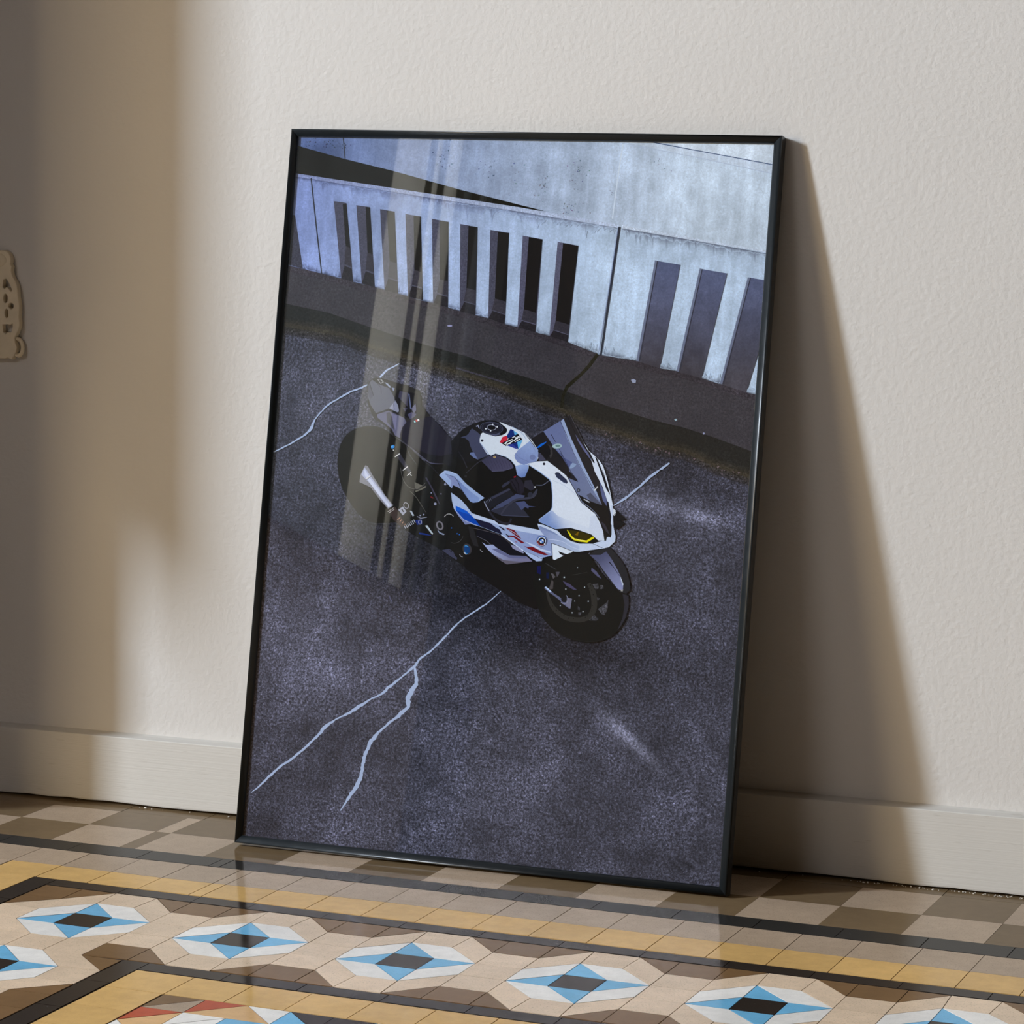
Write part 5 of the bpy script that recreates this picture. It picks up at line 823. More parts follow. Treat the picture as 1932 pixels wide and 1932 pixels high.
[0,3,40,38,44,0,0,358.3,728.7,378.7,723.9,379.1,713.1,352.9,718.1],
[0,3,92,92,114,0,0,400.4,835.8,429.9,831.4,425.4,702.6,398.8,708.8],
[0,0,28,27,28,0,0,408.2,834.3,429.9,830.9,425.9,725.9,406.1,730.9],
[0,3,56,54,64,0,0,406.1,730.9,425.9,725.9,425.6,713.1,403.7,718.8],
[0,3,40,38,44,0,0,404.2,717.7,425.9,711.9,425.4,702.6,398.8,708.8],
[0,5,84,92,124,1,70,68,78,592.4,804,583.2,672.8,12,538.5,814.6,572.9,810,555.5,672.5,522.4,681.5],
[1,0,108,116,142,537.7,814.9,540.8,814.4,522.4,681.8,525.6,681.4],
[1,0,52,54,68,540.6,814,542,813.8,526.4,681.8,527.8,681.6],
[0,5,84,92,124,1,70,68,78,592.4,804,583.2,672.8,12,600.5,805.7,637.2,800.7,613.5,661.9,578.5,670.3],
[1,0,108,116,142,599.7,806,602.8,805.5,578.5,670.7,581.6,670.1],
[1,0,52,54,68,602.6,805.2,603.9,805,582.5,670.6,583.9,670.4],
[0,5,84,92,124,1,70,68,78,592.4,804,583.2,672.8,12,666.4,796.4,708.8,790.8,691.5,718,675,646.6,638.7,656.5],
[1,0,108,116,142,665.6,796.7,668.7,796,638.7,656.9,641.7,656.3],
[1,0,52,54,68,668.5,795.8,669.8,795.6,642.6,656.9,644,656.6],
[1,0,48,50,60,33.1,914.5,35,914.7,46.7,848.1,48.6,848.3,60.7,781.9,62.5,782.2],
[1,0,44,50,64,484,857.7,486.8,857.4,478.2,778.1,481,777.8,470.7,677.7,473.5,677.4],
[1,0,150,165,196,482.5,856.8,483.6,856.6,476.7,779.8,477.9,779.7,468.6,686.9,469.8,686.8],
[0,3,60,58,65,0,10,9.1,792.2,32.2,788.2,61.6,782.4,90.8,776.7,109.5,772.6,142.6,766.2,157.1,762.9,189.9,755.6,214.5,749.9,228.7,747.6,253.1,741.9,269.3,737.8,293.4,733.1,309.4,730,335.5,722.7,355.8,718.8,378.6,713.7,398.1,709.7,425.8,702.2,471.9,687,521.8,681.5,554.9,673.1,578.5,670.3,613.1,662.5,636.8,656.4,675,646.6,697.2,642.5,719.4,637.8,725.2,562.1,687,571.7,637.4,586.4,594.9,597.4,552.2,605.1,489.6,620.2,429.8,637.2,376.3,652.5,345.6,659.6,283.2,678.4,220.7,691.7,141.2,711.7,76.6,729.7,12,739.9,-4.2,741.5],
[1,4,58,54,62,8.8,784.6,10,792.5,31.9,780.6,33.2,788.5,61.2,774.9,62.6,782.7,90.3,769.2,91.9,777,109.1,765.1,110.6,772.9,142.2,758.7,143.7,766.4,156.5,755.4,158.2,763.1,189.4,748.1,191.1,755.8,214,742.4,215.6,750.1,228.2,740.1,229.7,747.8,252.5,734.5,254.2,742.1,268.8,730.5,270.4,738.1,293,725.8,294.4,733.4,308.8,722.7,310.6,730.2,334.9,715.4,336.7,722.9,355.3,711.5,356.8,719.1,378.1,706.4,379.7,714,397.5,702.4,399.3,709.9,425,695,427.3,702.4,471.5,679.7,473,687.2,521.5,674.2,522.7,681.8,554.5,665.9,555.8,673.4,578.2,663.1,579.4,670.6,612.5,655.4,614.2,662.7,636.1,649.3,637.9,656.6,674.4,639.5,676,646.9,696.9,635.3,698.1,642.7],
[0,3,35,36,36,0,10,725.2,562.1,687,571.7,637.4,586.4,594.9,597.4,552.2,605.1,489.6,620.2,429.8,637.2,376.3,652.5,345.6,659.6,283.2,678.4,220.7,691.7,141.2,711.7,76.6,729.7,12,739.9,-4.2,741.5,-9.8,713.5,11.3,711.3,99.7,700.8,145.8,685.9,222.6,668.8,285.4,652.8,332,640.6,378.4,625.7,422.8,613.6,467.2,596.1,513,585,554.8,572.5,597.1,568.5,640.1,551.4,687.3,539.5,727.6,530.1],
[1,4,56,52,44,729.6,538.7,725.6,521.5,689.4,548.1,685.2,530.9,642.7,559.2,637.5,543.6,598.8,575.1,595.5,561.8,555.9,578.3,553.7,566.8,514.3,590.1,511.6,580,469,601.4,465.5,590.8,424.6,618.9,420.9,608.3,379.9,630.4,377,621,333.3,645,330.7,636.2,286.5,657.3,284.2,648.4,223.6,673,221.6,664.6,146.9,690,144.6,681.7,100.5,705.4,98.8,696.1,11.7,716,10.8,706.6,-9.4,718.2,-10.2,708.8],
[2,4,50,47,42,35,36,36,727.4,532.2,726.8,541,687.1,541.6,686.5,550.5,639.9,553.5,639.2,562.4,597,570.5,596.3,579.5,554.6,574.6,553.9,583.6,512.8,587.1,512.1,596.2,467.1,598.2,466.3,607.3,422.6,615.7,421.9,624.9,378.3,627.8,377.5,637,331.8,642.7,331.1,651.9,285.2,655,284.4,664.2,222.4,670.9,221.7,680.2,145.6,688,144.8,697.4,99.5,702.9,98.7,712.3,11.1,713.5,10.2,723,-10,715.7,-10.8,725.2],
[2,1,50,47,44,50,49,56,727.8,527.4,728.6,517.2,687.5,536.8,688.3,526.5,640.3,548.7,641.1,538.4,597.3,565.7,598.1,555.4,555,569.8,555.8,559.4,513.2,582.3,514,571.9,467.4,593.3,468.3,582.8,423,610.8,423.9,600.3,378.7,622.9,379.5,612.3,332.2,637.8,333.1,627.2,285.6,650,286.5,639.3,222.8,665.9,223.8,655.2,146,683,146.9,672.2,99.9,697.9,100.8,687,11.5,708.4,12.5,697.5,-9.6,710.5,-8.6,699.6],
[1,4,34,34,26,466.8,689.9,470.6,687.5,456,674.3,460.2,671.4,447,663.4,450.3,660.4,427.2,645,431.4,642,422.2,631,426.6,630.2,421.9,615.2,426.4,615],
[1,4,62,60,72,269.1,661.1,269.5,663.2,300.2,653.9,300.7,655.9,346.6,643.1,347.1,645.1],
[0,0,150,158,185,0,0,517.2,656.6,520.8,658,524.4,656.2,523.8,653,519.5,653],
[0,0,150,175,190,0,0,580.4,607.9,583.2,608.7,584.5,606.8,582.2,605.4],
[0,0,150,155,190,0,0,623.3,591.3,623.2,590.9,623,590.5,622.7,590.2,622.3,590,621.8,590,621.4,590.1,621,590.4,620.7,590.8,620.6,591.2,620.6,591.6,620.9,592,621.2,592.3,621.6,592.5,622.1,592.5,622.5,592.4,622.9,592.1,623.1,591.8],
[0,0,150,150,190,0,0,259.6,718.4,259.4,718,258.8,717.6,257.9,717.2,256.8,717,255.5,717,254.3,717.1,253.4,717.4,252.7,717.7,252.5,718.2,252.6,718.6,253.2,719,254.2,719.3,255.3,719.5,256.5,719.6,257.7,719.5,258.7,719.2,259.3,718.9],
[0,0,104,88,96,0,0,534.1,575,537.9,577,536.2,573.5],
[0,0,104,88,96,0,0,588.8,563.9,592.2,564.9,592.2,562],
[0,0,104,88,96,0,0,555.4,564.7,558.9,566.8,557.9,564.1],
[0,0,120,104,112,0,0,543.8,568.1,547.4,569,546.9,567.4],
[0,0,84,74,70,0,0,621.8,555.7,625.2,557.2,623.9,554.1],
[0,0,84,74,70,0,0,641.6,552.6,645.6,553.9,643.9,551.3],
[0,0,104,88,96,0,0,649,544.6,651.2,546.3,650.6,542.9],
[0,0,120,104,112,0,0,671.2,543,674.1,543.7,672.8,541.1],
[0,0,72,66,58,0,0,632.7,549,635.3,551,636.2,548],
[0,0,84,74,70,0,0,491.7,586.2,494.2,588.4,493.7,584.4],
[0,0,120,104,112,0,0,688.4,537.3,692.1,538.1,691.6,536],
[0,0,72,66,58,0,0,500.9,581.6,503,582.3,504.5,580.8],
[0,0,104,88,96,0,0,571,565.2,573.7,566.1,572.8,563.5],
[0,0,72,66,58,0,0,537.6,575.8,540.5,576.6,540.6,574.9],
[0,0,72,66,58,0,0,496.3,582.6,497.6,584.5,499.8,580.9],
[0,0,72,66,58,0,0,661.1,539.7,663.5,540.2,662.9,537.9],
[0,0,104,88,96,0,0,609.7,557.9,613.4,558.8,612,556],
[0,0,72,66,58,0,0,486.1,584.5,487.9,585.3,489.6,582.9],
[0,0,84,74,70,0,0,673.6,542.5,675,543.6,675.7,541.9],
[0,0,84,74,70,0,0,619.1,556.1,622.4,556.8,621.6,555.1],
[0,0,72,66,58,0,0,691.8,535.4,694.5,537.2,693.4,534.3],
[0,0,104,88,96,0,0,560.3,569.9,563.3,570.2,562.6,568.5],
[0,0,104,88,96,0,0,648.7,540.5,650.8,540.9,651.8,539],
[0,0,72,66,58,0,0,636.5,552.6,638.5,552.9,638.9,550.6],
[0,0,72,66,58,0,0,598.9,563.5,602,563.9,601.4,562.6],
[0,0,120,104,112,0,0,556.7,566.5,558.5,568.1,559.8,565.7],
[0,0,104,88,96,0,0,495,580.5,497.2,581.2,498,578.8],
[0,0,104,88,96,0,0,524.5,581.1,526.1,582.6,526.4,579.3],
[0,0,104,88,96,0,0,575.4,563.9,576.9,564.7,578.3,562.6],
[0,0,120,104,112,0,0,651.6,545.1,654.8,546,654,544.5],
[0,0,72,66,58,0,0,480.6,591.1,482.4,592.4,482.7,589.4],
[0,0,104,88,96,0,0,530.9,571.1,532.5,572.6,533.9,569.3],
[0,0,120,104,112,0,0,642.6,548.8,646.5,550.3,644.6,547.3],
[0,0,104,88,96,0,0,575.2,563,577.9,565,577.9,561.3],
[0,0,104,88,96,0,0,558.2,570.4,561.4,570.7,561,569.3],
[0,0,104,88,96,0,0,486.3,583.1,490.2,584.8,488.5,581.8],
[0,0,120,104,112,0,0,562.7,567.2,564.4,567.4,566.3,565.8],
[0,0,72,66,58,0,0,637.8,549.8,639.2,551.1,640.4,547.9],
[0,0,104,88,96,0,0,664,543.6,665.5,545.1,666.7,542.7],
[0,0,84,74,70,0,0,586.7,559.2,589.8,560.8,588.8,558.3],
[1,0,168,184,218,357.7,368.6,358.3,368.1,356.3,367.4,357,366.8,354.8,365.8,355.4,365.3,352.7,364.1,353.6,363.4,350.8,361.9,351.7,361.1,348.4,359.9,349.3,359.1,346.1,357.5,347.1,356.6,343.6,355.4,344.6,354.4,341.6,353.4,342.6,352.4,339.4,351.5,340.5,350.5,337.6,349.7,338.5,348.6,335,348.4,336.1,346.9,332.7,346.9,333.9,345.4,330.7,345.2,331.9,343.9,328.4,343.8,329.6,342.3,326.2,342.3,327.7,340.7,324.5,340.5,325.6,339.2,321.9,339.2,323.1,337.8,319.9,337.6,321.3,335.9,317.6,335.9,318.6,334.5,315.5,334.4,316.6,333.2,313.2,332.6,314.4,331.1,310.6,331.3,311.8,329.8,308.6,329.6,309.9,328.2,306.9,327.9,308,326.8,304.9,326.5,306.4,324.9,302.6,324.5,303.7,323.4,300.8,322.6,302,321.4,298.5,320.9,299.9,319.8,297,319.1,299.1,317.5,295.1,317.3,296.6,315.8,292.9,315.4,295.1,313.7,291.5,313.4,293.5,311.9,289.5,311.1,291.4,309.9,288.1,308.7,290,307.5,286.3,306.6,288,305.2,284.1,304.2,285.8,302.8,281.9,302.7,284.2,300.8,279.8,300.2,282.3,298.5,278.4,297.9,280.4,296.5,276,295.7,278.3,293.9,274.3,293.5,276.2,292,272.4,291.9,274.6,290,270.5,289.7,272.4,288.3,268.8,287,270.3,285.9,267.1,285.7,268.9,284.1,264.8,283.4,266.4,282,262.6,281.5,264.6,279.5,260.4,280.1,262.3,277.9,258.4,277.9,259.6,276.4,255.5,276.4,257.4,274.4,253.8,274.2,255.2,272.6,251.1,273,253,270.7,249.2,271.3,251.4,269.5,247.4,268.9,249.6,267.6,245.7,266.1,248.2,264.8,243.7,264.3,247.1,262.6,242.9,261.9,246,260.1,240.9,259.6,243,257.6,239.1,258.5,241.4,256.3,237.4,257,240.2,254.3,235,254.7,237.3,252.8,233.9,252.4,235.7,251,231.7,250.4,233.1,249,229.3,248.7,231.3,246.8,226.7,246.2,228.2,244.8,225.1,244.3,226.6,242.9,222.5,242.6,224,241.1,220.4,240.6,222.4,238.7,217.6,238.9,219.7,236.8,215.1,236.9,217.8,234.4,212.8,234.4,214.9,232.6,210.8,232.6,213.2,230.4,209.3,231.9,211.7,228.6,206.6,230.3,209.1,227.6,204,227.2,206.8,225.4,202.6,224.8,205.6,223.1,201.3,223.7,204.1,221.1,199.8,222.4,202.2,220,197.7,220,199.6,217.9,195.7,218.5,197.1,216.5,193.3,217.3,194.8,215,190.4,215.4,191.4,213.8,187.9,214.1,188.9,212.3,184.7,212.8,185.7,211.2,181.9,211,183.2,209.4,179.6,209.6,181,207.9,176.9,208,178.9,205.9,174.9,206.6,177.3,204.1,172.7,204.9,174.7,202.6,170.4,203.8,172.9,200.3,168.4,202.8,170.3,199.4,165.7,201.4,168.5,198.2,163.1,199.5,166.6,196.1,161.5,197.7,164.3,194.5,158.5,195.9,161.2,192.2,156.5,194.1,158.7,191.7,154.8,192.2,157.2,189.8,152.5,190.9,154.3,187.9,150.7,189.9,152.2,187.3,147.5,188.4,149.6,185.5,145.2,186,146.3,184.1,142.5,185,143.5,183.3,140,183.4,141,181.9,136.9,181.9,138.1,180,134.4,180.2,135.4,178.8,131.9,178.7,133.3,177.3,129.6,176.9,131.6,174.7,126.7,175.6,128.5,173,124.3,173.9,126.6,171.7,121.5,172.2,124.8,168.8,119.5,170.8,122.5,167.7,117.1,168.7,121,165.3,115.2,166.8,118.9,164,113.2,164,117.7,162.2,112.8,161.2,116.2,159.2,109.8,158.2,112.5,156.2,108.5,155.8,111.2,154.2,106.8,154.6,109.7,152.1,105,152.8,107.8,150.4,103.5,150.6,105.5,149,101.2,148,103.2,146.4,99.2,146.6,101.6,144.6,96.7,144.1,99.4,142.3,95,141.8,97.8,139.6,92.8,139.6,94.9,137.8,91.1,137.8,93.5,135.8,89.1,136.2,91.5,134,87,134,89.2,131.9,85,132.1,86.9,130.3,82.9,130.8,85.5,128.2,80.5,128.7,82.8,126.5,79,127,81.4,125,76.7,124.8,79.1,122.7,75.4,123.7,77.7,121.3,73.3,121.8,75.1,120,70.6,120.2,73.6,117.5,68.9,118.1,70.8,115.8,66.5,116.5,68,114.3,64.2,115.4,66.3,112.9,62.1,113.5,63.7,111.4,59.6,112,61.5,110,56.7,110,59.4,107.6,55.6,108.4,57.8,106.3,53.1,106.2,55.1,104.5,51.2,103.9,53.2,102.1,48.8,102.9,51.5,100.5,47.1,100,49.3,98.5,45.1,98.5,48,96.3,43.5,96.9,45.9,94.4,41,95,43.4,92.8,39,92.3,41.3,90.8,37,89.8,39.4,88.3,35.5,88.1,37.7,86.4,33.6,86.2,35.8,84.5,31.6,83.7,33.5,82.2,30,82,31.8,80.6,27.7,79.9,29.7,78.3,25.5,77.3,27,76,23.1,75,24.3,73.9,20.8,73.2,21.8,72.2,18.7,71.1,19.5,70.4,17.5,69.9,18.1,69.3],
[1,0,168,184,218,241.3,260,244.4,260.2,241.6,257.3,244.4,257.9,242.3,254.6,245.6,255.6,243.1,251.5,246.7,252.5,243.4,249.2,247.9,250.2,244.2,246.6,247.9,247.5,244.9,243.7,249.3,244.4,244.4,240.6,250.2,240.8,245.1,238.9,249.4,239,244.4,235.9,250.4,234.9,243.8,235.4,248.6,232.4,241.1,232.2,246.8,229.4,240.6,230.7,246.1,227.3,237.5,228,244.5,225.7,238.2,225,244.6,223.5,236.4,224,243.1,220.4,234.9,220,241,217.7,233.5,217.2,240.8,216.1,234,213.2,240,214.2,234.4,211.2,241.7,212.4,235.1,208.1,241,208.6,236.3,205.4,241.2,204.5,235.2,203.9,238.3,201.3,232.8,202,236,199.1,230.7,200.1,234.1,197,227.2,198.2,231.7,193.9,225.4,195.4,229.2,192.9,224.1,193.5,228.6,190.3,222.3,191.4,225.2,188.4,220.6,189.4,222.6,186.9,217.9,187.9,220.1,185.5,215.2,184.9,217.2,182.7,213.1,184,215.3,181.5,211.1,182.2,213.8,179.9,208.9,179.5,211.4,177.6,207.8,177.8,209.9,176.2,205.7,176,207.8,174.1,203.6,174.2,205.6,172,201.3,172.7,203.8,170.8,200,170.5,202.5,168.4,197.4,168.8,199.6,166.8,195.3,166.7,198.8,164.7,193.2,164.2,197.1,161.7,191.1,162.4,196.3,160,190.3,160.2,195.4,157.3,189.1,158.3,192.1,155.2,186.2,156.9,191.3,153.9,184.8,153.5,190.4,151.3,183.8,150.7,188.7,149.5,183.2,147.2,188.4,146.3,182.9,145.1,187.2,143.4,181.5,142.3,185.2,140.8,180.1,139.7,184.9,138.2,178.6,136.4,183.8,135.4,179.3,134.3,183.1,133.5,177.2,131.5,182.6,130.8,178.3,128.7,182.4,128.9,177.6,125.8,182.6,124.9,176.8,123,181.1,122.5,177.2,120.2,181.3,120,176.3,117.9,181,118,177.1,115.1,181.5,115,176.1,113.2,180.8,112,175.8,110.9,180.1,110.7,175.6,108.6,180.7,108.6,175.4,105.8,180.1,104.9,173.5,102.7,179.5,100.8,173.5,101.1,178.1,99.5,172.2,98.8,177.5,96.8,170.5,95.4,175.9,94.1,170.3,93.4,176.1,91.5,168.7,91.3,173.6,88.3,167.5,89.1,172.3,86.7,166.7,86.5,170.4,84.7,165.6,85.6,169.8,82.6,162.8,82.7,167.3,80.3,162.9,79.7,166.2,78.7,161.3,78.2,165.2,76.1,159.3,75.2,163.2,73.2,158.6,72.3,161.2,71.2,157.1,69.3,159.6,68.2,155.5,66.6,157.8,65.5,154.3,63.8,156.1,63,153.2,61.4,154.6,60.7,151.8,59.4,153.2,58.7,151.2,57.9,152.4,57.4],
[1,0,168,184,218,8.9,533.6,7.8,535,10.2,534.4,9.4,535.8,12.6,535.1,11.7,536.7,15,536.6,14.2,538,17.6,537.8,16.8,539.1,20.7,539.3,19.9,540.5,23.5,540.6,22.3,542.3,26.1,542.2,25,543.9,28.5,543.3,27.4,545,31.1,544.9,30.1,546.5,34.1,546.3,33.2,547.8,37,547.8,35.6,549.6,39.4,549.7,38.2,551.3,42.1,550.9,40.8,552.5,44,552.7,42.8,554.2,46.7,553.9,45.2,555.8,49.4,555.6,48,557.6,51.9,556.9,50.5,558.8,54.2,558.8,52.8,560.3,56.3,559.9,54.3,561.9,58.6,561.8,56.3,563.8,60.6,564.3,58.7,565.8,63.5,566,60.4,568.7,65.4,568.1,62,570,66.8,570.3,62.3,572,67.5,573.5,64,574.4,67.9,575.8,64.2,576.8,68.3,578.3,66,579.1,69.3,580.7,66.8,581.6,69.9,583,68.3,583.8,71.1,584.5,69.6,585.5,72.7,586.9,71.3,587.7,74.5,588.9,72.8,590,76.3,591.3,74.5,592.6,77.8,593.1,76.5,594.2,79.7,595,78.4,596,81.7,597.3,79.9,598.5,83.5,599,81.5,600.5,85.2,601.1,83.7,602.5,87.8,602.8,86.1,604.6,89.5,604.3,88,606,91.7,605.8,90,607.7,93.5,607.1,92.1,608.9,96.1,608.9,95.1,610.5,98.5,609.6,97.2,611.7,100.5,611.3,99.3,612.7,102.8,613,101.6,614.6,104.8,614,103.6,615.8,107.8,615.4,106.3,617.4,109.9,616.9,108.2,619,112.1,618.3,110.8,620.3,114.4,619.1,112.9,621.4,116.4,620.6,114.8,622.5,118.4,622.1,117.2,624,120.8,623.2,119.9,625,123.7,624.2,122.8,626.3,127,624.9,126,627.3,129.4,626.2,128.3,628.1,131.8,627.4,130.9,629.1,135.4,628.5,134.1,630.7,138.5,630.6,137.4,632.3,141.4,632,140.6,633.4,143.3,633.2,142.3,634.4],
[1,0,168,184,218,160.6,643.8,159.2,645,162,644.9,160.2,646.3,163.2,646.3,161.2,647.9,165.2,647.9,162.7,649.8,166.9,650.2,164.8,651.9,168.8,652.3,166.8,654,170.3,653.8,168.6,655.8,172.8,655.5,171.6,657.2,174.9,656.8,173.9,658.4,177.9,658.2,177,659.8,180.4,659.6,179.4,661.1,182.9,661.3,182,662.6,185.3,662.9,184.6,663.9,186.9,664.1,186.4,664.7],
[1,0,168,184,218,506.5,490,505.7,491.1,507.9,491.1,507.2,492.1,509.8,491.8,508.8,493.2,511.5,493,510.4,494.3,513.9,494.6,512.7,496.3,516.6,495.8,515.2,497.7,518.7,497.1,516.6,499.5,520.6,498.6,518.9,501.1,523.1,499.7,520.9,502.3,524.5,501.5,522.4,503.9,526.4,503.1,524.8,504.9,528.5,504.8,526.4,506.8,530.1,506.6,528,508.4,532,508.3,529.8,510.6,533.6,509.3,531.5,511.5,535.4,511.2,533.2,513.4,536.5,512.2,534.4,514.2,538,514.1,536.4,515.7,540.1,515.9,538.5,517.5,541.6,516.9,539.7,518.7,542.9,518.3,541.1,519.9,544.7,519.8,542.2,521.8,546.2,521.5,543.6,523.5,547.3,523.3,545.6,525.1,549.8,524.3,547.1,526.7,550.9,526.4,548.3,528.4,552.6,528,550.3,530.2,554.2,529.5,551.9,531.9,556.3,531.4,554.2,533.7,558.1,532.6,555.9,535.3,560.8,534.4,558.5,537.1,562,536,560,538.3,563.6,537.1,561.7,539.1,564.9,538.9,563.1,540.3,565.1,539.6,564.2,541,565.9,540,565.2,540.9,567,540.7,565.6,542.2,568,541.3,567,543,570,541.5,567.8,544.2,571.5,543.5,569.8,545.4,573.6,545,572,547.1,575.8,546.7,574.2,548.5,577.6,548.5,576,550.1,579.1,549.8,577.8,551.3],
[1,0,86,88,116,197.1,351.3,198.6,352,199.6,346.6,201.1,347.4,202.5,342.9,203.8,343.8],
[1,0,84,84,112,317.9,209.2,318.3,210.5,323,207.8,323.6,209,328.9,204.5,329.7,205.6],
[0,0,31,30,28,0,0,135.1,575,141.3,576.8,147.8,577.9,154,578.3,159.7,578.1,165.2,577.3,170.4,575.8,175.5,573.4,180.5,570.4,185.2,567.2,188.8,565,192.2,562.7,198.2,556.7,208.4,545.3,221.2,530.3,233.8,514.1,248.8,495.5,263.6,475.6,268.1,460.7,254.6,454.3,230.8,452.7,209.1,451.6,193.7,449.4,180.4,447.7,169.2,447.4,160.6,449,154,452,148.3,455.4,143.2,459.3,138.9,463.6,135.1,467.7,131.8,471.2,129,474.6,126.1,478.4,122.9,482.8,119.7,487.5,116.7,492.8,114.2,498.6,111.9,504.8,110.1,511.1,108.6,517.2,107.5,523.3,107,529.6,107.3,536.6,108.2,543.8,109.7,550.4,112,556.1,114.8,561.3,118.6,565.8,123.4,569.5,129.1,572.6],
[1,0,46,44,44,138.3,573.8,138.1,574.6,156.1,577.3,156.1,578.1,172.4,574.6,172.6,575.3],
[0,0,25,25,26,0,0,180.6,569.2,209.1,553.5,233.9,534.7,271.6,542.4,285.4,578.7,309.6,590.6,339.8,591.3,371.7,570.3,392.1,550.1,430.4,538.1,475.7,526.5,490.1,485.5,503.2,458.4,491.4,422.8,470.8,404,454.4,378.5,429.1,369.8,400.3,357.2,369.9,362.2,338.2,381.1,298.8,399.8,258.7,422,234.9,431.2,214.8,440.7,193.1,468,180.2,510.3,173.1,538.7],
[0,0,27,26,27,0,0,289.7,416.9,343.7,406.2,404.1,403.1,429.1,369.8,408.6,347.3,381.7,355.9,346.3,374.6,306.9,393.2],
[0,0,44,43,44,0,0,142.5,634.6,147.8,641.1,154.3,644,164.1,643.6,181.9,639,200.5,635.8,220.3,629.1,223.3,621.2,225.3,608.8,237.5,595.2,224.7,588.3,205.2,585.6,206.2,557.1,196.1,562.4,188.2,565.2,182.9,570.2,177.6,575.4,172.3,580.9,157.2,587.3,151.7,595.6,147.1,604.3,144.4,613.1,145.3,618.6,143.3,625.6],
[0,0,92,95,112,0,0,145.1,636,148.8,641.1,157,636.1,163,634.1,175.9,630.2,185.9,614.1,176.3,602.8,158.5,595.9,149.8,606.2,145,616.8,144.8,625.7],
[0,0,78,82,100,0,0,144.2,633.8,145.8,636.1,153,619.8,149.1,614.2,146.1,617.7,144.3,625.7],
[1,0,44,44,48,145.3,635.9,146.3,636.2,148.4,628.4,149.3,628.7,152.5,619.2,153.4,619.5],
[1,0,58,60,74,156.8,635.4,157.2,635.9,162.4,631.3,163,631.6,163.8,622.5,164.5,622.6],
[0,0,138,142,168,0,0,177,603.3,185.5,614.1,189.8,608.1,192.2,600,190,598.4],
[1,0,96,98,120,182.5,610.4,183.2,610.5,184.7,601.5,185.4,601.7],
[0,0,100,100,128,0,0,160.1,594.2,176.5,600,200.4,591.4,204,585.5,198.2,578.1,196.5,563.6,189,567,183.4,575.6,172.1,583.1,161.4,589.8],
[0,0,74,74,84,0,0,173.9,596.6,178.1,598.6,182.5,591.7,187.4,574,181.1,580,175.9,584.2],
[0,0,120,120,152,0,0,181.6,597,189.6,593.8,189.3,574.1,185.2,582.9],
[1,0,42,42,46,158.4,594.2,157.7,595.7,176.5,600.6,176.3,602.2,189,596.6,189.6,598.1,201.4,591.8,202.1,593.3],
[1,0,44,44,46,175.4,629.6,177.3,630.9,183.6,619.5,185.3,621.2,196,611.9,197.3,613.8],
[0,0,150,158,186,0,0,167.4,638.5,172.4,636.8,177.7,632.1,176,631.1,170.6,635.4],
[0,0,130,138,170,0,0,178.5,631.7,183.1,630.8,181.5,626.3],
[0,0,150,152,160,0,0,156.5,641.9,162.2,642.6,166.5,638.3,161.8,635.9],
[0,0,60,60,64,0,0,158,641.5,161.3,641.8,164.7,638.4,161.7,637],
[0,0,27,27,33,0,0,187.6,629,205.1,626.6,216.4,624.4,217.3,612.9,217.6,598.7,214.7,592.7,209.6,590.7,203.2,592.2,192.2,599.3,190.5,608.1,183.9,615.8],
[0,0,60,60,82,0,0,190.6,627.7,203.8,625.2,203.9,606.9,196.7,612.9,189.4,618.8],
[0,0,98,108,152,0,0,203.6,624.3,205.3,624.1,209.4,605.4,208.3,603.1],
[0,0,86,88,122,0,0,209.4,604.3,215.1,611.3,216.9,603.1,214.3,598.1],
[0,0,78,78,108,0,0,204.8,596.3,210.3,599.7,217.7,597.3,214.7,593,209.2,590.1],
[0,0,64,64,90,0,0,197.4,604.4,204.1,605.2,201.1,599.7],
[0,0,38,37,51,0,0,205.1,586.5,202.9,584.2,201,581.6,199.5,579.1,198.3,576.6,197.3,574.2,196.8,571.8,196.4,569.8,196.4,567.8,197.3,565.6,199.4,562.8,202.4,559.7,205.2,557.1,207.3,555.7,209.3,554.8,212.3,553,217.1,549.6,222.9,545.4,228.6,541.4,233.9,537.9,239.2,534.7,244.7,532.5,250.6,531.7,256.7,532,261.9,532.3,265.5,531.8,268.2,531.4,270.3,533.9,271.8,541.6,272.6,552.2,272.8,560.5,272.5,564.2,271.6,565.7,270.4,567.1,268.7,568.8,266.6,570.5,264.2,572.5,261.7,575.1,258.9,578,255.9,581,252.5,583.9,249,586.7,245.6,589.3,242.9,591.9,240.5,594.1,237.5,595.2,233.4,594.2,228.8,592.1,224.5,590.5,221,590.6,217.9,591.4,214.8,591.4,211.4,590.3,208.1,588.5],
[0,0,30,30,36,0,0,212.3,553,228.6,541.4,244.7,532.5,261.9,532.3,272.6,529.5,275.8,547.4,257.2,542.9,237.9,544.6],
[1,0,84,84,110,212.2,552.9,212.4,553.1,217.7,548.9,218.1,549.3,225.5,543.3,226,543.9,232.4,538.6,232.9,539.3,236.7,535.5,237.4,536.5,240.2,533.3,240.8,534.5,244.5,531.8,244.8,533.2,250.9,531.4,250.9,532.6,257.9,531.8,257.9,532.6,262.8,532.2,262.8,532.6],
[1,0,70,70,84,196.5,561.8,196.7,562.2,198.8,560.7,199.1,561.2,202,559.1,202.3,559.5,205,556.5,205.5,556.8,207.3,552.4,207.8,552.6,209.4,547.2,209.9,547.4,212,542.2,212.5,542.5,215.8,537.5,216.3,537.8,220.1,533,220.5,533.3,223.1,529.9,223.6,530.2],
[1,0,50,50,62,228.8,537.6,229.1,538.1,244.9,527.9,245.2,528.3,263.3,512,263.7,512.4],
[0,0,150,200,215,0,0,214.7,587.7,216.2,588.5,217.6,586.2,216.1,585.2],
[0,0,190,70,70,0,0,216.7,589.3,219.3,590,220.5,587.6,218.5,586.8],
[0,0,225,225,228,0,0,219.4,590,221.4,591,223.1,589.1,220.6,587.8],
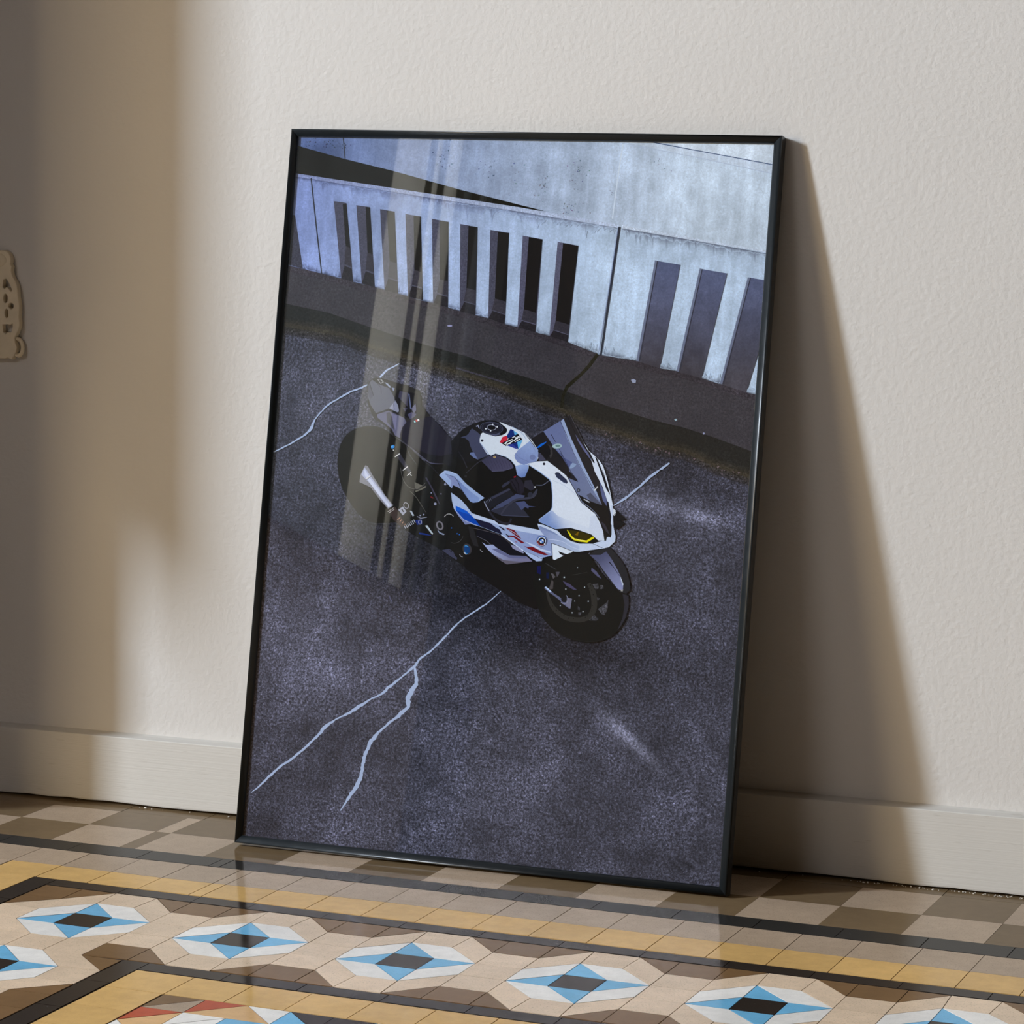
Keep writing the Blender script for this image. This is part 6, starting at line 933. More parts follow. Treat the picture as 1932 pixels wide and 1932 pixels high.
[1,0,54,54,68,192.2,541,197.6,544.6,199,533,203.7,536.3,206.7,524.6,210.8,527.6,213.7,517.4,216.7,519.5],
[0,0,50,140,220,0,0,189.3,553.2,189.6,552.5,189.6,551.7,189.2,550.9,188.6,550.2,187.8,549.7,186.8,549.4,185.9,549.4,185.1,549.7,184.5,550.2,184.2,551,184.2,551.7,184.6,552.5,185.2,553.2,186,553.7,186.9,554,187.9,554,188.7,553.7],
[0,0,140,190,225,0,0,186.8,552.1,186.7,551.9,186.6,551.6,186.4,551.4,186.1,551.3,185.8,551.3,185.5,551.4,185.3,551.6,185.1,551.8,185,552.1,185.1,552.3,185.2,552.6,185.4,552.8,185.7,552.9,186,552.9,186.3,552.8,186.5,552.6,186.7,552.4],
[1,0,205,206,212,191.8,537.7,191,538.6,198.3,542.4,197.6,543.3],
[1,0,205,206,212,204.9,520.1,204,521,211.6,525.8,210.6,526.7],
[1,0,205,206,212,211.7,513.5,210.9,514.2,217,518.2,216.3,518.9],
[1,0,205,206,212,215.4,515.4,216.4,516.2,217.2,513.6,218.2,514.4],
[1,0,205,206,212,187.3,547.4,188.1,548.1,188.6,546.1,189.4,546.8],
[1,0,92,90,92,200.5,523.9,201.1,524,201.5,519.9,202.1,520,203,514.2,203.6,514.3,205.2,508.9,205.7,509.2,208.1,504.6,208.6,504.9,211.8,500.6,212.1,501,215.8,497.8,216.1,498.3,220.7,496.4,220.8,496.9,226,496.1,225.9,496.6,230.6,496.9,230.3,497.4,234.1,499.4,233.6,499.7,236.8,502.9,236.3,503.2,238.6,505.4,238.1,505.7],
[0,0,104,102,96,0,0,223,505.6,234.8,501.8,227.7,496.1,223.7,497.6],
[1,0,110,108,100,225.4,492.4,224.6,494.1,232.9,495.5,231.9,497.2,240.3,499.9,239.1,501.6],
[1,0,64,62,80,237.8,512.3,239.6,513.4,246.5,500.4,248.1,501.4,255.2,485.8,257.2,486.9,261.3,477.6,262,478],
[1,0,96,94,92,217.2,492.8,217.5,493.2,219.7,491,220,491.4,223.3,488.4,223.7,488.7,227.4,484.5,227.9,484.9,232.6,478.4,233.1,478.7,238.3,471.1,238.8,471.4,242.4,465.9,242.8,466.2],
[0,0,150,155,185,0,0,249.2,492.6,249.1,492.3,249,492,248.8,491.8,248.4,491.7,248.1,491.6,247.8,491.7,247.5,491.9,247.3,492.2,247.3,492.5,247.3,492.8,247.4,493.1,247.7,493.3,248,493.4,248.3,493.4,248.6,493.3,248.9,493.1,249.1,492.9],
[0,0,150,155,185,0,0,263.2,492.2,263.2,491.9,263.1,491.7,262.8,491.5,262.6,491.4,262.3,491.4,262,491.5,261.7,491.6,261.6,491.9,261.5,492.1,261.5,492.4,261.7,492.6,261.9,492.8,262.1,492.9,262.4,493,262.7,492.9,263,492.7,263.1,492.5],
[0,0,150,155,185,0,0,257,478.4,257,477.8,256.7,477.3,256.2,476.8,255.6,476.6,254.9,476.6,254.3,476.7,253.8,477.1,253.4,477.6,253.2,478.2,253.3,478.8,253.6,479.4,254.1,479.8,254.7,480,255.3,480.1,255.9,479.9,256.5,479.5,256.9,479],
[0,0,150,155,185,0,0,268.7,505.4,268.6,505,268.4,504.5,268,504.2,267.5,504,267,504,266.5,504.1,266.1,504.4,265.8,504.8,265.6,505.3,265.7,505.8,265.9,506.2,266.3,506.6,266.8,506.7,267.3,506.8,267.8,506.6,268.2,506.3,268.5,505.9],
[0,0,150,155,185,0,0,240.7,463,240.6,462.7,240.4,462.3,240.2,462.1,239.8,461.9,239.4,461.9,239,462,238.7,462.2,238.5,462.5,238.4,462.9,238.4,463.2,238.6,463.6,238.9,463.8,239.2,464,239.6,464,240,463.9,240.3,463.7,240.6,463.4],
[0,0,150,155,185,0,0,235.5,461.6,235.5,461.4,235.3,461.1,235.1,460.9,234.8,460.7,234.5,460.7,234.2,460.8,233.9,461,233.7,461.2,233.6,461.5,233.7,461.9,233.8,462.1,234,462.3,234.3,462.5,234.7,462.5,235,462.4,235.2,462.2,235.4,461.9],
[0,0,120,30,40,0,0,247.9,488.1,252.4,486.1,251.5,485.2,247.6,486.7],
[0,0,128,128,140,0,0,142.3,501.3,142.9,511.1,149,524.6,153,523.3,159.7,513,181.4,485.6,194.5,472.8,187.3,467.7,176.3,477.3,159.3,495.1,151.3,498.2],
[0,0,172,178,208,0,0,144.3,511.7,147.8,521.7,151.5,518.3,159.6,508.5,180.4,485.6,192.6,472.5,188.2,468.6,178.2,478.3,158.9,499.5,151.6,505.4],
[0,0,200,206,230,0,0,148,519.5,151.3,515.2,158.3,506.6,179.6,483.7,189.3,471.8,187.5,470.4,175.9,481.7,156.8,502.1,149.2,510.6],
[1,0,215,214,216,151.6,505.6,150.7,506.5,158,510.6,157.1,511.5],
[1,0,90,84,80,152.7,504.8,152.2,505.3,159,509.8,158.6,510.3],
[0,0,60,50,50,0,0,187.4,465.5,197.1,471.4,201.3,466.3,207.4,457.8,215,447.6,209,444.1,195.7,453.9],
[1,0,176,172,176,187.4,463.4,186.9,464,195.5,469.2,195.1,469.8],
[1,0,176,172,176,188.7,461.5,188.2,462.1,196.7,467.3,196.2,467.9],
[1,0,170,130,110,202.2,453.2,201.7,453.7,206.2,457,205.7,457.5],
[1,0,170,130,110,206.1,451.1,205.5,451.6,209,454.3,208.4,454.8],
[1,0,170,130,110,209.9,449.1,209.3,449.5,211.7,451.7,211.1,452.1],
[1,0,170,130,110,213.8,447.1,213.1,447.3,214.5,449.1,213.8,449.3],
[0,0,150,154,176,0,0,202.2,467.2,208.6,472.1,214.4,465.3,209.6,460.1],
[0,0,50,50,54,0,0,206.5,467.9,207.9,468.9,211.1,465.1,209.7,464.3],
[1,0,150,150,170,215.5,475.1,216.3,475.5,216.1,474.2,216.9,474.5,216.4,473.3,217.2,473.5,216.5,472.4,217.3,472.4,216.3,471.7,217.2,471.4,216,471.1,216.7,470.6,215.5,470.6,216,469.9,214.8,470.3,215.1,469.6,214.1,470.3,214,469.5,213.2,470.4,212.9,469.7,212.4,470.9,211.9,470.2,211.6,471.4,211,470.9,210.9,472.2,210.2,471.8,210.4,473.1,209.6,472.8,210.1,474,209.2,473.8,210,474.9,209.1,474.9,210.1,475.6,209.3,475.9,210.5,476.3,209.8,476.7,211,476.7,210.5,477.4,211.6,477,211.4,477.8,212.4,477,212.4,477.8,213.2,476.9,213.5,477.6,214.1,476.5,214.5,477.1,214.9,475.9,215.5,476.4,215.6,475.1,216.2,475.6],
[0,0,170,180,200,0,0,219.1,466.6,221.7,467,226.1,461.1,224,459.8],
[1,0,170,176,196,212.2,446.1,213.1,446.6,214.9,442.2,215.8,442.7],
[1,0,170,176,196,214.4,447.6,215.3,448.1,217.1,443.6,218,444.2],
[1,0,170,176,196,216.6,449,217.5,449.5,219.3,445.1,220.2,445.6],
[1,0,170,176,196,218.8,450.5,219.6,451,221.5,446.6,222.4,447.1],
[1,0,170,176,196,220.9,451.9,221.8,452.5,223.7,448,224.5,448.6],
[1,0,170,176,196,223.1,453.4,224,453.9,225.8,449.5,226.7,450],
[1,0,170,176,196,225.3,454.9,226.2,455.4,228,450.9,228.9,451.5],
[0,0,24,44,120,0,0,228.3,454.6,237.7,456.2,238.7,449.9,231.2,448.5],
[1,0,150,156,180,237.2,452.7,238.1,452.6,237.2,452,238,451.9,237,451.4,237.8,451.2,236.8,451,237.5,450.5,236.4,450.6,236.9,450,236,450.4,236.3,449.6,235.5,450.3,235.6,449.5,235.1,450.3,234.8,449.5,234.6,450.5,234.2,449.8,234.2,450.8,233.6,450.3,233.8,451.3,233.1,450.9,233.6,451.8,232.8,451.6,233.5,452.4,232.6,452.4,233.5,453,232.6,453.1,233.7,453.6,232.8,453.9,233.9,454.1,233.2,454.5,234.3,454.4,233.7,455,234.7,454.7,234.4,455.4,235.1,454.8,235.1,455.6,235.6,454.7,235.8,455.5,236.1,454.5,236.5,455.2,236.5,454.2,237.1,454.8,236.8,453.8,237.6,454.1,237.1,453.2,237.9,453.4,237.2,452.6,238,452.7],
[1,0,140,146,170,230,459.6,230.4,460.4,235.7,457.4,235.7,458.2,244.7,459.4,244.5,460.2],
[0,0,180,192,208,0,0,242.7,448.2,245.9,449,255.4,438.3,254.1,436.9],
[1,0,118,116,128,266.6,450.8,268.6,451.4,267.1,449.6,269.1,450.1,267.3,448.5,269.4,448.5,267.2,447.5,269.3,447.1,266.9,446.6,268.8,445.8,266.5,446,268,444.7,265.9,445.7,266.8,443.9,265.3,445.6,265.4,443.6,264.5,445.6,264,443.8,263.6,446,262.6,444.3,262.8,446.6,261.3,445.2,262,447.5,260.2,446.4,261.3,448.5,259.4,447.8,260.9,449.7,258.9,449.2,260.7,450.8,258.6,450.7,260.8,451.8,258.7,452.2,261.1,452.7,259.2,453.5,261.5,453.2,260,454.6,262.1,453.6,261.2,455.4,262.7,453.7,262.6,455.7,263.5,453.6,264.1,455.5,264.4,453.3,265.4,454.9,265.2,452.7,266.7,454.1,266.1,451.8,267.8,452.9,266.7,450.7,268.5,451.6],
[0,0,140,150,180,0,0,260.7,444.1,265.7,440.5,272.1,438.6,270.3,437.2,263.9,439.5],
[1,0,30,52,130,234.9,436.4,235.1,438.5,243.1,435.9,243.2,437.8,252.8,435.4,252.8,435.9],
[1,0,200,200,205,269.8,461.5,269.2,461.8,270.2,462.1,269.6,462.4,270.5,462.6,269.9,463,270.9,463.1,270.4,463.6,271.4,463.6,270.8,464.1,271.8,464,271.3,464.5,272.3,464.4,271.9,464.9,272.8,464.7,272.4,465.3,273.3,465,273,465.6,273.9,465.3,273.6,465.9,274.5,465.5,274.2,466.1,275,465.6,274.9,466.2,275.6,465.7,275.5,466.3,276.2,465.7,276.2,466.4,276.8,465.7,276.9,466.4,277.4,465.6,277.5,466.3,278,465.5,278.2,466.2,278.6,465.4,278.8,466,279.2,465.2,279.5,465.7,279.8,464.9,280.1,465.5,280.3,464.6,280.7,465.1,280.8,464.2,281.2,464.7,281.3,463.8,281.8,464.3,281.8,463.4,282.3,463.8,282.3,462.9,282.8,463.3],
[1,0,70,70,76,298.1,437.3,298.7,437.1,297.9,436.5,298.4,436.3,297.6,435.6,298.1,435.4,297.2,434.9,297.8,434.6,296.9,434.1,297.4,433.8,296.4,433.4,296.9,433.1,295.9,432.7,296.4,432.3,295.4,432,295.9,431.6,294.8,431.4,295.3,431,294.2,430.8,294.6,430.4,293.6,430.3,294,429.8,292.9,429.8,293.3,429.3,292.2,429.3,292.5,428.9,291.5,428.9,291.8,428.4,290.7,428.6,291,428.1,289.9,428.3,290.1,427.8,289.1,428.1,289.3,427.6,288.3,427.9,288.4,427.4,287.5,427.8,287.6,427.2,286.7,427.7,286.7,427.2,285.9,427.7,285.9,427.2,285,427.8,285,427.2,284.2,427.9,284.1,427.3,283.4,428.1,283.2,427.5,282.6,428.3,282.4,427.8],
[0,0,40,100,190,0,0,281.8,447.5,281.8,447.2,281.7,447,281.5,446.8,281.2,446.7,280.9,446.7,280.6,446.8,280.4,446.9,280.2,447.2,280.1,447.4,280.1,447.7,280.3,448,280.5,448.1,280.8,448.3,281.1,448.3,281.4,448.2,281.6,448,281.8,447.8],
[0,0,40,100,190,0,0,290.7,440.4,290.7,440.1,290.5,439.9,290.3,439.7,290,439.6,289.7,439.5,289.4,439.6,289.2,439.8,289,440,289,440.3,289,440.6,289.1,440.8,289.3,441,289.6,441.1,289.9,441.1,290.2,441.1,290.4,440.9,290.6,440.7],
[0,0,40,100,190,0,0,294,439.5,293.9,439.2,293.8,438.9,293.6,438.7,293.3,438.6,293,438.6,292.7,438.7,292.5,438.9,292.3,439.1,292.2,439.4,292.3,439.6,292.4,439.9,292.6,440.1,292.9,440.2,293.2,440.2,293.5,440.1,293.7,440,293.9,439.7],
[0,0,58,56,62,0,0,311.9,422.5,312.4,419.9,312.2,417.4,311.2,415.3,309.5,413.8,307.4,413.1,305.1,413.3,302.9,414.4,301,416.3,299.7,418.6,299.1,421.2,299.3,423.7,300.4,425.9,302,427.4,304.1,428,306.5,427.8,308.7,426.7,310.6,424.9],
[0,0,18,60,118,0,0,309.4,421.7,309.9,419.7,309.8,417.9,309.2,416.3,308.1,415.2,306.7,414.8,305.1,415,303.6,415.9,302.2,417.3,301.3,419.1,300.8,421,300.9,422.9,301.5,424.5,302.6,425.6,304,426,305.6,425.8,307.1,424.9,308.5,423.5],
[1,0,70,150,215,302.3,424,301.7,424.8,303.6,424.8,303.7,425.8,307,423.5,307.4,424.4],
[1,0,60,140,210,302.2,416.9,303,417.4,304.2,414.5,304.8,415.2,307,413.8,307.3,414.7],
[1,0,190,192,200,300.9,416,301.8,416.8,304.7,412.9,305.5,413.7],
[1,0,150,150,165,295.2,412.9,295.9,413.3,297.3,410.1,297.8,410.7,300.1,409.5,300.2,410.3],
[0,0,62,64,88,0,0,269.6,417.1,279.8,419.7,286.2,416.1,289.8,409.9,292.5,408.4,291.9,405.3,282.4,409.8],
[0,0,30,30,36,0,0,279.5,418.1,285.3,416.1,282.8,415.5],
[1,0,160,162,175,324,421.1,324.6,421.6,325.9,419.1,326.4,419.8,328.1,418.4,328.4,419.2],
[0,0,40,40,44,0,0,305,451.2,312,450,318.5,434.3,321.9,424.8,314.8,426,308.7,437.7],
[0,0,27,27,31,0,0,270.5,562.5,280.8,575.2,288.9,582,300.5,588.3,315.7,593.6,327.7,594.6,338.2,592.1,351.4,588.3,350,574.6,335.1,546.4,325.2,541,292.7,536.1,274.5,546.5],
[0,0,64,68,95,0,0,299.3,581.9,306.6,578.1,313,573.5,312.1,563.8,326.3,548.3,324.8,546.5,311.4,540.9,303.7,549.6,298.6,559,296.4,565,290,569,283.9,568.7,286.4,570.2,291.5,571.6,295.2,574.7,296.6,578.4],
[0,0,100,114,160,0,0,299.1,547.7,300.2,549.8,304.6,550.3,311.4,540.9,305.1,543],
[1,0,150,156,190,305.6,584.2,304.8,585.5,307.2,585.4,308.1,587,309.8,582.1,310.4,582.4],
[0,0,34,35,47,0,0,344.5,582.7,343.4,579.8,340.4,577.2,335.9,575.5,330.4,574.7,324.6,575,319.1,576.3,314.7,578.5,311.8,581.3,310.9,584.4,312,587.4,315,589.9,319.6,591.6,325.1,592.4,330.9,592.1,336.4,590.8,340.8,588.6,343.6,585.8],
[1,0,82,88,116,343.2,583.2,343.7,583.1,342.6,581.2,343.1,581,341,579.5,341.3,579.1,338.4,578,338.7,577.6,335.1,576.9,335.2,576.5,331.2,576.4,331.3,575.9,327,576.3,327,575.8,322.9,576.8,322.8,576.3,319.1,577.7,318.9,577.3,315.8,579.1,315.5,578.7,313.3,580.8,312.9,580.5,311.8,582.8,311.3,582.5,311.3,584.7,310.8,584.7,311.9,586.6,311.4,586.9,313.5,588.4,313.2,588.8,316.1,589.9,315.9,590.3,319.4,590.9,319.3,591.4,323.3,591.5,323.3,592,327.5,591.6,327.5,592,331.6,591.1,331.7,591.6,335.5,590.1,335.6,590.6,338.8,588.7,339,589.1,341.2,587,341.6,587.4,342.7,585.1,343.2,585.3,343.2,583.1,343.7,583.2],
[1,0,60,62,84,340.8,583.3,341.2,583.2,340.3,581.7,340.7,581.5,339,580.2,339.2,579.9,336.8,579,337,578.6,333.9,578.1,334,577.7,330.6,577.6,330.7,577.2,327.1,577.5,327.1,577.1,323.6,577.9,323.5,577.5,320.3,578.7,320.1,578.4,317.5,579.9,317.3,579.6,315.4,581.4,315.1,581.1,314.1,583,313.7,582.8,313.7,584.6,313.2,584.6,314.2,586.2,313.8,586.4,315.6,587.7,315.3,588,317.8,588.9,317.6,589.3,320.6,589.8,320.5,590.2,323.9,590.3,323.9,590.7,327.5,590.3,327.5,590.7,331,589.9,331.1,590.3,334.3,589.1,334.4,589.5,337,587.9,337.2,588.3,339.1,586.5,339.4,586.8,340.4,584.9,340.8,585.1,340.8,583.2,341.2,583.3],
[0,0,76,80,108,0,0,324.5,575.3,332.9,573.5,340.4,575.7,339.9,577.7,332.6,576.5],
[0,0,24,24,28,0,0,333.9,584.2,333.5,582.9,332.3,581.8,330.5,581.1,328.3,580.7,325.9,580.8,323.8,581.4,322,582.3,320.9,583.6,320.5,584.9,320.9,586.2,322.1,587.3,324,588.1,326.2,588.4,328.5,588.3,330.7,587.8,332.4,586.8,333.6,585.6],
[1,0,150,155,178,333.2,584.4,334,584.2,333,583.5,333.7,583.2,332.4,582.8,332.9,582.3,331.5,582.2,331.8,581.5,330.2,581.7,330.4,581,328.7,581.4,328.8,580.7,327.1,581.4,327.1,580.7,325.5,581.6,325.4,580.9,324.1,582,323.8,581.3,322.8,582.6,322.4,582,321.9,583.3,321.4,582.8,321.4,584.1,320.7,583.8,321.2,584.9,320.4,584.9,321.4,585.6,320.7,586,322,586.3,321.5,586.9,323,587,322.6,587.6,324.2,587.4,324,588.1,325.7,587.7,325.6,588.4,327.3,587.8,327.3,588.5,328.9,587.5,329,588.3,330.4,587.1,330.6,587.8,331.6,586.5,332,587.1,332.5,585.8,333.1,586.3,333,585,333.8,585.3,333.2,584.2,334,584.3],
[0,0,215,220,232,0,0,320.3,582.5,320.3,582.2,320.1,581.9,319.8,581.6,319.5,581.5,319.1,581.4,318.7,581.5,318.4,581.8,318.2,582.1,318.1,582.4,318.1,582.8,318.3,583.1,318.6,583.4,318.9,583.5,319.3,583.5,319.7,583.4,320,583.2,320.2,582.9],
[0,0,215,220,232,0,0,327.4,580,327.4,579.7,327.2,579.4,326.9,579.1,326.6,579,326.2,579,325.8,579.1,325.5,579.3,325.3,579.6,325.2,579.9,325.2,580.3,325.4,580.6,325.7,580.9,326,581,326.4,581,326.8,580.9,327.1,580.7,327.3,580.4],
[0,0,215,220,232,0,0,336.2,585.8,336.2,585.5,336.1,585.1,335.8,584.9,335.4,584.7,335,584.7,334.6,584.8,334.3,585,334.1,585.4,334,585.7,334.1,586.1,334.2,586.4,334.5,586.6,334.9,586.8,335.2,586.8,335.6,586.7,335.9,586.5,336.2,586.2],
[0,0,215,220,232,0,0,329.7,588.7,329.7,588.4,329.5,588,329.2,587.8,328.9,587.6,328.5,587.6,328.1,587.7,327.8,588,327.6,588.3,327.5,588.6,327.5,589,327.7,589.3,328,589.5,328.3,589.7,328.7,589.7,329.1,589.6,329.4,589.4,329.6,589.1],
[0,0,208,217,232,0,0,315.3,577.3,324.1,574.9,333.8,572.9,343.1,575,348.8,578.5,350,582.5,347.4,585.7,337.8,592,339.1,592.3,351.4,588.3,362.9,584.5,375.3,579.4,385.4,570.7,395.9,557.6,397.1,548,394.5,543.1,383.7,539.3,384.2,532.9,380.1,521.4,375,520.2,368.8,523.1,365.2,535.1,358.7,542,350.6,546.4,335.7,550,329,547,323.7,549,312.1,563.8,311.6,567.8,312.9,575.1],
[1,0,150,172,212,356.5,586.7,356.9,587.3,358.9,585.5,359.2,586.2,362.3,584,362.6,584.6,365.4,582.3,365.8,582.9,368.1,580.6,368.5,581.2,370.5,578.9,371,579.5,372.6,577.1,373.2,577.6,374.6,574.9,375.2,575.3,376.2,572.6,376.9,573,377.4,570.9,378,571.3],
[1,0,24,24,30,375.5,578,376.1,578.5,382.4,571.1,383.2,571.7,389,563.4,389.8,564,395.8,556.6,396.1,557],
[0,0,150,172,218,1,104,128,186,370.4,535.4,378.3,522.1,12,365.2,534.9,372.8,537.5,382.5,538,384.2,532.9,380.1,521.4,375,520.2,368.8,523.1],
[1,0,140,160,204,312.2,563.1,313,563.7,326.4,547.6,327.2,548.3],
[1,0,150,170,208,329.6,546.7,329.3,547.4,336.1,549.6,336.1,550.3,350.4,546.4,350.7,547,358.9,541.9,359.3,542.4,365.4,534.9,365.9,535.4],
[0,0,142,162,208,1,118,134,184,381.6,564.9,371.7,540.3,12,362.8,549.4,366.9,556.1,383,569.4,388.6,563.6,395.9,557.6,396.4,549.6,394.5,543.1,387,540.7,377,537.3,368.3,540.1,363.5,545.5],
[0,0,112,124,168,0,0,392.8,548.2,392.6,547,392,545.8,390.9,545,389.6,544.5,388.1,544.4,386.7,544.8,385.5,545.5,384.7,546.5,384.3,547.8,384.5,549,385.1,550.1,386.2,551,387.5,551.5,389,551.6,390.4,551.2,391.6,550.5,392.4,549.4],
[1,0,112,124,170,363.2,551.7,363.6,552.1,371.1,545.6,371.4,546.1,383.4,541.4,383.6,542],
[1,0,110,124,168,382.8,568.9,383.2,569.1,393.5,553.4,393.8,553.6],
[0,0,34,34,50,0,0,317.2,566.6,317.1,566,316.9,565.5,316.4,565,315.8,564.8,315.1,564.8,314.5,564.9,314,565.3,313.6,565.8,313.4,566.4,313.5,567,313.8,567.6,314.2,568,314.9,568.2,315.5,568.3,316.1,568.1,316.7,567.7,317.1,567.2],
[0,0,70,70,92,0,0,396.1,554.8,407.2,548.6,407.9,545.4,398.7,543.3,396.2,548.8],
[0,0,24,46,116,0,0,354.5,584,358.8,582.2,361.3,575,351.6,571,349.6,574.1],
[0,0,92,168,220,0,0,358.8,582.2,365.8,578.2,361.3,575.3],
[0,0,194,42,64,0,0,344.1,572.9,349.6,574.8,351.6,571,350.4,568.1,343.1,564.1,340.4,565.6],
[0,0,50,62,150,0,0,351.5,561.7,358.5,565.3,367.7,556.9],
[0,0,24,44,118,0,0,358.5,564.5,365.2,567.4,368.2,557],
[0,0,92,172,224,0,0,365.1,567.6,372.6,570.2,367.9,557],
[0,0,24,24,31,0,0,365.6,578.1,372.2,570.8,367.7,568.2,358.6,564.4,349.4,561,342.9,564.4,351.5,569,352.4,571],
[1,0,232,236,244,347.8,563.4,347.1,564.2,351.4,566.4,350.7,567.3,358.3,569.8,357.8,570.8],
[1,0,232,236,244,351,561.5,350.2,562.2,353.1,563.8,352.4,564.6,359.6,567.6,358.7,568.3,358.6,570.3,357.6,569.9],
[1,0,232,236,244,353.1,563.6,352.9,564.6,356.2,564,356,565.1],
[1,0,232,236,244,357.8,571.9,357.2,572.8,361.2,573.8,361.1,574.8,362.7,572.1,362.5,573.1,368.2,574.6,367.7,575.5],
[1,0,232,236,244,360.6,567.9,359.7,568.6,363.1,570.7,362.4,571.6,368.8,573.4,368.2,574.3],
[1,0,232,236,244,363.4,570.8,363.2,571.9,365.8,571.1,365.6,572.2],
[1,0,232,236,244,362.1,566.6,361.5,567.5,369.4,571,368.8,571.9],
[1,0,232,236,244,347.8,563.5,347.9,564.5,350.4,563.1,350.5,564.1],
[0,0,60,60,84,1,74,72,98,326.5,545.9,345.3,526.8,12,316.7,539,325.5,547.3,329.9,546.8,335.8,549,350.7,544.8,357.9,540.3,362.8,534.1,362.1,532.1,348.7,527.8,332.9,526.1],
[1,0,50,50,72,320.8,540.7,321.1,540.9,328.3,528.2,328.6,528.4],
[1,0,50,50,72,324.9,541.1,325.2,541.2,332.1,528.6,332.4,528.8],
[1,0,50,50,72,329,541.5,329.3,541.6,335.9,529.1,336.2,529.2],
[1,0,50,50,72,333.1,541.9,333.4,542,339.8,529.5,340.1,529.7],
[1,0,50,50,72,337.2,542.2,337.5,542.4,343.6,530,343.9,530.1],
[1,0,50,50,72,341.3,542.6,341.6,542.8,347.4,530.5,347.8,530.6],
[1,0,50,50,72,345.4,543,345.7,543.1,351.3,530.9,351.6,531],
[1,0,50,50,72,349.5,543.4,349.8,543.5,355.1,531.4,355.4,531.5],
[1,0,50,50,72,353.6,543.8,353.9,543.9,358.9,531.8,359.2,531.9],
[1,0,90,90,118,332.9,525.8,332.9,526.4,348.8,527.5,348.6,528,362.3,532.1,362.1,532.6],
[1,0,20,20,24,326.1,547.4,326.6,548.5,330.1,545.9,329.8,547,335.7,548.9,335.7,550,350.4,545.1,350.9,546.1,358.2,540.5,359,541.2,363.3,533.6,364.4,534,366.5,523,367.6,523.3],
[0,0,196,170,116,0,0,336.5,545.5,336.4,544.9,336.1,544.4,335.7,544,335.2,543.8,334.6,543.8,334,544,333.5,544.3,333.2,544.8,333,545.3,333.1,545.9,333.4,546.4,333.8,546.7,334.3,547,334.9,547,335.5,546.8,336,546.5,336.3,546],
[0,0,120,100,70,0,0,335.5,545.4,335.5,545.2,335.4,545,335.2,544.8,334.9,544.7,334.7,544.7,334.4,544.8,334.2,544.9,334.1,545.1,334,545.4,334,545.6,334.1,545.8,334.3,546,334.6,546.1,334.8,546.1,335.1,546,335.3,545.9,335.5,545.7],
[1,0,48,48,58,325.1,547.3,326.1,546,309.6,535.9,310.6,534.9,295.3,522,296,521.3],
[1,0,46,46,56,282.6,550,283.1,550.3,290.1,539.7,291.2,540.3,296.1,528.7,297.5,529.3],
[0,0,40,40,46,0,0,297.4,517.7,297.4,517.1,297.1,516.5,296.6,516.1,296,515.9,295.4,515.8,294.7,516,294.2,516.4,293.8,516.9,293.6,517.5,293.7,518.1,294,518.7,294.5,519.1,295.1,519.3,295.7,519.4,296.4,519.2,296.9,518.8,297.3,518.3],
[0,0,70,76,108,0,0,344.7,482.4,361.8,493.1,369.1,498.3,382.1,496.6,380.6,494.2,365.6,488.5,350.9,479.6,335.1,473.8],
[0,0,48,50,65,0,0,334.2,473.8,350.9,479.6,369.9,487.9,381.9,477.4,390.3,469.1,350.1,468.7],
[1,0,84,90,120,350.1,468.4,350.1,468.9,390.3,468.8,390.3,469.3],
[0,0,72,80,118,0,0,369.2,487.1,381.8,489.4,388.3,483.4,399.4,482.6,388.4,481.8,388.1,479.8,383.3,481.5,378.5,477.2],
[1,0,58,60,76,351,469,349.1,470,352.9,472.1,350.8,473.1,355.5,476.4,353.5,477.7,358.6,480.4,356.7,482,362.1,483.7,360.2,485.6,366,486.7,364.3,488.9,370.3,489.1,369.2,491.6,375.9,490.5,375.3,493.2,382.4,491.4,381.8,494.1,387.9,492.3,387,495.2,391.7,493.4,389.8,496.7,394.5,494.7,391.4,498.1,396.8,496.8,392.7,499.6,398.3,500,394.4,501.7,398.9,503.4,396.2,504.3,399.2,505.7,397.6,506.3],
[0,0,46,48,62,0,0,392.8,498.5,392.6,497.3,392.1,496.3,391.2,495.5,390.1,495,388.8,494.9,387.6,495.3,386.6,495.9,385.9,496.9,385.6,498.1,385.8,499.2,386.3,500.3,387.2,501.1,388.3,501.5,389.5,501.6,390.7,501.3,391.8,500.6,392.4,499.6],
[0,0,34,35,43,0,0,324.6,486.1,334.3,493,358.2,505.8,367.5,496.6,348.7,485.9,332.4,475.3],
[0,0,58,60,80,0,0,334,491.6,358.7,505,361,503.3,336.3,489.5],
[0,0,52,54,72,0,0,347.8,506.8,350.9,511,358.3,515,359.4,512.2,353.8,507.9,349.7,505.3],
[0,0,38,36,47,0,0,358.3,515.4,369.8,521.8,376.2,516.4,380.2,509.4,380,500.6,374.4,497,364.2,505.3],
[1,0,20,20,24,365.3,518.8,366.1,519.3,371,511.2,371.9,511.5,372.9,498.5,373.9,498.6],
[1,0,20,20,24,360.5,515.3,361.2,515.8,367.2,506.9,367.9,507.3,370.3,499.9,371.1,500.2],
[0,0,46,45,58,0,0,380.4,516.6,388.9,517.9,392.9,510.9,396.5,507.9,390,503.5,379.4,508.5],
[0,0,220,222,230,0,0,396.3,508.9,396.2,508.5,396.1,508.2,395.8,507.9,395.4,507.8,395.1,507.8,394.7,507.9,394.4,508.1,394.1,508.4,394.1,508.7,394.1,509.1,394.3,509.4,394.5,509.6,394.9,509.8,395.3,509.8,395.6,509.7,395.9,509.5,396.2,509.2],
[0,0,150,30,50,0,0,364.2,521,367.6,522.2,366.5,519.9,364.4,519.4],
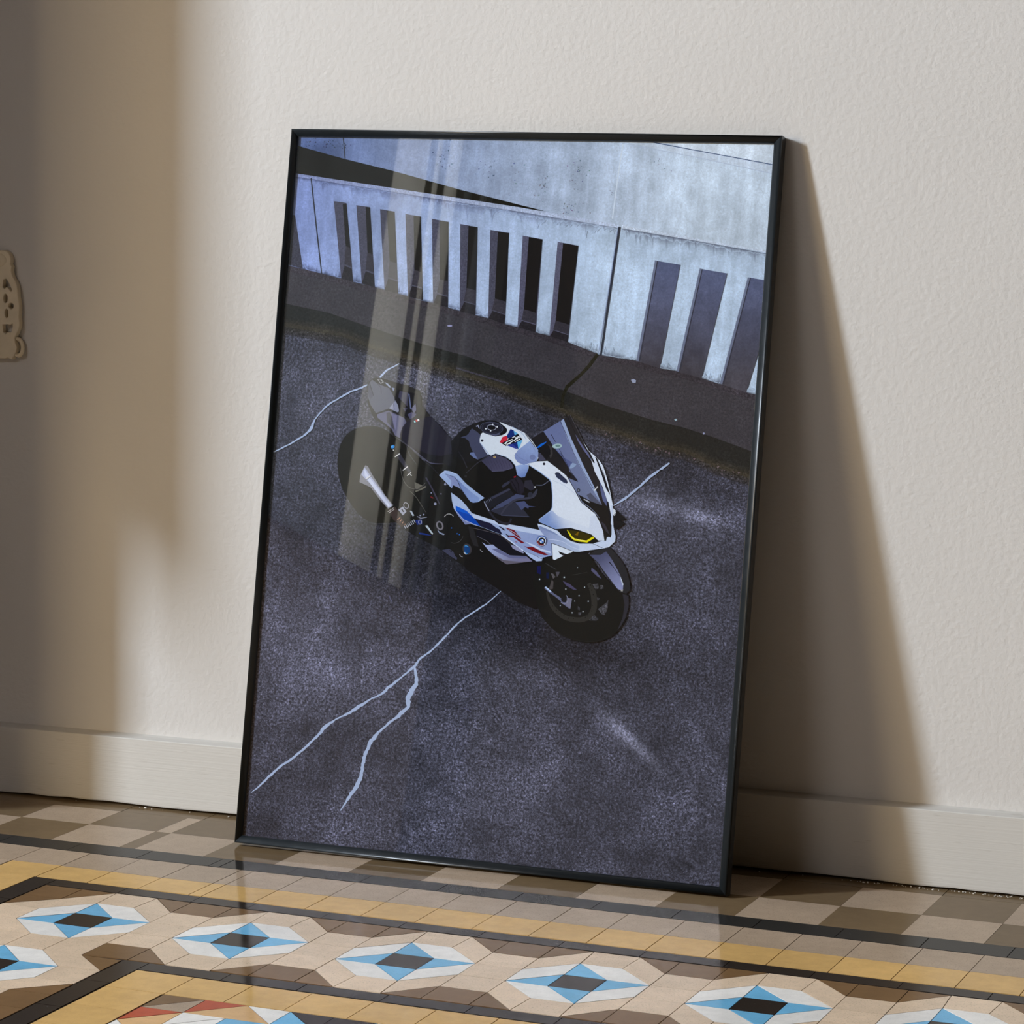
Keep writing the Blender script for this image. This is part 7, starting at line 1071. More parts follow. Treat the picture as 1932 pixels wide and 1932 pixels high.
[1,0,90,94,116,396.2,511.1,396.2,511.9,398.5,511,398.5,511.9,401.8,510.9,401.7,511.9,404.9,511.2,404.6,512.3,407.2,512.1,406.6,513.1,409.1,513.4,408.4,514.3,410.8,514.6,410,515.5,412.3,516,411.6,516.7,413.7,517.3,413.1,517.9,414.6,518.3,414.1,518.7],
[1,0,120,124,150,327.3,486.2,327.8,486.4,328.9,483.1,329.4,483.2],
[1,0,120,124,150,329.3,487.6,329.8,487.8,330.8,484.4,331.3,484.6],
[1,0,120,124,150,331.2,489,331.7,489.2,332.8,485.9,333.2,486.1],
[1,0,120,124,150,333.2,490.4,333.6,490.6,334.7,487.3,335.2,487.5],
[1,0,42,43,54,329.3,476.1,331.7,477.5,330.1,474.8,332.6,476.2,331.5,472.8,333.9,474.3,333.2,470.5,335.5,472.2,335.5,468,337.7,469.8,338.1,465.2,340.2,467.1,341,462.7,342.8,464.8,344.1,460.8,345.5,463.2,347.3,459.3,348.4,461.8,350.4,458.2,351.3,460.8,353.6,457.3,354.3,460,356.9,456.8,357.2,459.5,359.7,456.6,359.4,459.4,361.8,457.1,360.6,459.6,363.4,458.2,361.3,460.1,364.5,459.5,362,460.9,365.4,461.4,362.7,462.4,366.1,463.5,363.3,464.3,366.5,464.9,363.7,465.7],
[1,0,136,142,170,324.1,485.4,325.4,486,328,478.8,329.2,479.4,332.4,472.9,333.5,473.7],
[0,0,66,72,92,0,0,339.4,478.9,345.7,480.9,347,479.8,340.8,477.4],
[0,0,152,172,214,0,0,257.3,516.9,265,523.8,272,523.4,283.6,519.9,288.3,515.7,296.8,508.1,311.4,498.4,325.1,490.3,316.1,484.1,309.3,482.9,304.8,484.5,300,489.7,290.5,499.7,286.9,501.9,278.8,504.7,277.3,500.4],
[0,0,128,140,186,0,0,266.3,519.2,279.6,516.1,284.8,511.5,289.5,501.2,286.9,501.9,278.8,504.7,277.3,500.4,275.4,504.5,275.8,510.2],
[0,0,110,130,184,1,128,150,200,288,509.2,312.5,485.6,12,283.7,513.9,293.5,505.5,306.4,496.5,318.2,489.5,316.1,484.1,309.3,482.9,304.8,484.5,300,489.7,290.5,499.7],
[1,0,52,56,80,266.2,519.1,266.3,519.4,279.5,515.6,279.8,516.2,284.5,510.5,285.2,510.9,290.1,500.3,290.8,500.7,299.9,489.1,300.3,489.4],
[1,0,186,200,228,258.8,517,258.4,517.4,265.7,522.3,265.4,522.9,272.1,521.9,272.2,522.4,283.2,518.6,283.4,519.1],
[0,0,166,184,220,1,140,156,202,297.9,473.4,387.8,426.6,12,276.6,494.8,284.4,490.4,292.6,485.2,300.1,478.4,308.7,469,315.8,467.2,342.2,460.7,347.6,457,359.8,455.7,363.5,457.2,383.7,455.2,406.1,452.4,425.2,447.7,427.4,420.3,414.1,416.3,412.8,411.8,405.3,410.8,386.3,423.7,377.4,428.3,368.4,434.2,352.2,443.2,323.1,451.5,308.1,454.6,300.5,453.2,290,464,282.2,474.1,278.6,484.4],
[0,0,186,200,230,0,0,308.7,469,315.8,467.2,342.2,460.7,347.6,457,359.8,455.7,363.5,457.2,406.1,452.4,422.6,448.4,422.9,444,360.1,451.3,342.5,456.7,311.8,462.9],
[0,0,120,130,176,0,0,282.3,473.3,297.4,459.2,309.8,455.1,300.5,453.2,290,464],
[0,0,16,88,200,0,0,284.7,477.6,301.1,471.6,312.2,462.5,306.3,466.2,285.2,471.4],
[0,0,16,68,170,0,0,285.2,471.7,306.3,466.6,312.2,462.5,323.1,452.1,316.9,453.5,298.2,459.7,289.8,467.3],
[0,0,30,32,56,0,0,312.2,462.5,336.4,457.1,345.5,451.3,349.9,449.9,354.8,442.8,343.4,446.1,323.1,451.8],
[0,0,24,24,34,0,0,346.9,454.7,352.2,452.9,358.7,449.2,356,448.7],
[0,0,112,24,38,0,0,357.4,452.8,370.5,450.4,381.8,438.9,376.4,440.9,369.1,445.5],
[1,0,180,186,205,362.6,450.4,362.9,450.9,376,443.6,376.3,444.1],
[0,0,24,24,34,0,0,357.6,445.2,364.3,442.1,363.8,439.4],
[0,0,112,24,38,0,0,363.2,442.7,372,442.4,387.4,433.8,382.1,433.4,370.4,440.6,363.5,440.9],
[0,0,120,24,34,0,0,373.4,435.5,376.9,434.1,373.9,434.1],
[0,0,112,24,34,0,0,385.8,430.5,391,428.8,398.2,429.8,410.1,424.8,421.4,420.7,416.4,419.5,405.2,421.9,392.9,426.5],
[1,0,190,204,232,352.7,442.3,353.5,443.5,356.9,439.8,357.6,441.1,362.8,436.4,363.6,437.6,368.9,432.8,369.7,434.1,374.7,429.3,375.5,430.5,380.6,425.7,381.4,426.9,386,422.7,386.7,423.9,390.4,420.6,391,421.9,394.3,419.1,394.8,420.4,398.5,417.8,398.9,419.2,403.8,416.5,404.1,417.9,409.3,415.4,409.6,416.9,413.2,414.7,413.5,416.1],
[0,0,184,198,226,0,0,387,436.2,399.2,432.5,409.8,428,424.5,424.9,424.7,422.6,410,425.6,395.9,431.1],
[0,0,50,54,78,0,0,418.5,438.9,418.2,436.4,417.1,434.1,415.1,432.3,412.6,431.2,409.9,431.1,407.2,431.8,405,433.3,403.5,435.4,402.8,437.9,403.1,440.5,404.2,442.8,406.2,444.6,408.7,445.6,411.4,445.8,414.1,445.1,416.3,443.6,417.8,441.4],
[0,0,200,208,224,0,0,417.9,438.9,417.7,436.5,416.6,434.4,414.8,432.7,412.5,431.8,409.9,431.6,407.5,432.3,405.4,433.7,404,435.7,403.4,438,403.6,440.4,404.7,442.5,406.5,444.1,408.9,445.1,411.4,445.2,413.8,444.6,415.9,443.2,417.3,441.2],
[1,0,40,90,180,404.8,438,403.6,438,404.8,438.7,403.6,438.7,404.9,439.3,403.7,439.4,405,439.9,403.8,440.1,405.2,440.4,404.1,440.8,405.4,441,404.4,441.5,405.8,441.5,404.8,442.1,406.1,442,405.2,442.7,406.6,442.4,405.7,443.2,407,442.8,406.3,443.7,407.6,443.1,406.9,444.1,408.1,443.4,407.6,444.4,408.7,443.6,408.3,444.7,409.3,443.8,409.1,444.9,410,443.9,409.8,445,410.6,443.9,410.6,445.1,411.2,443.9,411.4,445,411.9,443.8,412.1,444.9,412.5,443.6,412.8,444.7,413.1,443.4,413.6,444.4,413.6,443.1,414.2,444.1,414.2,442.8,414.9,443.7,414.6,442.4,415.5,443.2,415.1,442,416,442.7,415.5,441.5,416.4,442.1],
[1,0,30,40,90,415.5,441.5,416.5,442.1,415.6,441.3,416.6,441.8,415.8,441,416.8,441.5,415.9,440.8,417,441.2,416.1,440.5,417.1,440.9,416.2,440.2,417.3,440.6,416.2,440,417.4,440.3,416.3,439.7,417.5,440,416.4,439.4,417.6,439.6,416.4,439.2,417.6,439.3,416.5,438.9,417.7,439,416.5,438.6,417.7,438.6,416.5,438.3,417.7,438.3,416.5,438,417.7,438,416.5,437.8,417.6,437.6,416.4,437.5,417.6,437.3,416.4,437.2,417.5,437,416.3,436.9,417.4,436.6,416.2,436.7,417.3,436.3,416.1,436.4,417.2,436,416,436.1,417.1,435.7,415.9,435.9,416.9,435.4,415.7,435.7,416.8,435.1,415.6,435.4,416.6,434.8,415.4,435.2,416.4,434.5],
[1,0,130,40,44,413.5,434.6,414.5,433.1,413.1,434.3,414,432.8,412.7,434.1,413.5,432.5,412.3,434,412.9,432.3,411.9,433.9,412.4,432.2,411.5,433.8,411.8,432.1,411,433.7,411.2,432,410.6,433.7,410.6,432,410.2,433.8,410,432,409.7,433.8,409.4,432.1,409.3,433.9,408.8,432.2,408.9,434.1,408.2,432.4,408.5,434.2,407.7,432.6,408.1,434.4,407.2,432.9,407.7,434.6,406.6,433.2,407.4,434.9,406.2,433.6,407.1,435.2,405.8,434,406.8,435.5,405.4,434.4,406.5,435.8,405,434.8,406.3,436.2,404.7,435.3,406.1,436.5,404.4,435.8,405.9,436.9,404.2,436.4,405.8,437.3,404,436.9,405.7,437.7,403.9,437.4,405.7,438.2,403.8,438],
[0,0,26,26,32,0,0,415.6,438.3,415.4,436.8,414.7,435.3,413.5,434.2,411.9,433.6,410.2,433.4,408.6,433.9,407.2,434.8,406.2,436.2,405.8,437.7,405.9,439.3,406.7,440.8,407.9,441.9,409.5,442.5,411.2,442.6,412.8,442.2,414.2,441.2,415.2,439.9],
[0,0,196,206,224,0,0,413.6,438,413.5,437,413.1,436.2,412.3,435.6,411.4,435.2,410.4,435.1,409.5,435.4,408.6,435.9,408.1,436.7,407.8,437.6,407.9,438.6,408.4,439.4,409.1,440.1,410,440.4,411,440.5,411.9,440.2,412.8,439.7,413.3,438.9],
[0,0,40,100,190,0,0,410.7,437.8,407.8,437.6,408.5,439.6,410.5,440.5],
[0,0,40,100,190,0,0,410.7,437.8,413.6,438,412.9,436,410.9,435.1],
[0,0,24,24,31,0,0,317.3,448.7,334.6,447.4,352.2,442.4,366.9,431.7,386.5,421.3,389.4,416.9,366.4,416.2,349.4,424.6,341.3,428.9,335.7,434.6,318.1,439.1],
[0,0,134,138,172,0,0,366.9,430.9,377.4,428.3,387.4,421.4,385.8,420.1,370.8,425.5],
[1,0,84,84,100,318,438.9,318.2,439.3,332.1,433.2,332.5,433.9,339.5,428.1,339.8,428.7,342.7,428.8,342.6,429.1],
[1,0,90,84,92,312,449,312.1,449.4,317,448.3,317.1,448.8,324.1,447.3,324.1,447.8,331.2,446.1,331.3,446.6,338.1,445,338.1,445.5,345,443.7,345.1,444.2,351.3,441.8,351.5,442.2,357.4,438.4,357.6,438.8,362.9,434.4,363.2,434.8,366.7,431.5,367,431.9],
[0,0,150,162,204,1,112,112,144,336.4,425.7,372.4,405.6,12,326.5,431.2,332.8,427.9,342.2,428.9,349.5,424.2,367.3,416.3,390.3,416.7,400.2,410.4,364,404.1,355.1,408.3,344.1,415.6,336.8,420.9],
[0,0,96,100,138,0,0,340.1,423.6,350.8,418.6,367.6,412.5,392.2,413.9,390.3,416.7,367.3,416.1,349.5,423.8],
[0,0,94,90,106,0,0,344.1,415.6,359.2,409.5,380.7,408.7,400.2,410.4,364,404.1,355.1,408.3],
[0,0,164,182,220,0,0,385,424,389.7,423.5,413.4,415,412.8,411.8,405.3,410.8,395.5,415.9],
[1,0,24,24,32,385.2,423.4,385.8,423.9,391.3,416.6,392.6,417.9,399.7,410.2,400.6,411.7,404.4,409.9,404.5,410.5],
[1,0,28,30,40,388,423.2,388.1,423.6,402,418.5,402.1,418.9,413.4,414,413.6,414.5],
[0,0,34,33,37,0,0,384.9,572.3,401,583.1,416.1,565,429.1,551.3,441.6,532,439.6,525.5,435.2,528.5,421.8,537.3,411,544.6,407.5,545.4,395.4,558.4],
[0,0,56,54,58,0,0,408.4,566.2,414.6,563.4,416.6,553.9,414.1,547.3,412.1,551.2,413.2,558.5],
[0,0,20,100,205,0,0,393.1,560.6,397.8,565.7,406.4,569.8,405.7,568.1,396.9,560.9],
[0,0,26,26,30,0,0,396,560.8,405.8,566.9,411.2,563.2,413.6,553.7,408.3,546.2,401.8,553.1,395.6,555.2],
[0,0,104,114,158,1,112,122,156,414.7,582.6,475.5,498,12,401,583.1,428.1,600.9,440.6,575.9,459.3,543.3,481.5,507.9,490.4,490.5,486.3,489.5,474.1,494.8,454.9,503.2,446.4,515.5,440.6,524,448.2,523.6,454.5,519.1,451.6,523.8,441.6,532,440.5,535.9,428.8,554.5,424.4,556.7,416.1,565],
[0,0,84,94,142,0,0,416.2,563.5,429.1,551.3,444.9,544.1,442.8,539.2,441.4,535.2,428.9,553.7],
[0,0,150,166,204,0,0,428.1,600.9,440.6,575.9,459.3,543.3,481.5,507.9,488,494,474.4,511.9,451.5,546.1,435.7,574,424.5,597.9],
[0,0,140,160,196,0,0,441.3,536,442.6,540.8,445,543.4,451,542.1,448.7,538.8,444.7,536.1],
[0,0,80,84,106,0,0,473.2,505.8,486.8,493.9,490.4,490.5,486.3,489.5,474.1,494.8,466.9,501.5],
[1,0,40,44,66,423.4,597.7,423.9,598,433.3,580.2,433.8,580.5,445.3,556.8,445.8,557.1,459.8,534.4,460.2,534.7,476.3,511.4,476.8,511.8],
[1,0,40,44,66,424.6,561.3,425.1,561.6,434.3,546.7,434.8,546.9,443.1,531.9,443.6,532.2,453.2,521.3,453.7,521.6,454.2,518.6,454.8,518.8],
[0,0,32,32,40,0,0,443.4,531.3,451.2,523.3,454.1,519.1,448.5,520.8,440.2,523.9,444.7,525.8],
[1,0,30,32,44,412.1,579.1,412.8,579.5,418.8,569.8,419.4,570.2],
[0,0,108,118,152,0,0,446.4,515.5,454.9,503.2,462.8,499.7,474.1,494.8,466.7,503.9,454.2,512.7],
[0,0,160,186,194,0,0,428.9,565.5,428.7,564.3,427.7,563.2,426,562.3,423.8,561.6,421.4,561.3,419.1,561.4,417.2,561.8,415.8,562.6,415.2,563.6,415.5,564.8,416.5,565.9,418.2,566.8,420.4,567.5,422.7,567.8,425,567.8,427,567.3,428.3,566.5],
[0,0,100,130,130,0,0,426.3,565.2,426.1,564.6,425.6,564.1,424.7,563.7,423.6,563.5,422.4,563.4,421.3,563.5,420.4,563.8,419.8,564.3,419.5,564.8,419.7,565.4,420.2,565.9,421.1,566.3,422.2,566.5,423.4,566.6,424.5,566.5,425.4,566.1,426,565.7],
[0,0,44,46,60,0,0,458.9,508.1,458.8,507.2,458.5,506.5,457.8,505.9,457,505.6,456.2,505.6,455.3,505.8,454.6,506.3,454.1,507,453.9,507.8,454,508.6,454.4,509.3,455,509.9,455.8,510.2,456.7,510.3,457.5,510.1,458.2,509.6,458.7,508.9],
[0,0,120,126,146,0,0,457.8,508,457.7,507.6,457.5,507.2,457.2,506.9,456.7,506.7,456.3,506.6,455.8,506.8,455.4,507,455.2,507.4,455.1,507.8,455.1,508.3,455.3,508.7,455.6,509,456.1,509.1,456.5,509.2,457,509.1,457.4,508.8,457.6,508.4],
[0,0,37,36,41,0,0,428.1,600.9,433.3,604.3,436.5,606.7,445.3,592.1,457.8,572,469,558.2,475.9,545.8,481.4,530.2,487.4,506.6,497.3,487.4,502.4,475.8,505.8,465.5,495.8,475.4,490.4,490.5,482.4,506.4,459.3,543.3,440.6,575.9],
[1,0,18,18,20,433,604.2,433.5,604.5,445.8,582.4,446.3,582.7,458.5,560.7,459,561,471.5,545.4,472,545.7],
[1,0,90,90,100,436.8,606.2,437.1,606.4,446.9,589.7,447.3,589.9,458.1,571.5,458.5,571.7],
[0,0,92,96,134,0,0,446.1,581.8,452.7,572.9,466.7,556.5,471.6,547.2,458.7,561.6,450.2,572.8],
[1,0,214,216,222,478.4,507.9,476.9,509,483.4,513.8,481.9,514.9],
[1,0,60,60,66,478.5,510.3,478.1,510.7,482.4,514.1,482,514.5],
[0,0,25,25,27,0,0,453.2,504.3,458.6,499.8,471.6,495,490.4,490.1,493.7,501.8,496.9,492.5,505.2,472.3,506.9,451.8,505.5,448.2,500.7,444.7,497,444.1,494.8,455.9,482.2,478.1,462.6,492.1],
[0,0,52,50,60,0,0,489.5,469.8,496.6,465.5,501.4,457.8,504.8,451.7,499,456.1,494.3,462.2],
[1,0,120,130,160,455.9,501.9,456.6,502.3,462.2,492.6,462.8,493.1,474.7,485.4,475,485.9,482.7,478.7,483.2,479.2,488.3,472.8,488.6,473],
[1,0,180,184,196,464.5,496,465,497.2,472.7,492.5,473.3,493.7],
[0,0,204,214,232,0,0,457.9,571.8,461.6,567.4,466.3,560.8,476.1,553.8,482.4,548.5,488,541.7,494.2,526.9,500.8,507.4,505.3,491.8,508.4,465.6,504.9,465.4,499.5,491.4,489.3,514.7,476.9,533.9,471.6,547.2,468.3,556.5],
[0,0,26,26,33,0,0,465.4,561.2,468.6,558.2,475.9,545.8,475.2,543.8,471,549.5],
[0,0,26,26,33,0,0,475.8,553.1,478.8,551.5,485.7,538.4,496.9,514.3,500.6,504.2,494.6,511.8,485.3,533.6],
[0,0,26,26,33,0,0,486.6,537.6,489,533.8,502.1,501.1,500.6,504.2],
[0,0,26,26,33,0,0,497.5,496.1,499.3,494.6,504.5,475.9,504.5,465.4,501.3,479.6],
[0,0,26,26,33,0,0,490.7,538.6,495.9,527,502.3,504.3,504.3,494.9,499.6,511.3],
[0,0,86,94,134,0,0,484.5,522.4,491.5,508.5,496.5,497.6,497.2,489.3,491.1,496.9,486.7,510.6],
[0,0,206,215,230,0,14,382.9,538.9,395,542.7,410.2,544.1,423.6,535.8,437.9,526.2,449.3,510.1,460.9,492.4,482.2,478.1,489.8,466.6,494.8,455.9,497.6,444,489.1,443.4,479.3,450.9,462.1,455.4,449.3,457.8,428.4,455,404.9,463,404.1,466.3,419.7,479.2,421.7,483.3,420.3,502.4,417.7,516.7,414.6,520.9],
[0,0,118,142,194,1,200,210,228,424.5,461.1,440.5,472.5,12,422,479.3,404.6,466.3,404.9,463,428.4,455,449.3,457.8,462.1,455.4,475,452.1,477.8,458.8,452.9,465.2,430.4,472.6],
[0,0,196,206,226,0,0,475.8,473.8,482.2,477.3,494.8,455.9,497.4,444.1,489.1,443.6,479.3,450.9,475,452.1],
[1,0,140,166,212,383.3,537.4,383.6,538,399.2,529.3,399.7,530.1,414.3,519.7,415,520.6,417.5,515.4,418.7,515.6,420.3,498.8,421.3,498.9,421.1,483,422.3,482.9,419.3,479.1,420.1,478.5,404.4,466.2,404.8,465.7],
[1,0,160,176,206,419.8,518.6,419.9,519,424.3,517.2,424.4,517.6,430.7,515.1,430.9,515.5,437.2,512.4,437.4,512.8,443.8,508.5,444,508.8,450.4,503.9,450.6,504.2,455,500.7,455.2,501],
[0,0,44,50,74,0,0,421.8,528.1,423.2,529.8,427,530,439.2,520.7,440.8,516.8,438.8,515.5,434.8,516.8,424.6,523.1],
[1,0,150,168,205,424.5,522.9,424.7,523.3,434.7,516.5,434.9,517,438.8,516,438.9,516.5],
[0,0,34,34,48,0,0,407.4,540.1,407.4,539.5,407.1,539,406.6,538.6,406,538.3,405.4,538.3,404.8,538.5,404.2,538.9,403.9,539.4,403.7,540,403.8,540.6,404,541.1,404.5,541.5,405.1,541.8,405.7,541.8,406.4,541.6,406.9,541.3,407.3,540.8],
[0,0,188,201,226,0,0,402.9,460.4,411.1,459.5,432,452.8,437.5,447.5,451.6,440.4,463.6,437.9,481.9,439,492.5,443.4,500,443.9,500.8,448.7,503.7,449.4,505.5,448.2,506.8,452.6,505.2,472.3,502.1,491.2,505,491.4,508.6,463,512.5,450.6,512.5,444.2,509.4,440.9,504,435.4,496.6,433.9,464.4,427.3,456,427,424.8,436.2,418.5,441.6,412.1,446.8,405.1,454.3],
[0,0,128,142,184,1,168,184,214,411.7,452.3,460.1,429,12,405.1,454.3,407,456.9,432.4,448,451.7,438.1,463.8,434.8,464.3,428.5,456,427.6,424.8,436.4,418.5,441.6,412.1,446.8],
[1,0,190,202,228,419.4,440.5,419.4,441.1,424.4,440.4,424.4,441,431.5,440.1,431.6,440.8,438,439.3,438.2,439.9,443.1,437.5,443.3,438.1,447.6,435.1,447.9,435.6,452,433,452.2,433.6,456.6,431.6,456.8,432.2,461,430.5,461.2,431.1,464.1,429.8,464.2,430.4],
[0,0,120,136,176,0,0,404.7,454.7,406.1,458,425.3,451.6,432.4,448,430.7,447.1,418.6,451.2],
[1,0,24,24,30,481.8,438.8,482,439.3,495.6,434.1,495.8,434.6],
[1,0,210,218,232,497.4,434.7,497.3,435.3,504.1,435.9,503.7,436.4,511.9,444,511.4,444.4],
[0,0,22,22,20,0,0,430.1,454.9,449.3,457.8,462.1,455.4,479.3,450.9,489.1,443.6,494.3,443.4,481.1,438.9,463.6,437.9,451.6,440.4,437.5,447.5,432.8,452.7],
[0,0,52,46,14,0,0,446.3,454.9,462.2,454.2,481.1,449.1,472.4,442.5,456.3,444.6],
[0,0,120,90,14,0,0,455.9,449.5,461.4,453.8,460.2,448.1],
[1,0,216,206,22,444.6,454.8,445.2,455.2,447.4,450.1,449,451.1,450.6,445.4,452.4,447,455.1,442.1,456,444.4,463.1,440.7,463.4,443.2,473.8,440,472.9,442.6,483.4,446.4,481.7,448.6],
[1,0,240,236,120,452.7,444.9,453,445.4,456.3,443.2,456.4,443.8,471.6,441.5,471.7,442.2],
[0,0,58,56,73,0,0,428.1,415.4,434.6,412.1,446.7,418.5,439.4,422.9,459.7,417.5,459,415.4,452,403.7,449.5,402.7,435.6,408.3],
[0,0,206,217,232,0,0,425.3,435.8,455.6,427,447.9,422.7,435,425.9,437.1,422.8,446.7,418.5,434.6,412.1,428.1,415.4],
[1,0,22,22,28,424.4,435.9,425.3,436,427.2,414.9,428,415.1,434.8,411.3,435,411.7],
[1,0,22,22,28,424.7,435.9,424.9,436.6,456.3,426.6,456.5,427.2],
[0,0,22,22,26,0,0,435,426.2,447.9,422.5,456.4,427.1,477,427.3,471.6,421.8,459.3,417.1,439.5,422.8],
[1,0,24,24,30,434.4,413.4,434.2,413.9,445.8,418.5,445.6,419],
[0,0,44,43,52,0,0,456.8,416.9,459.7,423.4,463.9,423.7,463.5,417.3,460.2,416.3],
[1,0,100,102,122,464.8,409.6,464.3,410.1,472.1,417.7,471.6,418.1,479,426.7,478.4,427.1],
[0,0,56,56,70,0,0,459.1,409.5,464.5,409.8,469.5,416.1,462,414.8],
[0,0,28,28,30,0,0,506.5,487.5,524.3,473.9,518.2,471.4,523.2,468.7,522.3,467,513.1,459.2,509.5,463.1],
[0,0,206,214,226,0,0,506.2,487.1,510.8,483.6,509.4,477.4,506.9,478],
[0,0,22,22,26,0,0,509.5,483.7,510.3,483.5,510,482.3,509.1,482.6],
[0,0,22,22,26,0,0,509.1,481.8,509.9,481.6,509.6,480.4,508.6,480.6],
[0,0,22,22,26,0,0,508.6,479.8,509.5,479.6,509.2,478.4,508.2,478.7],
[0,0,27,27,26,0,0,404.1,378.4,406.6,370.2,410.6,353.8,419,337.7,430.5,326.9,445.4,317.1,462.6,311,482.1,309.1,499.4,311.2,514.6,317.3,528.4,330.7,535.8,346.1,537.5,362.7,537.2,372.6,533.4,377.3,515.3,385.9,496.6,401.2,477.2,424.9,450.8,424.8,425.4,411.5,414.9,410,404.5,395.1],
[0,0,46,45,53,0,0,528.2,376.1,536.6,374.2,537.9,361.1,535,346,528.2,332.2,525,328.8,530.6,345.7,532.1,362.3],
[1,0,34,34,34,441.6,319.1,441.8,319.7,447,317.1,447.2,317.8,454.8,314.4,455,315.1,462.4,312.3,462.6,312.9,469.1,311.1,469.2,311.8,475.6,310.6,475.7,311.2,482,310.4,481.9,311.1,488,310.6,487.9,311.3,493.8,311.3,493.7,312,499.4,312.5,499.2,313.2,505.2,314.8,504.9,315.4,510.8,317.5,510.4,318.1,514.6,319.5,514.3,320.1],
[1,0,47,46,44,422.1,370.9,424.6,371.8,423.3,366.8,426.5,368,425.2,361,429.3,362.6,427.5,355.6,432.1,358,430.2,351.6,434.7,354.9,433.2,348.2,437.4,352.2,436.5,345.2,440.5,349.6,440.4,342.2,444.2,347,444.8,339.3,448.1,344.6,449.4,337.1,451.8,342.9,454.1,335.7,455.5,342,458.7,335,459.4,341.5,462.8,334.7,463.3,341.3,466.6,334.4,466.8,341.1,470.4,334.5,469.8,341.1,474.4,335.1,472.8,341.5,478.7,336.3,476.2,342.6,483.1,338.1,479.6,344.1,487.1,340.7,482.1,345.8,490.2,344.1,483.9,348,492.4,347.9,485.2,350.7,493.8,351.9,486.1,353.6,494.4,356,486.5,356.4,494.4,360,486.4,359.5,494,363.9,486,363.1,493.4,368.1,485.4,366.9,492.5,372.6,484.7,370.8,490.9,377.2,483.6,374.3,488,381.6,481.9,378.3,484.7,385.6,479.7,382.5,482.4,388.2,478.1,385.5],
[0,0,24,24,24,0,0,433.5,353.7,433.3,353.2,432.8,352.9,432.2,353.1,431.9,353.6,432.1,354.2,432.7,354.4,433.2,354.2],
[0,0,24,24,24,0,0,439.2,348.3,439.1,347.8,438.5,347.5,437.9,347.7,437.7,348.2,437.9,348.8,438.4,349,439,348.8],
[0,0,24,24,24,0,0,444.8,345.4,444.6,344.8,444.1,344.6,443.5,344.8,443.2,345.3,443.4,345.8,443.9,346.1,444.5,345.9],
[0,0,24,24,24,0,0,450.3,342.4,450.1,341.9,449.6,341.6,449,341.8,448.7,342.3,448.9,342.9,449.5,343.1,450,343],
[0,0,24,24,24,0,0,456.7,339.2,456.6,338.6,456,338.4,455.4,338.6,455.2,339.1,455.4,339.6,455.9,339.9,456.5,339.7],
[0,0,24,24,24,0,0,463.8,339.3,463.6,338.7,463.1,338.5,462.5,338.6,462.2,339.1,462.4,339.7,462.9,339.9,463.5,339.8],
[0,0,24,24,24,0,0,480.2,342.1,480,341.6,479.5,341.3,478.9,341.5,478.7,342,478.9,342.5,479.4,342.8,480,342.6],
[0,0,24,24,24,0,0,482.7,343.9,482.5,343.4,482,343.1,481.4,343.3,481.1,343.8,481.3,344.4,481.9,344.6,482.4,344.4],
[0,0,24,24,24,0,0,488.3,351,488.1,350.4,487.6,350.2,487,350.3,486.7,350.9,486.9,351.4,487.4,351.6,488,351.5],
[0,0,24,24,24,0,0,488.6,358.4,488.4,357.9,487.8,357.6,487.3,357.8,487,358.3,487.2,358.9,487.7,359.1,488.3,358.9],
[0,0,24,24,24,0,0,488.8,372.5,488.6,372,488,371.7,487.4,371.9,487.2,372.4,487.4,373,487.9,373.2,488.5,373.1],
[0,0,24,24,24,0,0,486.1,378.2,485.9,377.6,485.4,377.4,484.8,377.5,484.5,378.1,484.7,378.6,485.3,378.9,485.8,378.7],
[0,0,24,24,24,0,0,483.8,384.6,483.6,384.1,483.1,383.8,482.5,384,482.3,384.5,482.5,385.1,483,385.3,483.6,385.1],
[0,0,24,24,24,0,0,482.4,380.4,482.2,379.9,481.7,379.6,481.1,379.8,480.9,380.3,481,380.8,481.6,381.1,482.1,380.9],
[0,1,78,78,84,0,0,496,354,507.4,363.9,509.1,367.3,509.1,354.1,505.3,347,501.7,347.8],
[0,1,78,78,84,0,0,484.1,338.6,491.4,345.8,498.1,341.1,493.8,338.3],
[0,1,78,78,84,0,0,485.6,386,493.3,387.4,494.9,381.2,490.5,379.4],
[0,1,78,78,84,0,0,496.6,385.5,500.5,385.4,501.4,381.3,497.4,380.4],
[0,1,78,78,84,0,0,467.8,356.1,471,353.9,470.9,350.6,468.2,351.2],
[0,1,78,78,84,0,0,493.4,369.6,497.5,368.2,494.7,364.7],
[0,1,78,78,84,0,0,468.9,347.9,473.7,347.9,472.3,344,469.6,344.2],
[1,0,92,96,126,419.1,376.2,420.4,378,425,372,426.6,374.4,433.5,367.3,434.9,369.4,440.6,362.9,442.6,365.6,447.9,356.8,450.4,359.6,456.1,351.8,457.2,353.1],
[0,0,110,110,132,0,0,451.6,366.2,459,365.1,457.8,351.7,451.1,355.8],
[1,0,130,132,156,450.1,368.5,450.6,369.2,450.7,368.1,451.3,368.7,451.3,367.6,451.9,368.1,451.8,367,452.5,367.4,452.2,366.3,453,366.7,452.6,365.6,453.4,365.9,452.8,364.8,453.7,365,453,364,453.9,364.1,453,363.2,453.9,363.2,452.9,362.4,453.8,362.2,452.8,361.6,453.6,361.4,452.5,360.9,453.3,360.5,452.1,360.2,452.9,359.7,451.6,359.6,452.3,359,451.1,359,451.7,358.4,450.5,358.6,451,357.9,449.8,358.3,450.2,357.5,449.1,358.1,449.4,357.2,448.4,357.9,448.5,357.1,447.7,358,447.6,357.1,447,358.1,446.8,357.3,446.3,358.3,446,357.6,445.6,358.6,445.2,358,445,359.1,444.4,358.5,444.5,359.7,443.8,359.1],
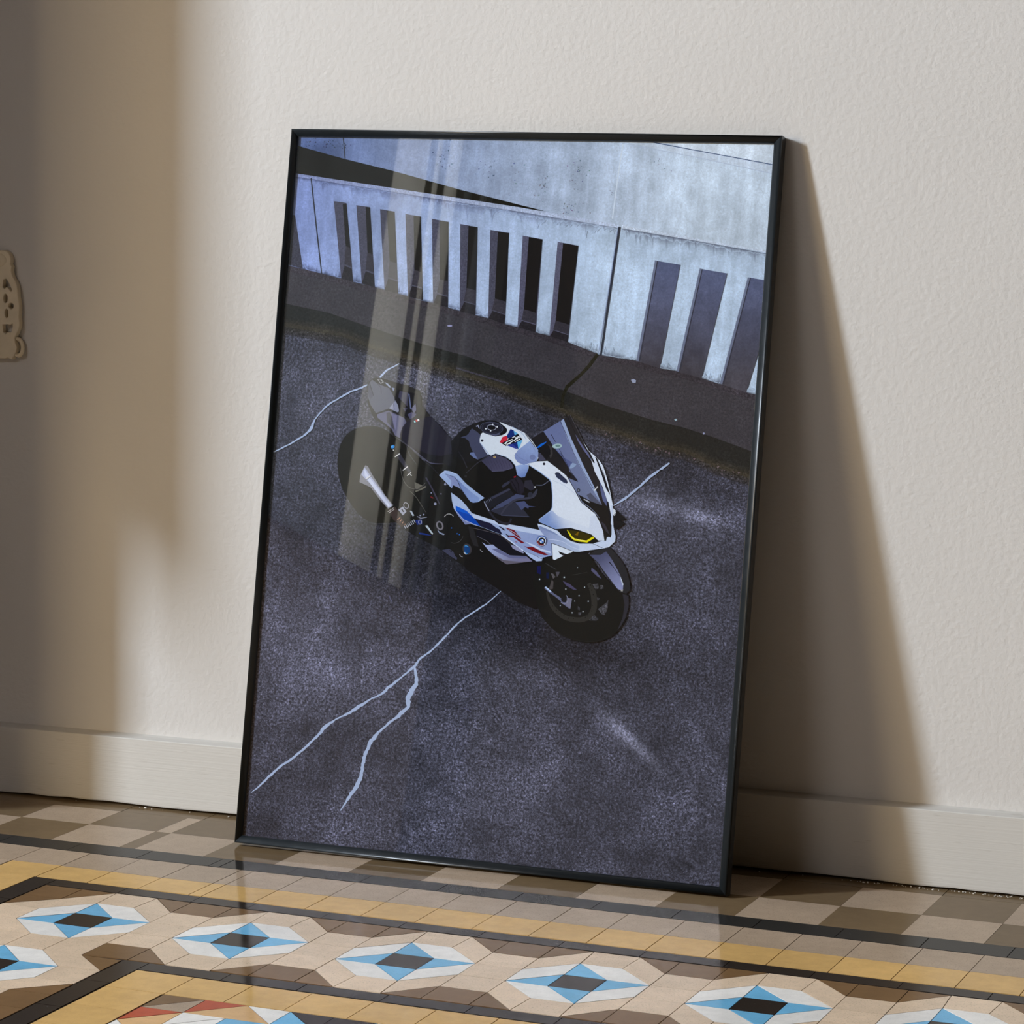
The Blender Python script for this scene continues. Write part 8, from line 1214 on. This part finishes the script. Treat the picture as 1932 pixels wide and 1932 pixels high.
[0,0,28,28,32,0,0,452,364.2,451.9,362.6,451.3,361.2,450.3,360.2,449,359.6,447.6,359.5,446.3,359.9,445.1,360.8,444.3,362.1,443.9,363.6,444.1,365.2,444.6,366.6,445.6,367.6,446.9,368.3,448.3,368.4,449.7,367.9,450.8,367,451.6,365.7],
[0,0,170,190,225,0,0,419.7,377.4,421.4,378.6,429.9,372.6,428.2,371.3],
[0,0,70,66,96,0,0,444.1,387.6,454.1,384.3,465.1,376.9,459.9,377,449,382.1],
[0,0,84,82,88,0,0,426.6,396.6,430.2,396,433.6,392.1,430.7,389.4],
[0,0,72,68,70,0,0,429,388.4,431.5,385.3,431.4,376.1,425.7,374.9],
[0,0,76,74,84,0,0,433.5,398.7,438.8,399.1,438.2,395.7,435.8,392.2],
[1,0,60,60,66,418.3,408.6,418.7,409.4,434,401.4,434.3,402],
[0,0,40,42,46,0,0,448.3,392.4,447.9,391.1,446.8,390.2,445.4,390.1,444.2,390.8,443.6,392.1,443.9,393.4,445.1,394.3,446.5,394.4,447.7,393.6],
[0,0,200,210,220,0,0,446.9,392.5,446.7,391.8,446,391.5,445.3,391.7,444.9,392.3,445.2,393,445.9,393.3,446.6,393.1],
[0,0,40,42,46,0,0,451.2,377,450.9,376,450.1,375.3,448.9,375.2,448,375.8,447.6,376.8,447.8,377.8,448.7,378.5,449.8,378.6,450.8,378],
[0,0,200,210,220,0,0,450.1,377.1,450,376.6,449.4,376.3,448.9,376.5,448.6,377,448.8,377.5,449.3,377.8,449.9,377.6],
[0,0,40,42,46,0,0,470.3,369.6,470,368.6,469.2,367.9,468,367.8,467.1,368.4,466.6,369.4,466.9,370.4,467.8,371.1,468.9,371.2,469.9,370.6],
[0,0,200,210,220,0,0,469.2,369.7,469,369.2,468.5,368.9,467.9,369.1,467.7,369.6,467.9,370.1,468.4,370.4,469,370.2],
[0,0,40,42,46,0,0,483.7,363.2,483.4,362.1,482.5,361.4,481.2,361.3,480.2,361.9,479.7,363,480,364.1,480.9,364.8,482.2,364.9,483.2,364.3],
[0,0,200,210,220,0,0,482.5,363.3,482.3,362.7,481.8,362.5,481.1,362.7,480.9,363.2,481.1,363.8,481.6,364.1,482.2,363.9],
[0,0,40,42,46,0,0,477.4,349.4,477.1,348.3,476.2,347.6,475.1,347.6,474.1,348.1,473.7,349.1,474,350.1,474.8,350.8,476,350.9,476.9,350.4],
[0,0,200,210,220,0,0,476.3,349.4,476.1,348.9,475.6,348.7,475,348.8,474.8,349.3,474.9,349.9,475.5,350.1,476,349.9],
[0,0,40,42,46,0,0,462.5,346.6,462.2,345.6,461.3,344.9,460.2,344.8,459.2,345.4,458.8,346.4,459.1,347.4,459.9,348.1,461.1,348.2,462,347.6],
[0,0,200,210,220,0,0,461.4,346.7,461.2,346.2,460.7,345.9,460.1,346.1,459.9,346.6,460,347.1,460.6,347.4,461.1,347.2],
[0,0,40,42,46,0,0,445.1,355,444.8,354,444,353.4,443,353.3,442.1,353.8,441.7,354.7,442,355.7,442.8,356.3,443.8,356.4,444.7,355.9],
[0,0,200,210,220,0,0,444.1,355.1,443.9,354.6,443.4,354.4,442.9,354.5,442.7,355,442.9,355.4,443.3,355.7,443.9,355.5],
[0,0,40,42,46,0,0,464.4,362.1,464.2,361.3,463.5,360.7,462.6,360.7,461.8,361.1,461.4,361.9,461.6,362.8,462.3,363.4,463.3,363.4,464.1,362.9],
[0,0,200,210,220,0,0,463.5,362.2,463.4,361.8,462.9,361.6,462.5,361.8,462.3,362.2,462.4,362.6,462.9,362.8,463.3,362.6],
[0,0,40,42,46,0,0,414,387.4,413.7,386.2,412.7,385.4,411.3,385.3,410.2,385.9,409.6,387.1,410,388.4,411,389.2,412.3,389.3,413.5,388.6],
[0,0,200,210,220,0,0,412.7,387.5,412.5,386.9,411.9,386.6,411.2,386.8,410.9,387.4,411.1,388,411.7,388.3,412.4,388.1],
[0,0,40,42,46,0,0,476.9,381.3,476.7,380.3,475.9,379.7,474.9,379.6,474,380.1,473.6,381,473.8,382,474.6,382.6,475.6,382.7,476.5,382.2],
[0,0,200,210,220,0,0,475.9,381.4,475.8,380.9,475.3,380.7,474.8,380.8,474.6,381.3,474.7,381.8,475.2,382,475.7,381.8],
[0,0,40,42,46,0,0,464.8,406.2,464.6,405.4,463.9,404.8,463,404.7,462.2,405.2,461.8,406,462.1,406.9,462.8,407.4,463.7,407.5,464.5,407],
[0,0,200,210,220,0,0,463.9,406.3,463.8,405.9,463.4,405.7,462.9,405.8,462.7,406.2,462.8,406.7,463.3,406.9,463.7,406.7],
[0,0,24,26,72,0,0,406.7,404.6,412.2,405,413.1,394,407.6,395.3],
[0,0,20,28,60,0,0,420.4,397,423.9,397.2,424.6,389,421,389.6],
[0,0,41,41,45,0,0,478.1,424.1,485.5,430.4,505.2,436.2,514.5,428.1,523,419.5,529.9,410.1,535.8,395.6,537.9,387.5,538.2,381.7,533.4,377.1,524.6,378.1,513.4,387.5,501,400.7,490.3,414.1],
[0,0,74,77,106,1,132,138,178,495,421.9,524.1,384.9,12,478.9,424,493.8,424.9,498,427.9,501.3,430.1,510.9,418.8,518.8,406.9,523.9,398.1,528.2,387.6,528.1,379.8,520.8,382.2,511.3,392.3,499.8,404.8,491.1,415],
[1,0,24,24,30,506.2,416,507.2,416.9,513.1,409.6,513.6,410,521.9,399.1,522.3,399.4],
[0,0,186,196,214,0,0,522.9,399.7,528.6,388.5,527.4,386.8,524.7,393.2],
[0,0,82,82,112,0,0,482.8,407.6,489.9,403.1,497.9,393.7,491.7,396.6,482.7,403.5],
[0,0,150,150,150,0,0,525.2,381.7,528.6,381.9,528,379.2,525.5,379.6],
[1,0,60,60,60,456.7,395.9,456.6,396.3,467.1,398.3,467,398.6,477.4,401.1,477.3,401.4],
]

# added ceiling glow for the floor sheen; far window curtains, mirrored in the picture glass
def emis(name, c, s):
    n = N(name); e = n.n('Emission'); e.inputs[0].default_value = c; e.inputs[1].default_value = s
    n.l(e.outputs[0], n.out.inputs[0]); return n.m
bm = bmesh.new(); box(bm, -4.15, -1.6, -7.35, -6.2, 4.86, 4.895)
structure(build('sheen_panel', bm, emis('panel_glow', (1.0, .965, 1.0, 1), 11.5)))  # added glowing panel under the ceiling, there only for the sheen on the floor
def cloth(name, c, tr):
    n = N(name); t = n.n('BsdfTranslucent'); d = n.n('BsdfDiffuse'); mx = n.n('MixShader')
    w = n.mapr(n.noise(n.coord((160, 160, 160)), 1.0, 2), .3, .7, .85, 1.1)
    col = n.mul(n.mix(c, c, 0.0), w)
    n.l(col, t.inputs[0]); n.l(col, d.inputs[0]); mx.inputs[0].default_value = tr
    n.l(d.outputs[0], mx.inputs[1]); n.l(t.outputs[0], mx.inputs[2]); n.l(mx.outputs[0], n.out.inputs[0]); return n.m
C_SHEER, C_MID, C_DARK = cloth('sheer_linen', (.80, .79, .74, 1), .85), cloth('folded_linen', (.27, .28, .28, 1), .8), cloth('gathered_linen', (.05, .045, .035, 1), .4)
bm = bmesh.new()
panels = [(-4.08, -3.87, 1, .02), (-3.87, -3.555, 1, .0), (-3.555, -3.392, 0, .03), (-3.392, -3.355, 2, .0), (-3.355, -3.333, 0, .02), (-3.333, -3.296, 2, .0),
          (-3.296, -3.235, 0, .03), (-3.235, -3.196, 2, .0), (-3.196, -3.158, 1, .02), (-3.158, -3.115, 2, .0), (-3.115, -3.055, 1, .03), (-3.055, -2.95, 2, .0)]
def hem(x): return 2.08 + (1.79 - 2.08) * min(max((x + 3.90) / .69, -.3), 1.0)
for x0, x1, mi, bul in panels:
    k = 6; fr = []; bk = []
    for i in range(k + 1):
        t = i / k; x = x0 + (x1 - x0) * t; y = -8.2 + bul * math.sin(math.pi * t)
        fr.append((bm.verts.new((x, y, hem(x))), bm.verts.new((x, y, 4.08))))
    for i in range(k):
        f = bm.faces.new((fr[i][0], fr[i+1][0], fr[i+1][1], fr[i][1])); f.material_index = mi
me = bpy.data.meshes.new('window_curtain'); bm.to_mesh(me); bm.free()
for m in (C_SHEER, C_MID, C_DARK): me.materials.append(m)
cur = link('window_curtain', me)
sol = cur.modifiers.new('thickness', 'SOLIDIFY'); sol.thickness = .002
tag(cur, 'folded linen curtain mirrored as pale vertical stripes in the picture glass', 'curtain')
bm = bmesh.new(); bmesh.ops.create_cone(bm, cap_ends=True, segments=16, radius1=.015, radius2=.015, depth=3.2, matrix=Matrix.Translation((-2.9, -8.2, 4.10)) @ Matrix.Rotation(math.pi/2, 4, 'Y'))
rod = build('curtain_rod', bm, plain('dark_iron', (40, 34, 30), .4, .5), cur, True)

# unseen blocker panel and drape, added to shade the left of the picture wall
M_DRAPE = plain('brown_wool', (120, 92, 62), .9, .1)
bm = bmesh.new(); box(bm, -1.95, -.69, -.30, -.21, 0.0, 4.9)
structure(build('light_blocker', bm, M_ROOM))
bm = bmesh.new(); k = 60; fr = []
for i in range(k + 1):
    t = i / k; x = -.92 - .9 * t; y = -.555 - .018 * math.sin(t * 46)
    z0 = .675 + 1.05 * min(t * .9, .42) 
    fr.append((bm.verts.new((x, y, z0)), bm.verts.new((x, y, 3.6))))
for i in range(k): bm.faces.new((fr[i][0], fr[i+1][0], fr[i+1][1], fr[i][1]))
me = bpy.data.meshes.new('light_blocker_drape'); bm.to_mesh(me); bm.free(); me.materials.append(M_DRAPE)
dr = link('light_blocker_drape', me); s_ = dr.modifiers.new('thickness', 'SOLIDIFY'); s_.thickness = .006
tag(dr, 'unseen short brown drape added on the left to shade the picture wall', 'drape')

# ------------------------------------------------------------------ picture frame
FW, FH, RW, FT, LE, RR = .6985, .9815, .0108, .01995, .16675, .0028
ex0, ez0 = Vector((1, 0, 0)), Vector((0, math.sin(LE), math.cos(LE)))
ex = ex0 * math.cos(RR) - ez0 * math.sin(RR); ez = ez0 * math.cos(RR) + ex0 * math.sin(RR)
en = Vector((0, -math.cos(LE), math.sin(LE)))                 # out of the picture
FM = Matrix(((ex.x, -en.x, ez.x, -.0188), (ex.y, -en.y, ez.y, -.1612), (ex.z, -en.z, ez.z, FT * math.sin(LE) + .0019), (0, 0, 0, 1)))
frame = bpy.data.objects.new('picture_frame', None); COL.objects.link(frame)
frame.matrix_world = FM
tag(frame, 'black framed poster of a white motorcycle leaning on the cream wall', 'picture frame')
M_BLACK = N('black_lacquer')
M_BLACK.bsdf(rgb(22, 27, 30), M_BLACK.mapr(M_BLACK.noise(M_BLACK.coord(), 90, 2), .3, .7, .30, .38), .5); M_BLACK = M_BLACK.m
# local axes: x along width, y into the picture (back), z up
prof = [(0, FT), (0, .0030), (.0004, .0014), (.0014, .0004), (.0030, 0), (.0060, .0001), (.0084, .0006), (.0098, .0013), (.0106, .0021), (RW, .0030), (RW, .0062), (.0040, .0062), (.0040, FT)]
def rail(pts):       # pts: function (w) -> two mitred end points
    bm = bmesh.new(); a = []; b = []
    for w, y in prof:
        p, q = pts(w); a.append(bm.verts.new((p[0], y, p[1]))); b.append(bm.verts.new((q[0], y, q[1])))
    m = len(prof)
    for k in range(m):
        f = bm.faces.new((a[k], b[k], b[(k+1) % m], a[(k+1) % m])); f.smooth = 1 <= k <= 8
    bm.faces.new(a[::-1]); bm.faces.new(b)
    bmesh.ops.recalc_face_normals(bm, faces=bm.faces[:])
    return build('frame_rail', bm, M_BLACK, frame)
g_ = .00012
rail(lambda w: ((w + g_, w), (FW - w - g_, w)))
rail(lambda w: ((w + g_, FH - w), (FW - w - g_, FH - w)))
rail(lambda w: ((w, w + g_), (w, FH - w - g_)))
rail(lambda w: ((FW - w, w + g_), (FW - w, FH - w - g_)))
bm = bmesh.new(); box(bm, .0045, FW - .0045, .0066, .0105, .0045, FH - .0045)
build('backing_board', bm, plain('brown_hardboard', (110, 84, 60), .8, .2), frame)
# glass
gn = N('picture_glass'); tr = gn.n('BsdfTransparent'); gl = gn.n('BsdfGlossy'); mx = gn.n('MixShader')
ge = gn.n('NewGeometry'); dt = gn.n('VectorMath', operation='DOT_PRODUCT'); gn.l(ge.outputs['Normal'], dt.inputs[0]); gn.l(ge.outputs['Incoming'], dt.inputs[1])
fc = gn.math('ADD', .04, gn.math('MULTIPLY', .96, gn.math('POWER', gn.math('SUBTRACT', 1.0, gn.math('ABSOLUTE', dt.outputs['Value'])), 5.0)))
tr.inputs[0].default_value = (.985, .99, .985, 1); gl.inputs['Roughness'].default_value = .012
gn.l(fc, mx.inputs[0]); gn.l(tr.outputs[0], mx.inputs[1]); gn.l(gl.outputs[0], mx.inputs[2]); gn.l(mx.outputs[0], gn.out.inputs[0])
bm = bmesh.new(); box(bm, .0060, FW - .0060, .0026, .0037, .0060, FH - .0060)
build('glass_pane', bm, gn.m, frame)

# ------------------------------------------------------------------ the printed poster
PR_E = PRINT_EXPOSURE
def mat_print():
    n = N('poster_print'); c = n.coord((1, 0, 1))
    ink = n.n('Attribute', attribute_name='ink').outputs['Color']
    gr = n.n('Attribute', attribute_name='grain').outputs['Vector']
    sp = n.n('SeparateXYZ'); n.l(gr, sp.inputs[0])
    cloud = n.math('SUBTRACT', n.noise(c, 11, 4, .55, .4), .5)                 # soft patches
    patch = n.math('SUBTRACT', n.noise(c, 48, 5, .7, .3), .5)
    cells = n.n('TexVoronoi'); cells.inputs['Scale'].default_value = 640; n.l(c, cells.inputs['Vector'])
    cs = n.n('SeparateXYZ'); n.l(cells.outputs['Color'], cs.inputs[0])
    grit = n.math('ADD', n.math('MULTIPLY', n.math('SUBTRACT', n.noise(c, 300, 2, .8), .5), .75), n.math('MULTIPLY', n.math('SUBTRACT', cs.outputs[0], .5), .17))
    # trowel arcs: rings round scattered centres, broken up by noise
    vo = n.n('TexVoronoi'); vo.inputs['Scale'].default_value = 8.5; n.l(n.coord((1, 0, 1.25)), vo.inputs['Vector'])
    wob = n.math('ADD', n.math('MULTIPLY', vo.outputs['Distance'], 130.0), n.math('MULTIPLY', n.noise(c, 40, 4, .7), 15.0))
    arc = n.math('MULTIPLY', n.math('SINE', wob), n.mapr(n.noise(c, 13, 3, .6), .48, .66, 0, 1))
    drip = n.math('SUBTRACT', n.noise(n.coord((60, 0, 9)), 1.0, 5, .65), .5)
    road = n.mapr(sp.outputs[0], 4.0, 5.0, 0, 1)
    gm = n.math('MULTIPLY', grit, n.math('ADD', 1.0, n.math('ADD', n.math('MULTIPLY', cloud, 1.6), n.math('MULTIPLY', patch, 1.0))))
    soft = n.math('ADD', n.math('MULTIPLY', cloud, .55), n.math('MULTIPLY', patch, .42))
    e = n.math('ADD', n.math('ADD', n.math('MULTIPLY', gm, sp.outputs[0]), n.math('MULTIPLY', soft, sp.outputs[1])), n.math('MULTIPLY', drip, sp.outputs[2]))
    e = n.math('ADD', e, n.math('MULTIPLY', n.math('MULTIPLY', arc, .38), road))
    lum = n.math('POWER', 2.0, e)
    # bright mineral sparkles in the asphalt
    spark = n.mapr(n.noise(c, 430, 1), .72, .77, 0, 1)
    spark = n.math('MULTIPLY', spark, n.mapr(sp.outputs[0], 4.5, 6.0, 0, 1))
    sc = n.n('CombineXYZ'); n.l(lum, sc.inputs[0]); n.l(lum, sc.inputs[1]); n.l(n.math('POWER', lum, n.math('ADD', 1.0, n.math('MULTIPLY', road, .06))), sc.inputs[2])
    vm = n.n('VectorMath', operation='MULTIPLY'); n.l(ink, vm.inputs[0]); n.l(sc.outputs[0], vm.inputs[1]); col = vm.outputs[0]
    col = n.mix(col, rgb(150, 152, 185), n.math('MULTIPLY', spark, .6))
    n.bsdf(col, .6, 0.0); return n.m
GR = {0: (.35, .15, 0), 1: (7.6, 5.0, 0), 2: (1.0, 2.3, 1.3), 3: (2.4, 1.6, .0), 4: (3.9, 3.0, 0), 5: (.9, 3.4, .5)}
def blob(bl, x, y):
    s = 0.0
    for cx, cy, rx, ry, ro, g in bl:
        a = math.radians(ro); dx_, dy_ = x - cx, y - cy
        u = (dx_ * math.cos(a) + dy_ * math.sin(a)) / rx; v = (-dx_ * math.sin(a) + dy_ * math.cos(a)) / ry
        q = u*u + v*v
        if q < 9: s += g * math.exp(-q)
    return 2.0 ** (s * 1.44)
def clip(poly, x0, y0, x1, y1):
    for ax, lim, sg in ((0, x0, 1), (0, x1, -1), (1, y0, 1), (1, y1, -1)):
        o = []
        for i in range(len(poly)):
            a, b = poly[i-1], poly[i]
            ina, inb = (a[ax]-lim)*sg >= 0, (b[ax]-lim)*sg >= 0
            if ina != inb:
                t = (lim - a[ax]) / (b[ax] - a[ax]); o.append((a[0]+(b[0]-a[0])*t, a[1]+(b[1]-a[1])*t))
            if inb: o.append(b)
        poly = o
        if not poly: return []
    return poly
CLIPR = (5.0, 5.0, 693.5, 976.5)
def ink3(c): return tuple(s2l(v) / PR_E for v in c)
def build_print():
    verts = []; faces = []; cols = []; grs = []
    boxes = []
    def layer(x0, y0, x1, y1):
        L = 0
        for bx0, by0, bx1, by1, l in boxes:
            if l >= L and bx0 < x1 and bx1 > x0 and by0 < y1 and by1 > y0: L = l + 1
        boxes.append((x0, y0, x1, y1, L)); return L
    LH = .000014
    for row_ in ART:
        kind, g = row_[0], row_[1]; c0 = ink3(row_[2:5]); tk = row_[5:]
        gv = GR[g]; G = None
        if kind == 2:
            c1 = ink3(tk[:3]); tk = tk[3:]
        if kind:
            q = [tk[i:i+4] for i in range(0, len(tk), 4)]
            xs = [v for r in q for v in (r[0], r[2])]; ys = [v for r in q for v in (r[1], r[3])]
            z = layer(min(xs), min(ys), max(xs), max(ys)) * LH
            for a, b in zip(q, q[1:]):
                quad = [(a[0], a[1]), (b[0], b[1]), (b[2], b[3]), (a[2], a[3])]
                p = clip(quad, *CLIPR)
                if len(p) < 3: continue
                i0 = len(verts); verts += [(v[0], v[1], z) for v in p]; cols += [c0, c0, c1, c1] if kind == 2 and len(p) == 4 else [c0] * len(p); grs += [gv] * len(p)
                faces += [(i0, i0 + k, i0 + k + 1) for k in range(1, len(p) - 1)]
            continue
        if tk[0] == 1:
            G = (ink3(tk[1:4]), tk[4:8]); tk = tk[8:]
        else: tk = tk[1:]
        S = tk[0]; tk = tk[1:]
        p = clip([(tk[i], tk[i+1]) for i in range(0, len(tk), 2)], *CLIPR)
        if len(p) < 3: continue
        xs = [v[0] for v in p]; ys = [v[1] for v in p]
        z = layer(min(xs), min(ys), max(xs), max(ys)) * LH
        vv = [Vector((a, b, 0)) for a, b in p]
        tris = tessellate_polygon([vv])
        bm = bmesh.new(); bv = [bm.verts.new(v) for v in vv]
        for t in tris:
            try: bm.faces.new([bv[i] for i in t])
            except ValueError: pass
        if S:
            st = S
            for ax in (0, 1):
                lo, hi = (min(xs), max(xs)) if ax == 0 else (min(ys), max(ys))
                k = lo + st
                while k < hi:
                    co = (k, 0, 0) if ax == 0 else (0, k, 0); no = (1, 0, 0) if ax == 0 else (0, 1, 0)
                    bmesh.ops.bisect_plane(bm, geom=bm.verts[:] + bm.edges[:] + bm.faces[:], plane_co=co, plane_no=no); k += st
        bm.verts.index_update(); i0 = len(verts)
        for v in bm.verts:
            x, y = v.co.x, v.co.y; c = c0
            if G:
                x0, y0, x1, y1 = G[1]; dx_, dy_ = x1 - x0, y1 - y0
                t = min(max(((x - x0) * dx_ + (y - y0) * dy_) / (dx_*dx_ + dy_*dy_), 0), 1)
                c = tuple(a + (b - a) * t for a, b in zip(c0, G[0]))
            if g == 1: k = blob(BLOBS, x, y); c = tuple(a * k for a in c)
            elif g == 2: k = blob(WBLOBS, x, y); c = tuple(a * k for a in c)
            elif S and g == 0 and c0[0] > .3:
                pass
            verts.append((x, y, z)); cols.append(c); grs.append(gv)
        faces += [tuple(i0 + v.index for v in f.verts) for f in bm.faces]
        bm.free()
    me = bpy.data.meshes.new('art_print')
    me.from_pydata([(x/1000, -z, y/1000) for x, y, z in verts], [], faces)
    a = me.color_attributes.new('ink', 'FLOAT_COLOR', 'POINT')
    a.data.foreach_set('color', [w for c in cols for w in (c[0], c[1], c[2], 1.0)])
    a = me.attributes.new('grain', 'FLOAT_VECTOR', 'POINT')
    a.data.foreach_set('vector', [w for c in grs for w in c])
    me.materials.append(mat_print()); me.update()
    o = link('art_print', me, frame); o.location = (0, .0052, 0)
    print('print layers', max(b[4] for b in boxes), 'faces', len(faces))
    # sheet of paper behind the ink
    bm = bmesh.new(); box(bm, .0046, FW - .0046, 0.0002, .0010, .0046, FH - .0046)
    build('paper_sheet', bm, plain('print_paper', (40, 40, 46), .6, .2), o)
build_print()

# ------------------------------------------------------------------ cream fretwork ornament at the left edge
def ornament():
    R = [(0,474),(6,475.5),(11,479),(15,486),(15,494),(13.5,499.5),(17.5,503.5),(16,511),(17,518),(20,525),(26,532),(30,540),(31.5,550),(32,562),(34.5,572),(35.5,582),(35,592),(34,602),(35.5,613),(34.5,622),(29,632),(24,641),(24.5,651),(29,660),(27,668),(22,675),(18,683),(12,682),(8,680),(2,682)]
    X0, Z0, K = -.4743 , .7935, .000680
    CXP = -26.0
    def w(px, py): return (px - CXP) * K, -(py - 474) * K * 1.09
    cu = bpy.data.curves.new('fretwork', 'CURVE'); cu.dimensions = '2D'; cu.fill_mode = 'BOTH'; cu.extrude = .0042; cu.bevel_depth = .0008; cu.bevel_resolution = 2; cu.resolution_u = 3
    def loop(pts):
        s = cu.splines.new('POLY'); s.points.add(len(pts) - 1); s.use_cyclic_u = True
        for p, q in zip(s.points, pts): p.co = (q[0], q[1], 0, 1)
    right = [w(*p) for p in R]; left = [(-x, y) for x, y in right][::-1]
    loop(right + left)
    def ell(cx, cy, rx, ry, k=14): return [w(cx + rx*math.cos(2*math.pi*i/k), cy + ry*math.sin(2*math.pi*i/k)) for i in range(k)]
    holes = [[w(*p) for p in ((-3,529),(5,526),(11,532),(17.5,542),(20,550),(17,554),(12.5,550),(9.5,546),(6,545),(1,549),(-5,545))], ell(3, 566, 6.3, 10.5), ell(16.5, 580, 7.8, 7.2), ell(5.5, 595, 5.8, 10.5),
             [w(*p) for p in ((-6,616),(8,615),(14,616),(21,613),(21.5,622),(17,632.5),(11,635),(7,633),(3,637),(-4,632))]]
    for h in holes:
        loop(h); loop([(-x, y) for x, y in h])
    ob = bpy.data.objects.new('tmp', cu); COL.objects.link(ob)
    dg = bpy.context.evaluated_depsgraph_get(); dg.update()
    me = bpy.data.meshes.new_from_object(ob.evaluated_get(dg)); bpy.data.objects.remove(ob, do_unlink=True)
    me.materials.clear(); me.materials.append(plain('aged_cream_paint', (226, 212, 184), .5, .35))
    root = bpy.data.objects.new('wall_ornament', None); COL.objects.link(root)
    root.location = (X0 + CXP * K, WY - .0062, Z0)
    pl = link('fretwork_plate', me, root); pl.rotation_euler = (math.radians(90), 0, 0)
    # scroll behind the foot, and a top knob
    for s in (-1, 1):
        bm = bmesh.new(); ring = []
        for i in range(26):
            a = math.radians(100 - 300 * i / 25); r = .0115 - .00022 * i; cx, cy = w(29, 663)
            ring.append(Vector((s * (cx + r * math.cos(a) * .8), 0, cy + r * math.sin(a) * 1.25)))
        prev = None
        for i, p in enumerate(ring):
            t = (ring[min(i+1, 25)] - ring[max(i-1, 0)]).normalized(); u = Vector((0, 1, 0)); v = t.cross(u); rr = .0030
            cur_ = [bm.verts.new(p + u * math.cos(k * math.pi/4) * rr + v * math.sin(k * math.pi/4) * rr) for k in range(8)]
            if prev:
                for k in range(8): bm.faces.new((prev[k], prev[(k+1) % 8], cur_[(k+1) % 8], cur_[k]))
            prev = cur_
        bmesh.ops.recalc_face_normals(bm, faces=bm.faces[:])
        build('scroll', bm, me.materials[0], root, True)
    bm = bmesh.new(); bmesh.ops.create_uvsphere(bm, u_segments=20, v_segments=12, radius=.5, matrix=Matrix.Translation((0, -.004, -.013)) @ Matrix.Diagonal((.046, .010, .024, 1)))
    build('rosette', bm, me.materials[0], root, True)
    tag(root, 'cream openwork wall ornament with scrolled foot, cut by the left edge of the photo', 'ornament')
ornament()

# ------------------------------------------------------------------ plaster crumbs along the skirting gap
bm = bmesh.new()
for i in range(90):
    x = random.uniform(.80, 1.06) if i < 62 else random.uniform(-.45, 1.06)
    r = random.uniform(.0004, .0013)
    mt = Matrix.Translation((x, random.uniform(-.0065, .0006), r * .5)) @ Matrix.Rotation(random.uniform(0, 3), 4, 'Z') @ Matrix.Diagonal((r * random.uniform(1, 2.4), r, r * .8, 1))
    bmesh.ops.create_icosphere(bm, subdivisions=1, radius=1.0, matrix=mt)
for v in bm.verts: v.co.x += random.uniform(-.0002, .0002)
cr = build('plaster_crumbs', bm, plain('crumbled_paint', (214, 208, 196), .8, .2))
tag(cr, 'white paint and plaster crumbs lying along the gap under the baseboard', 'crumbs'); cr['kind'] = 'stuff'
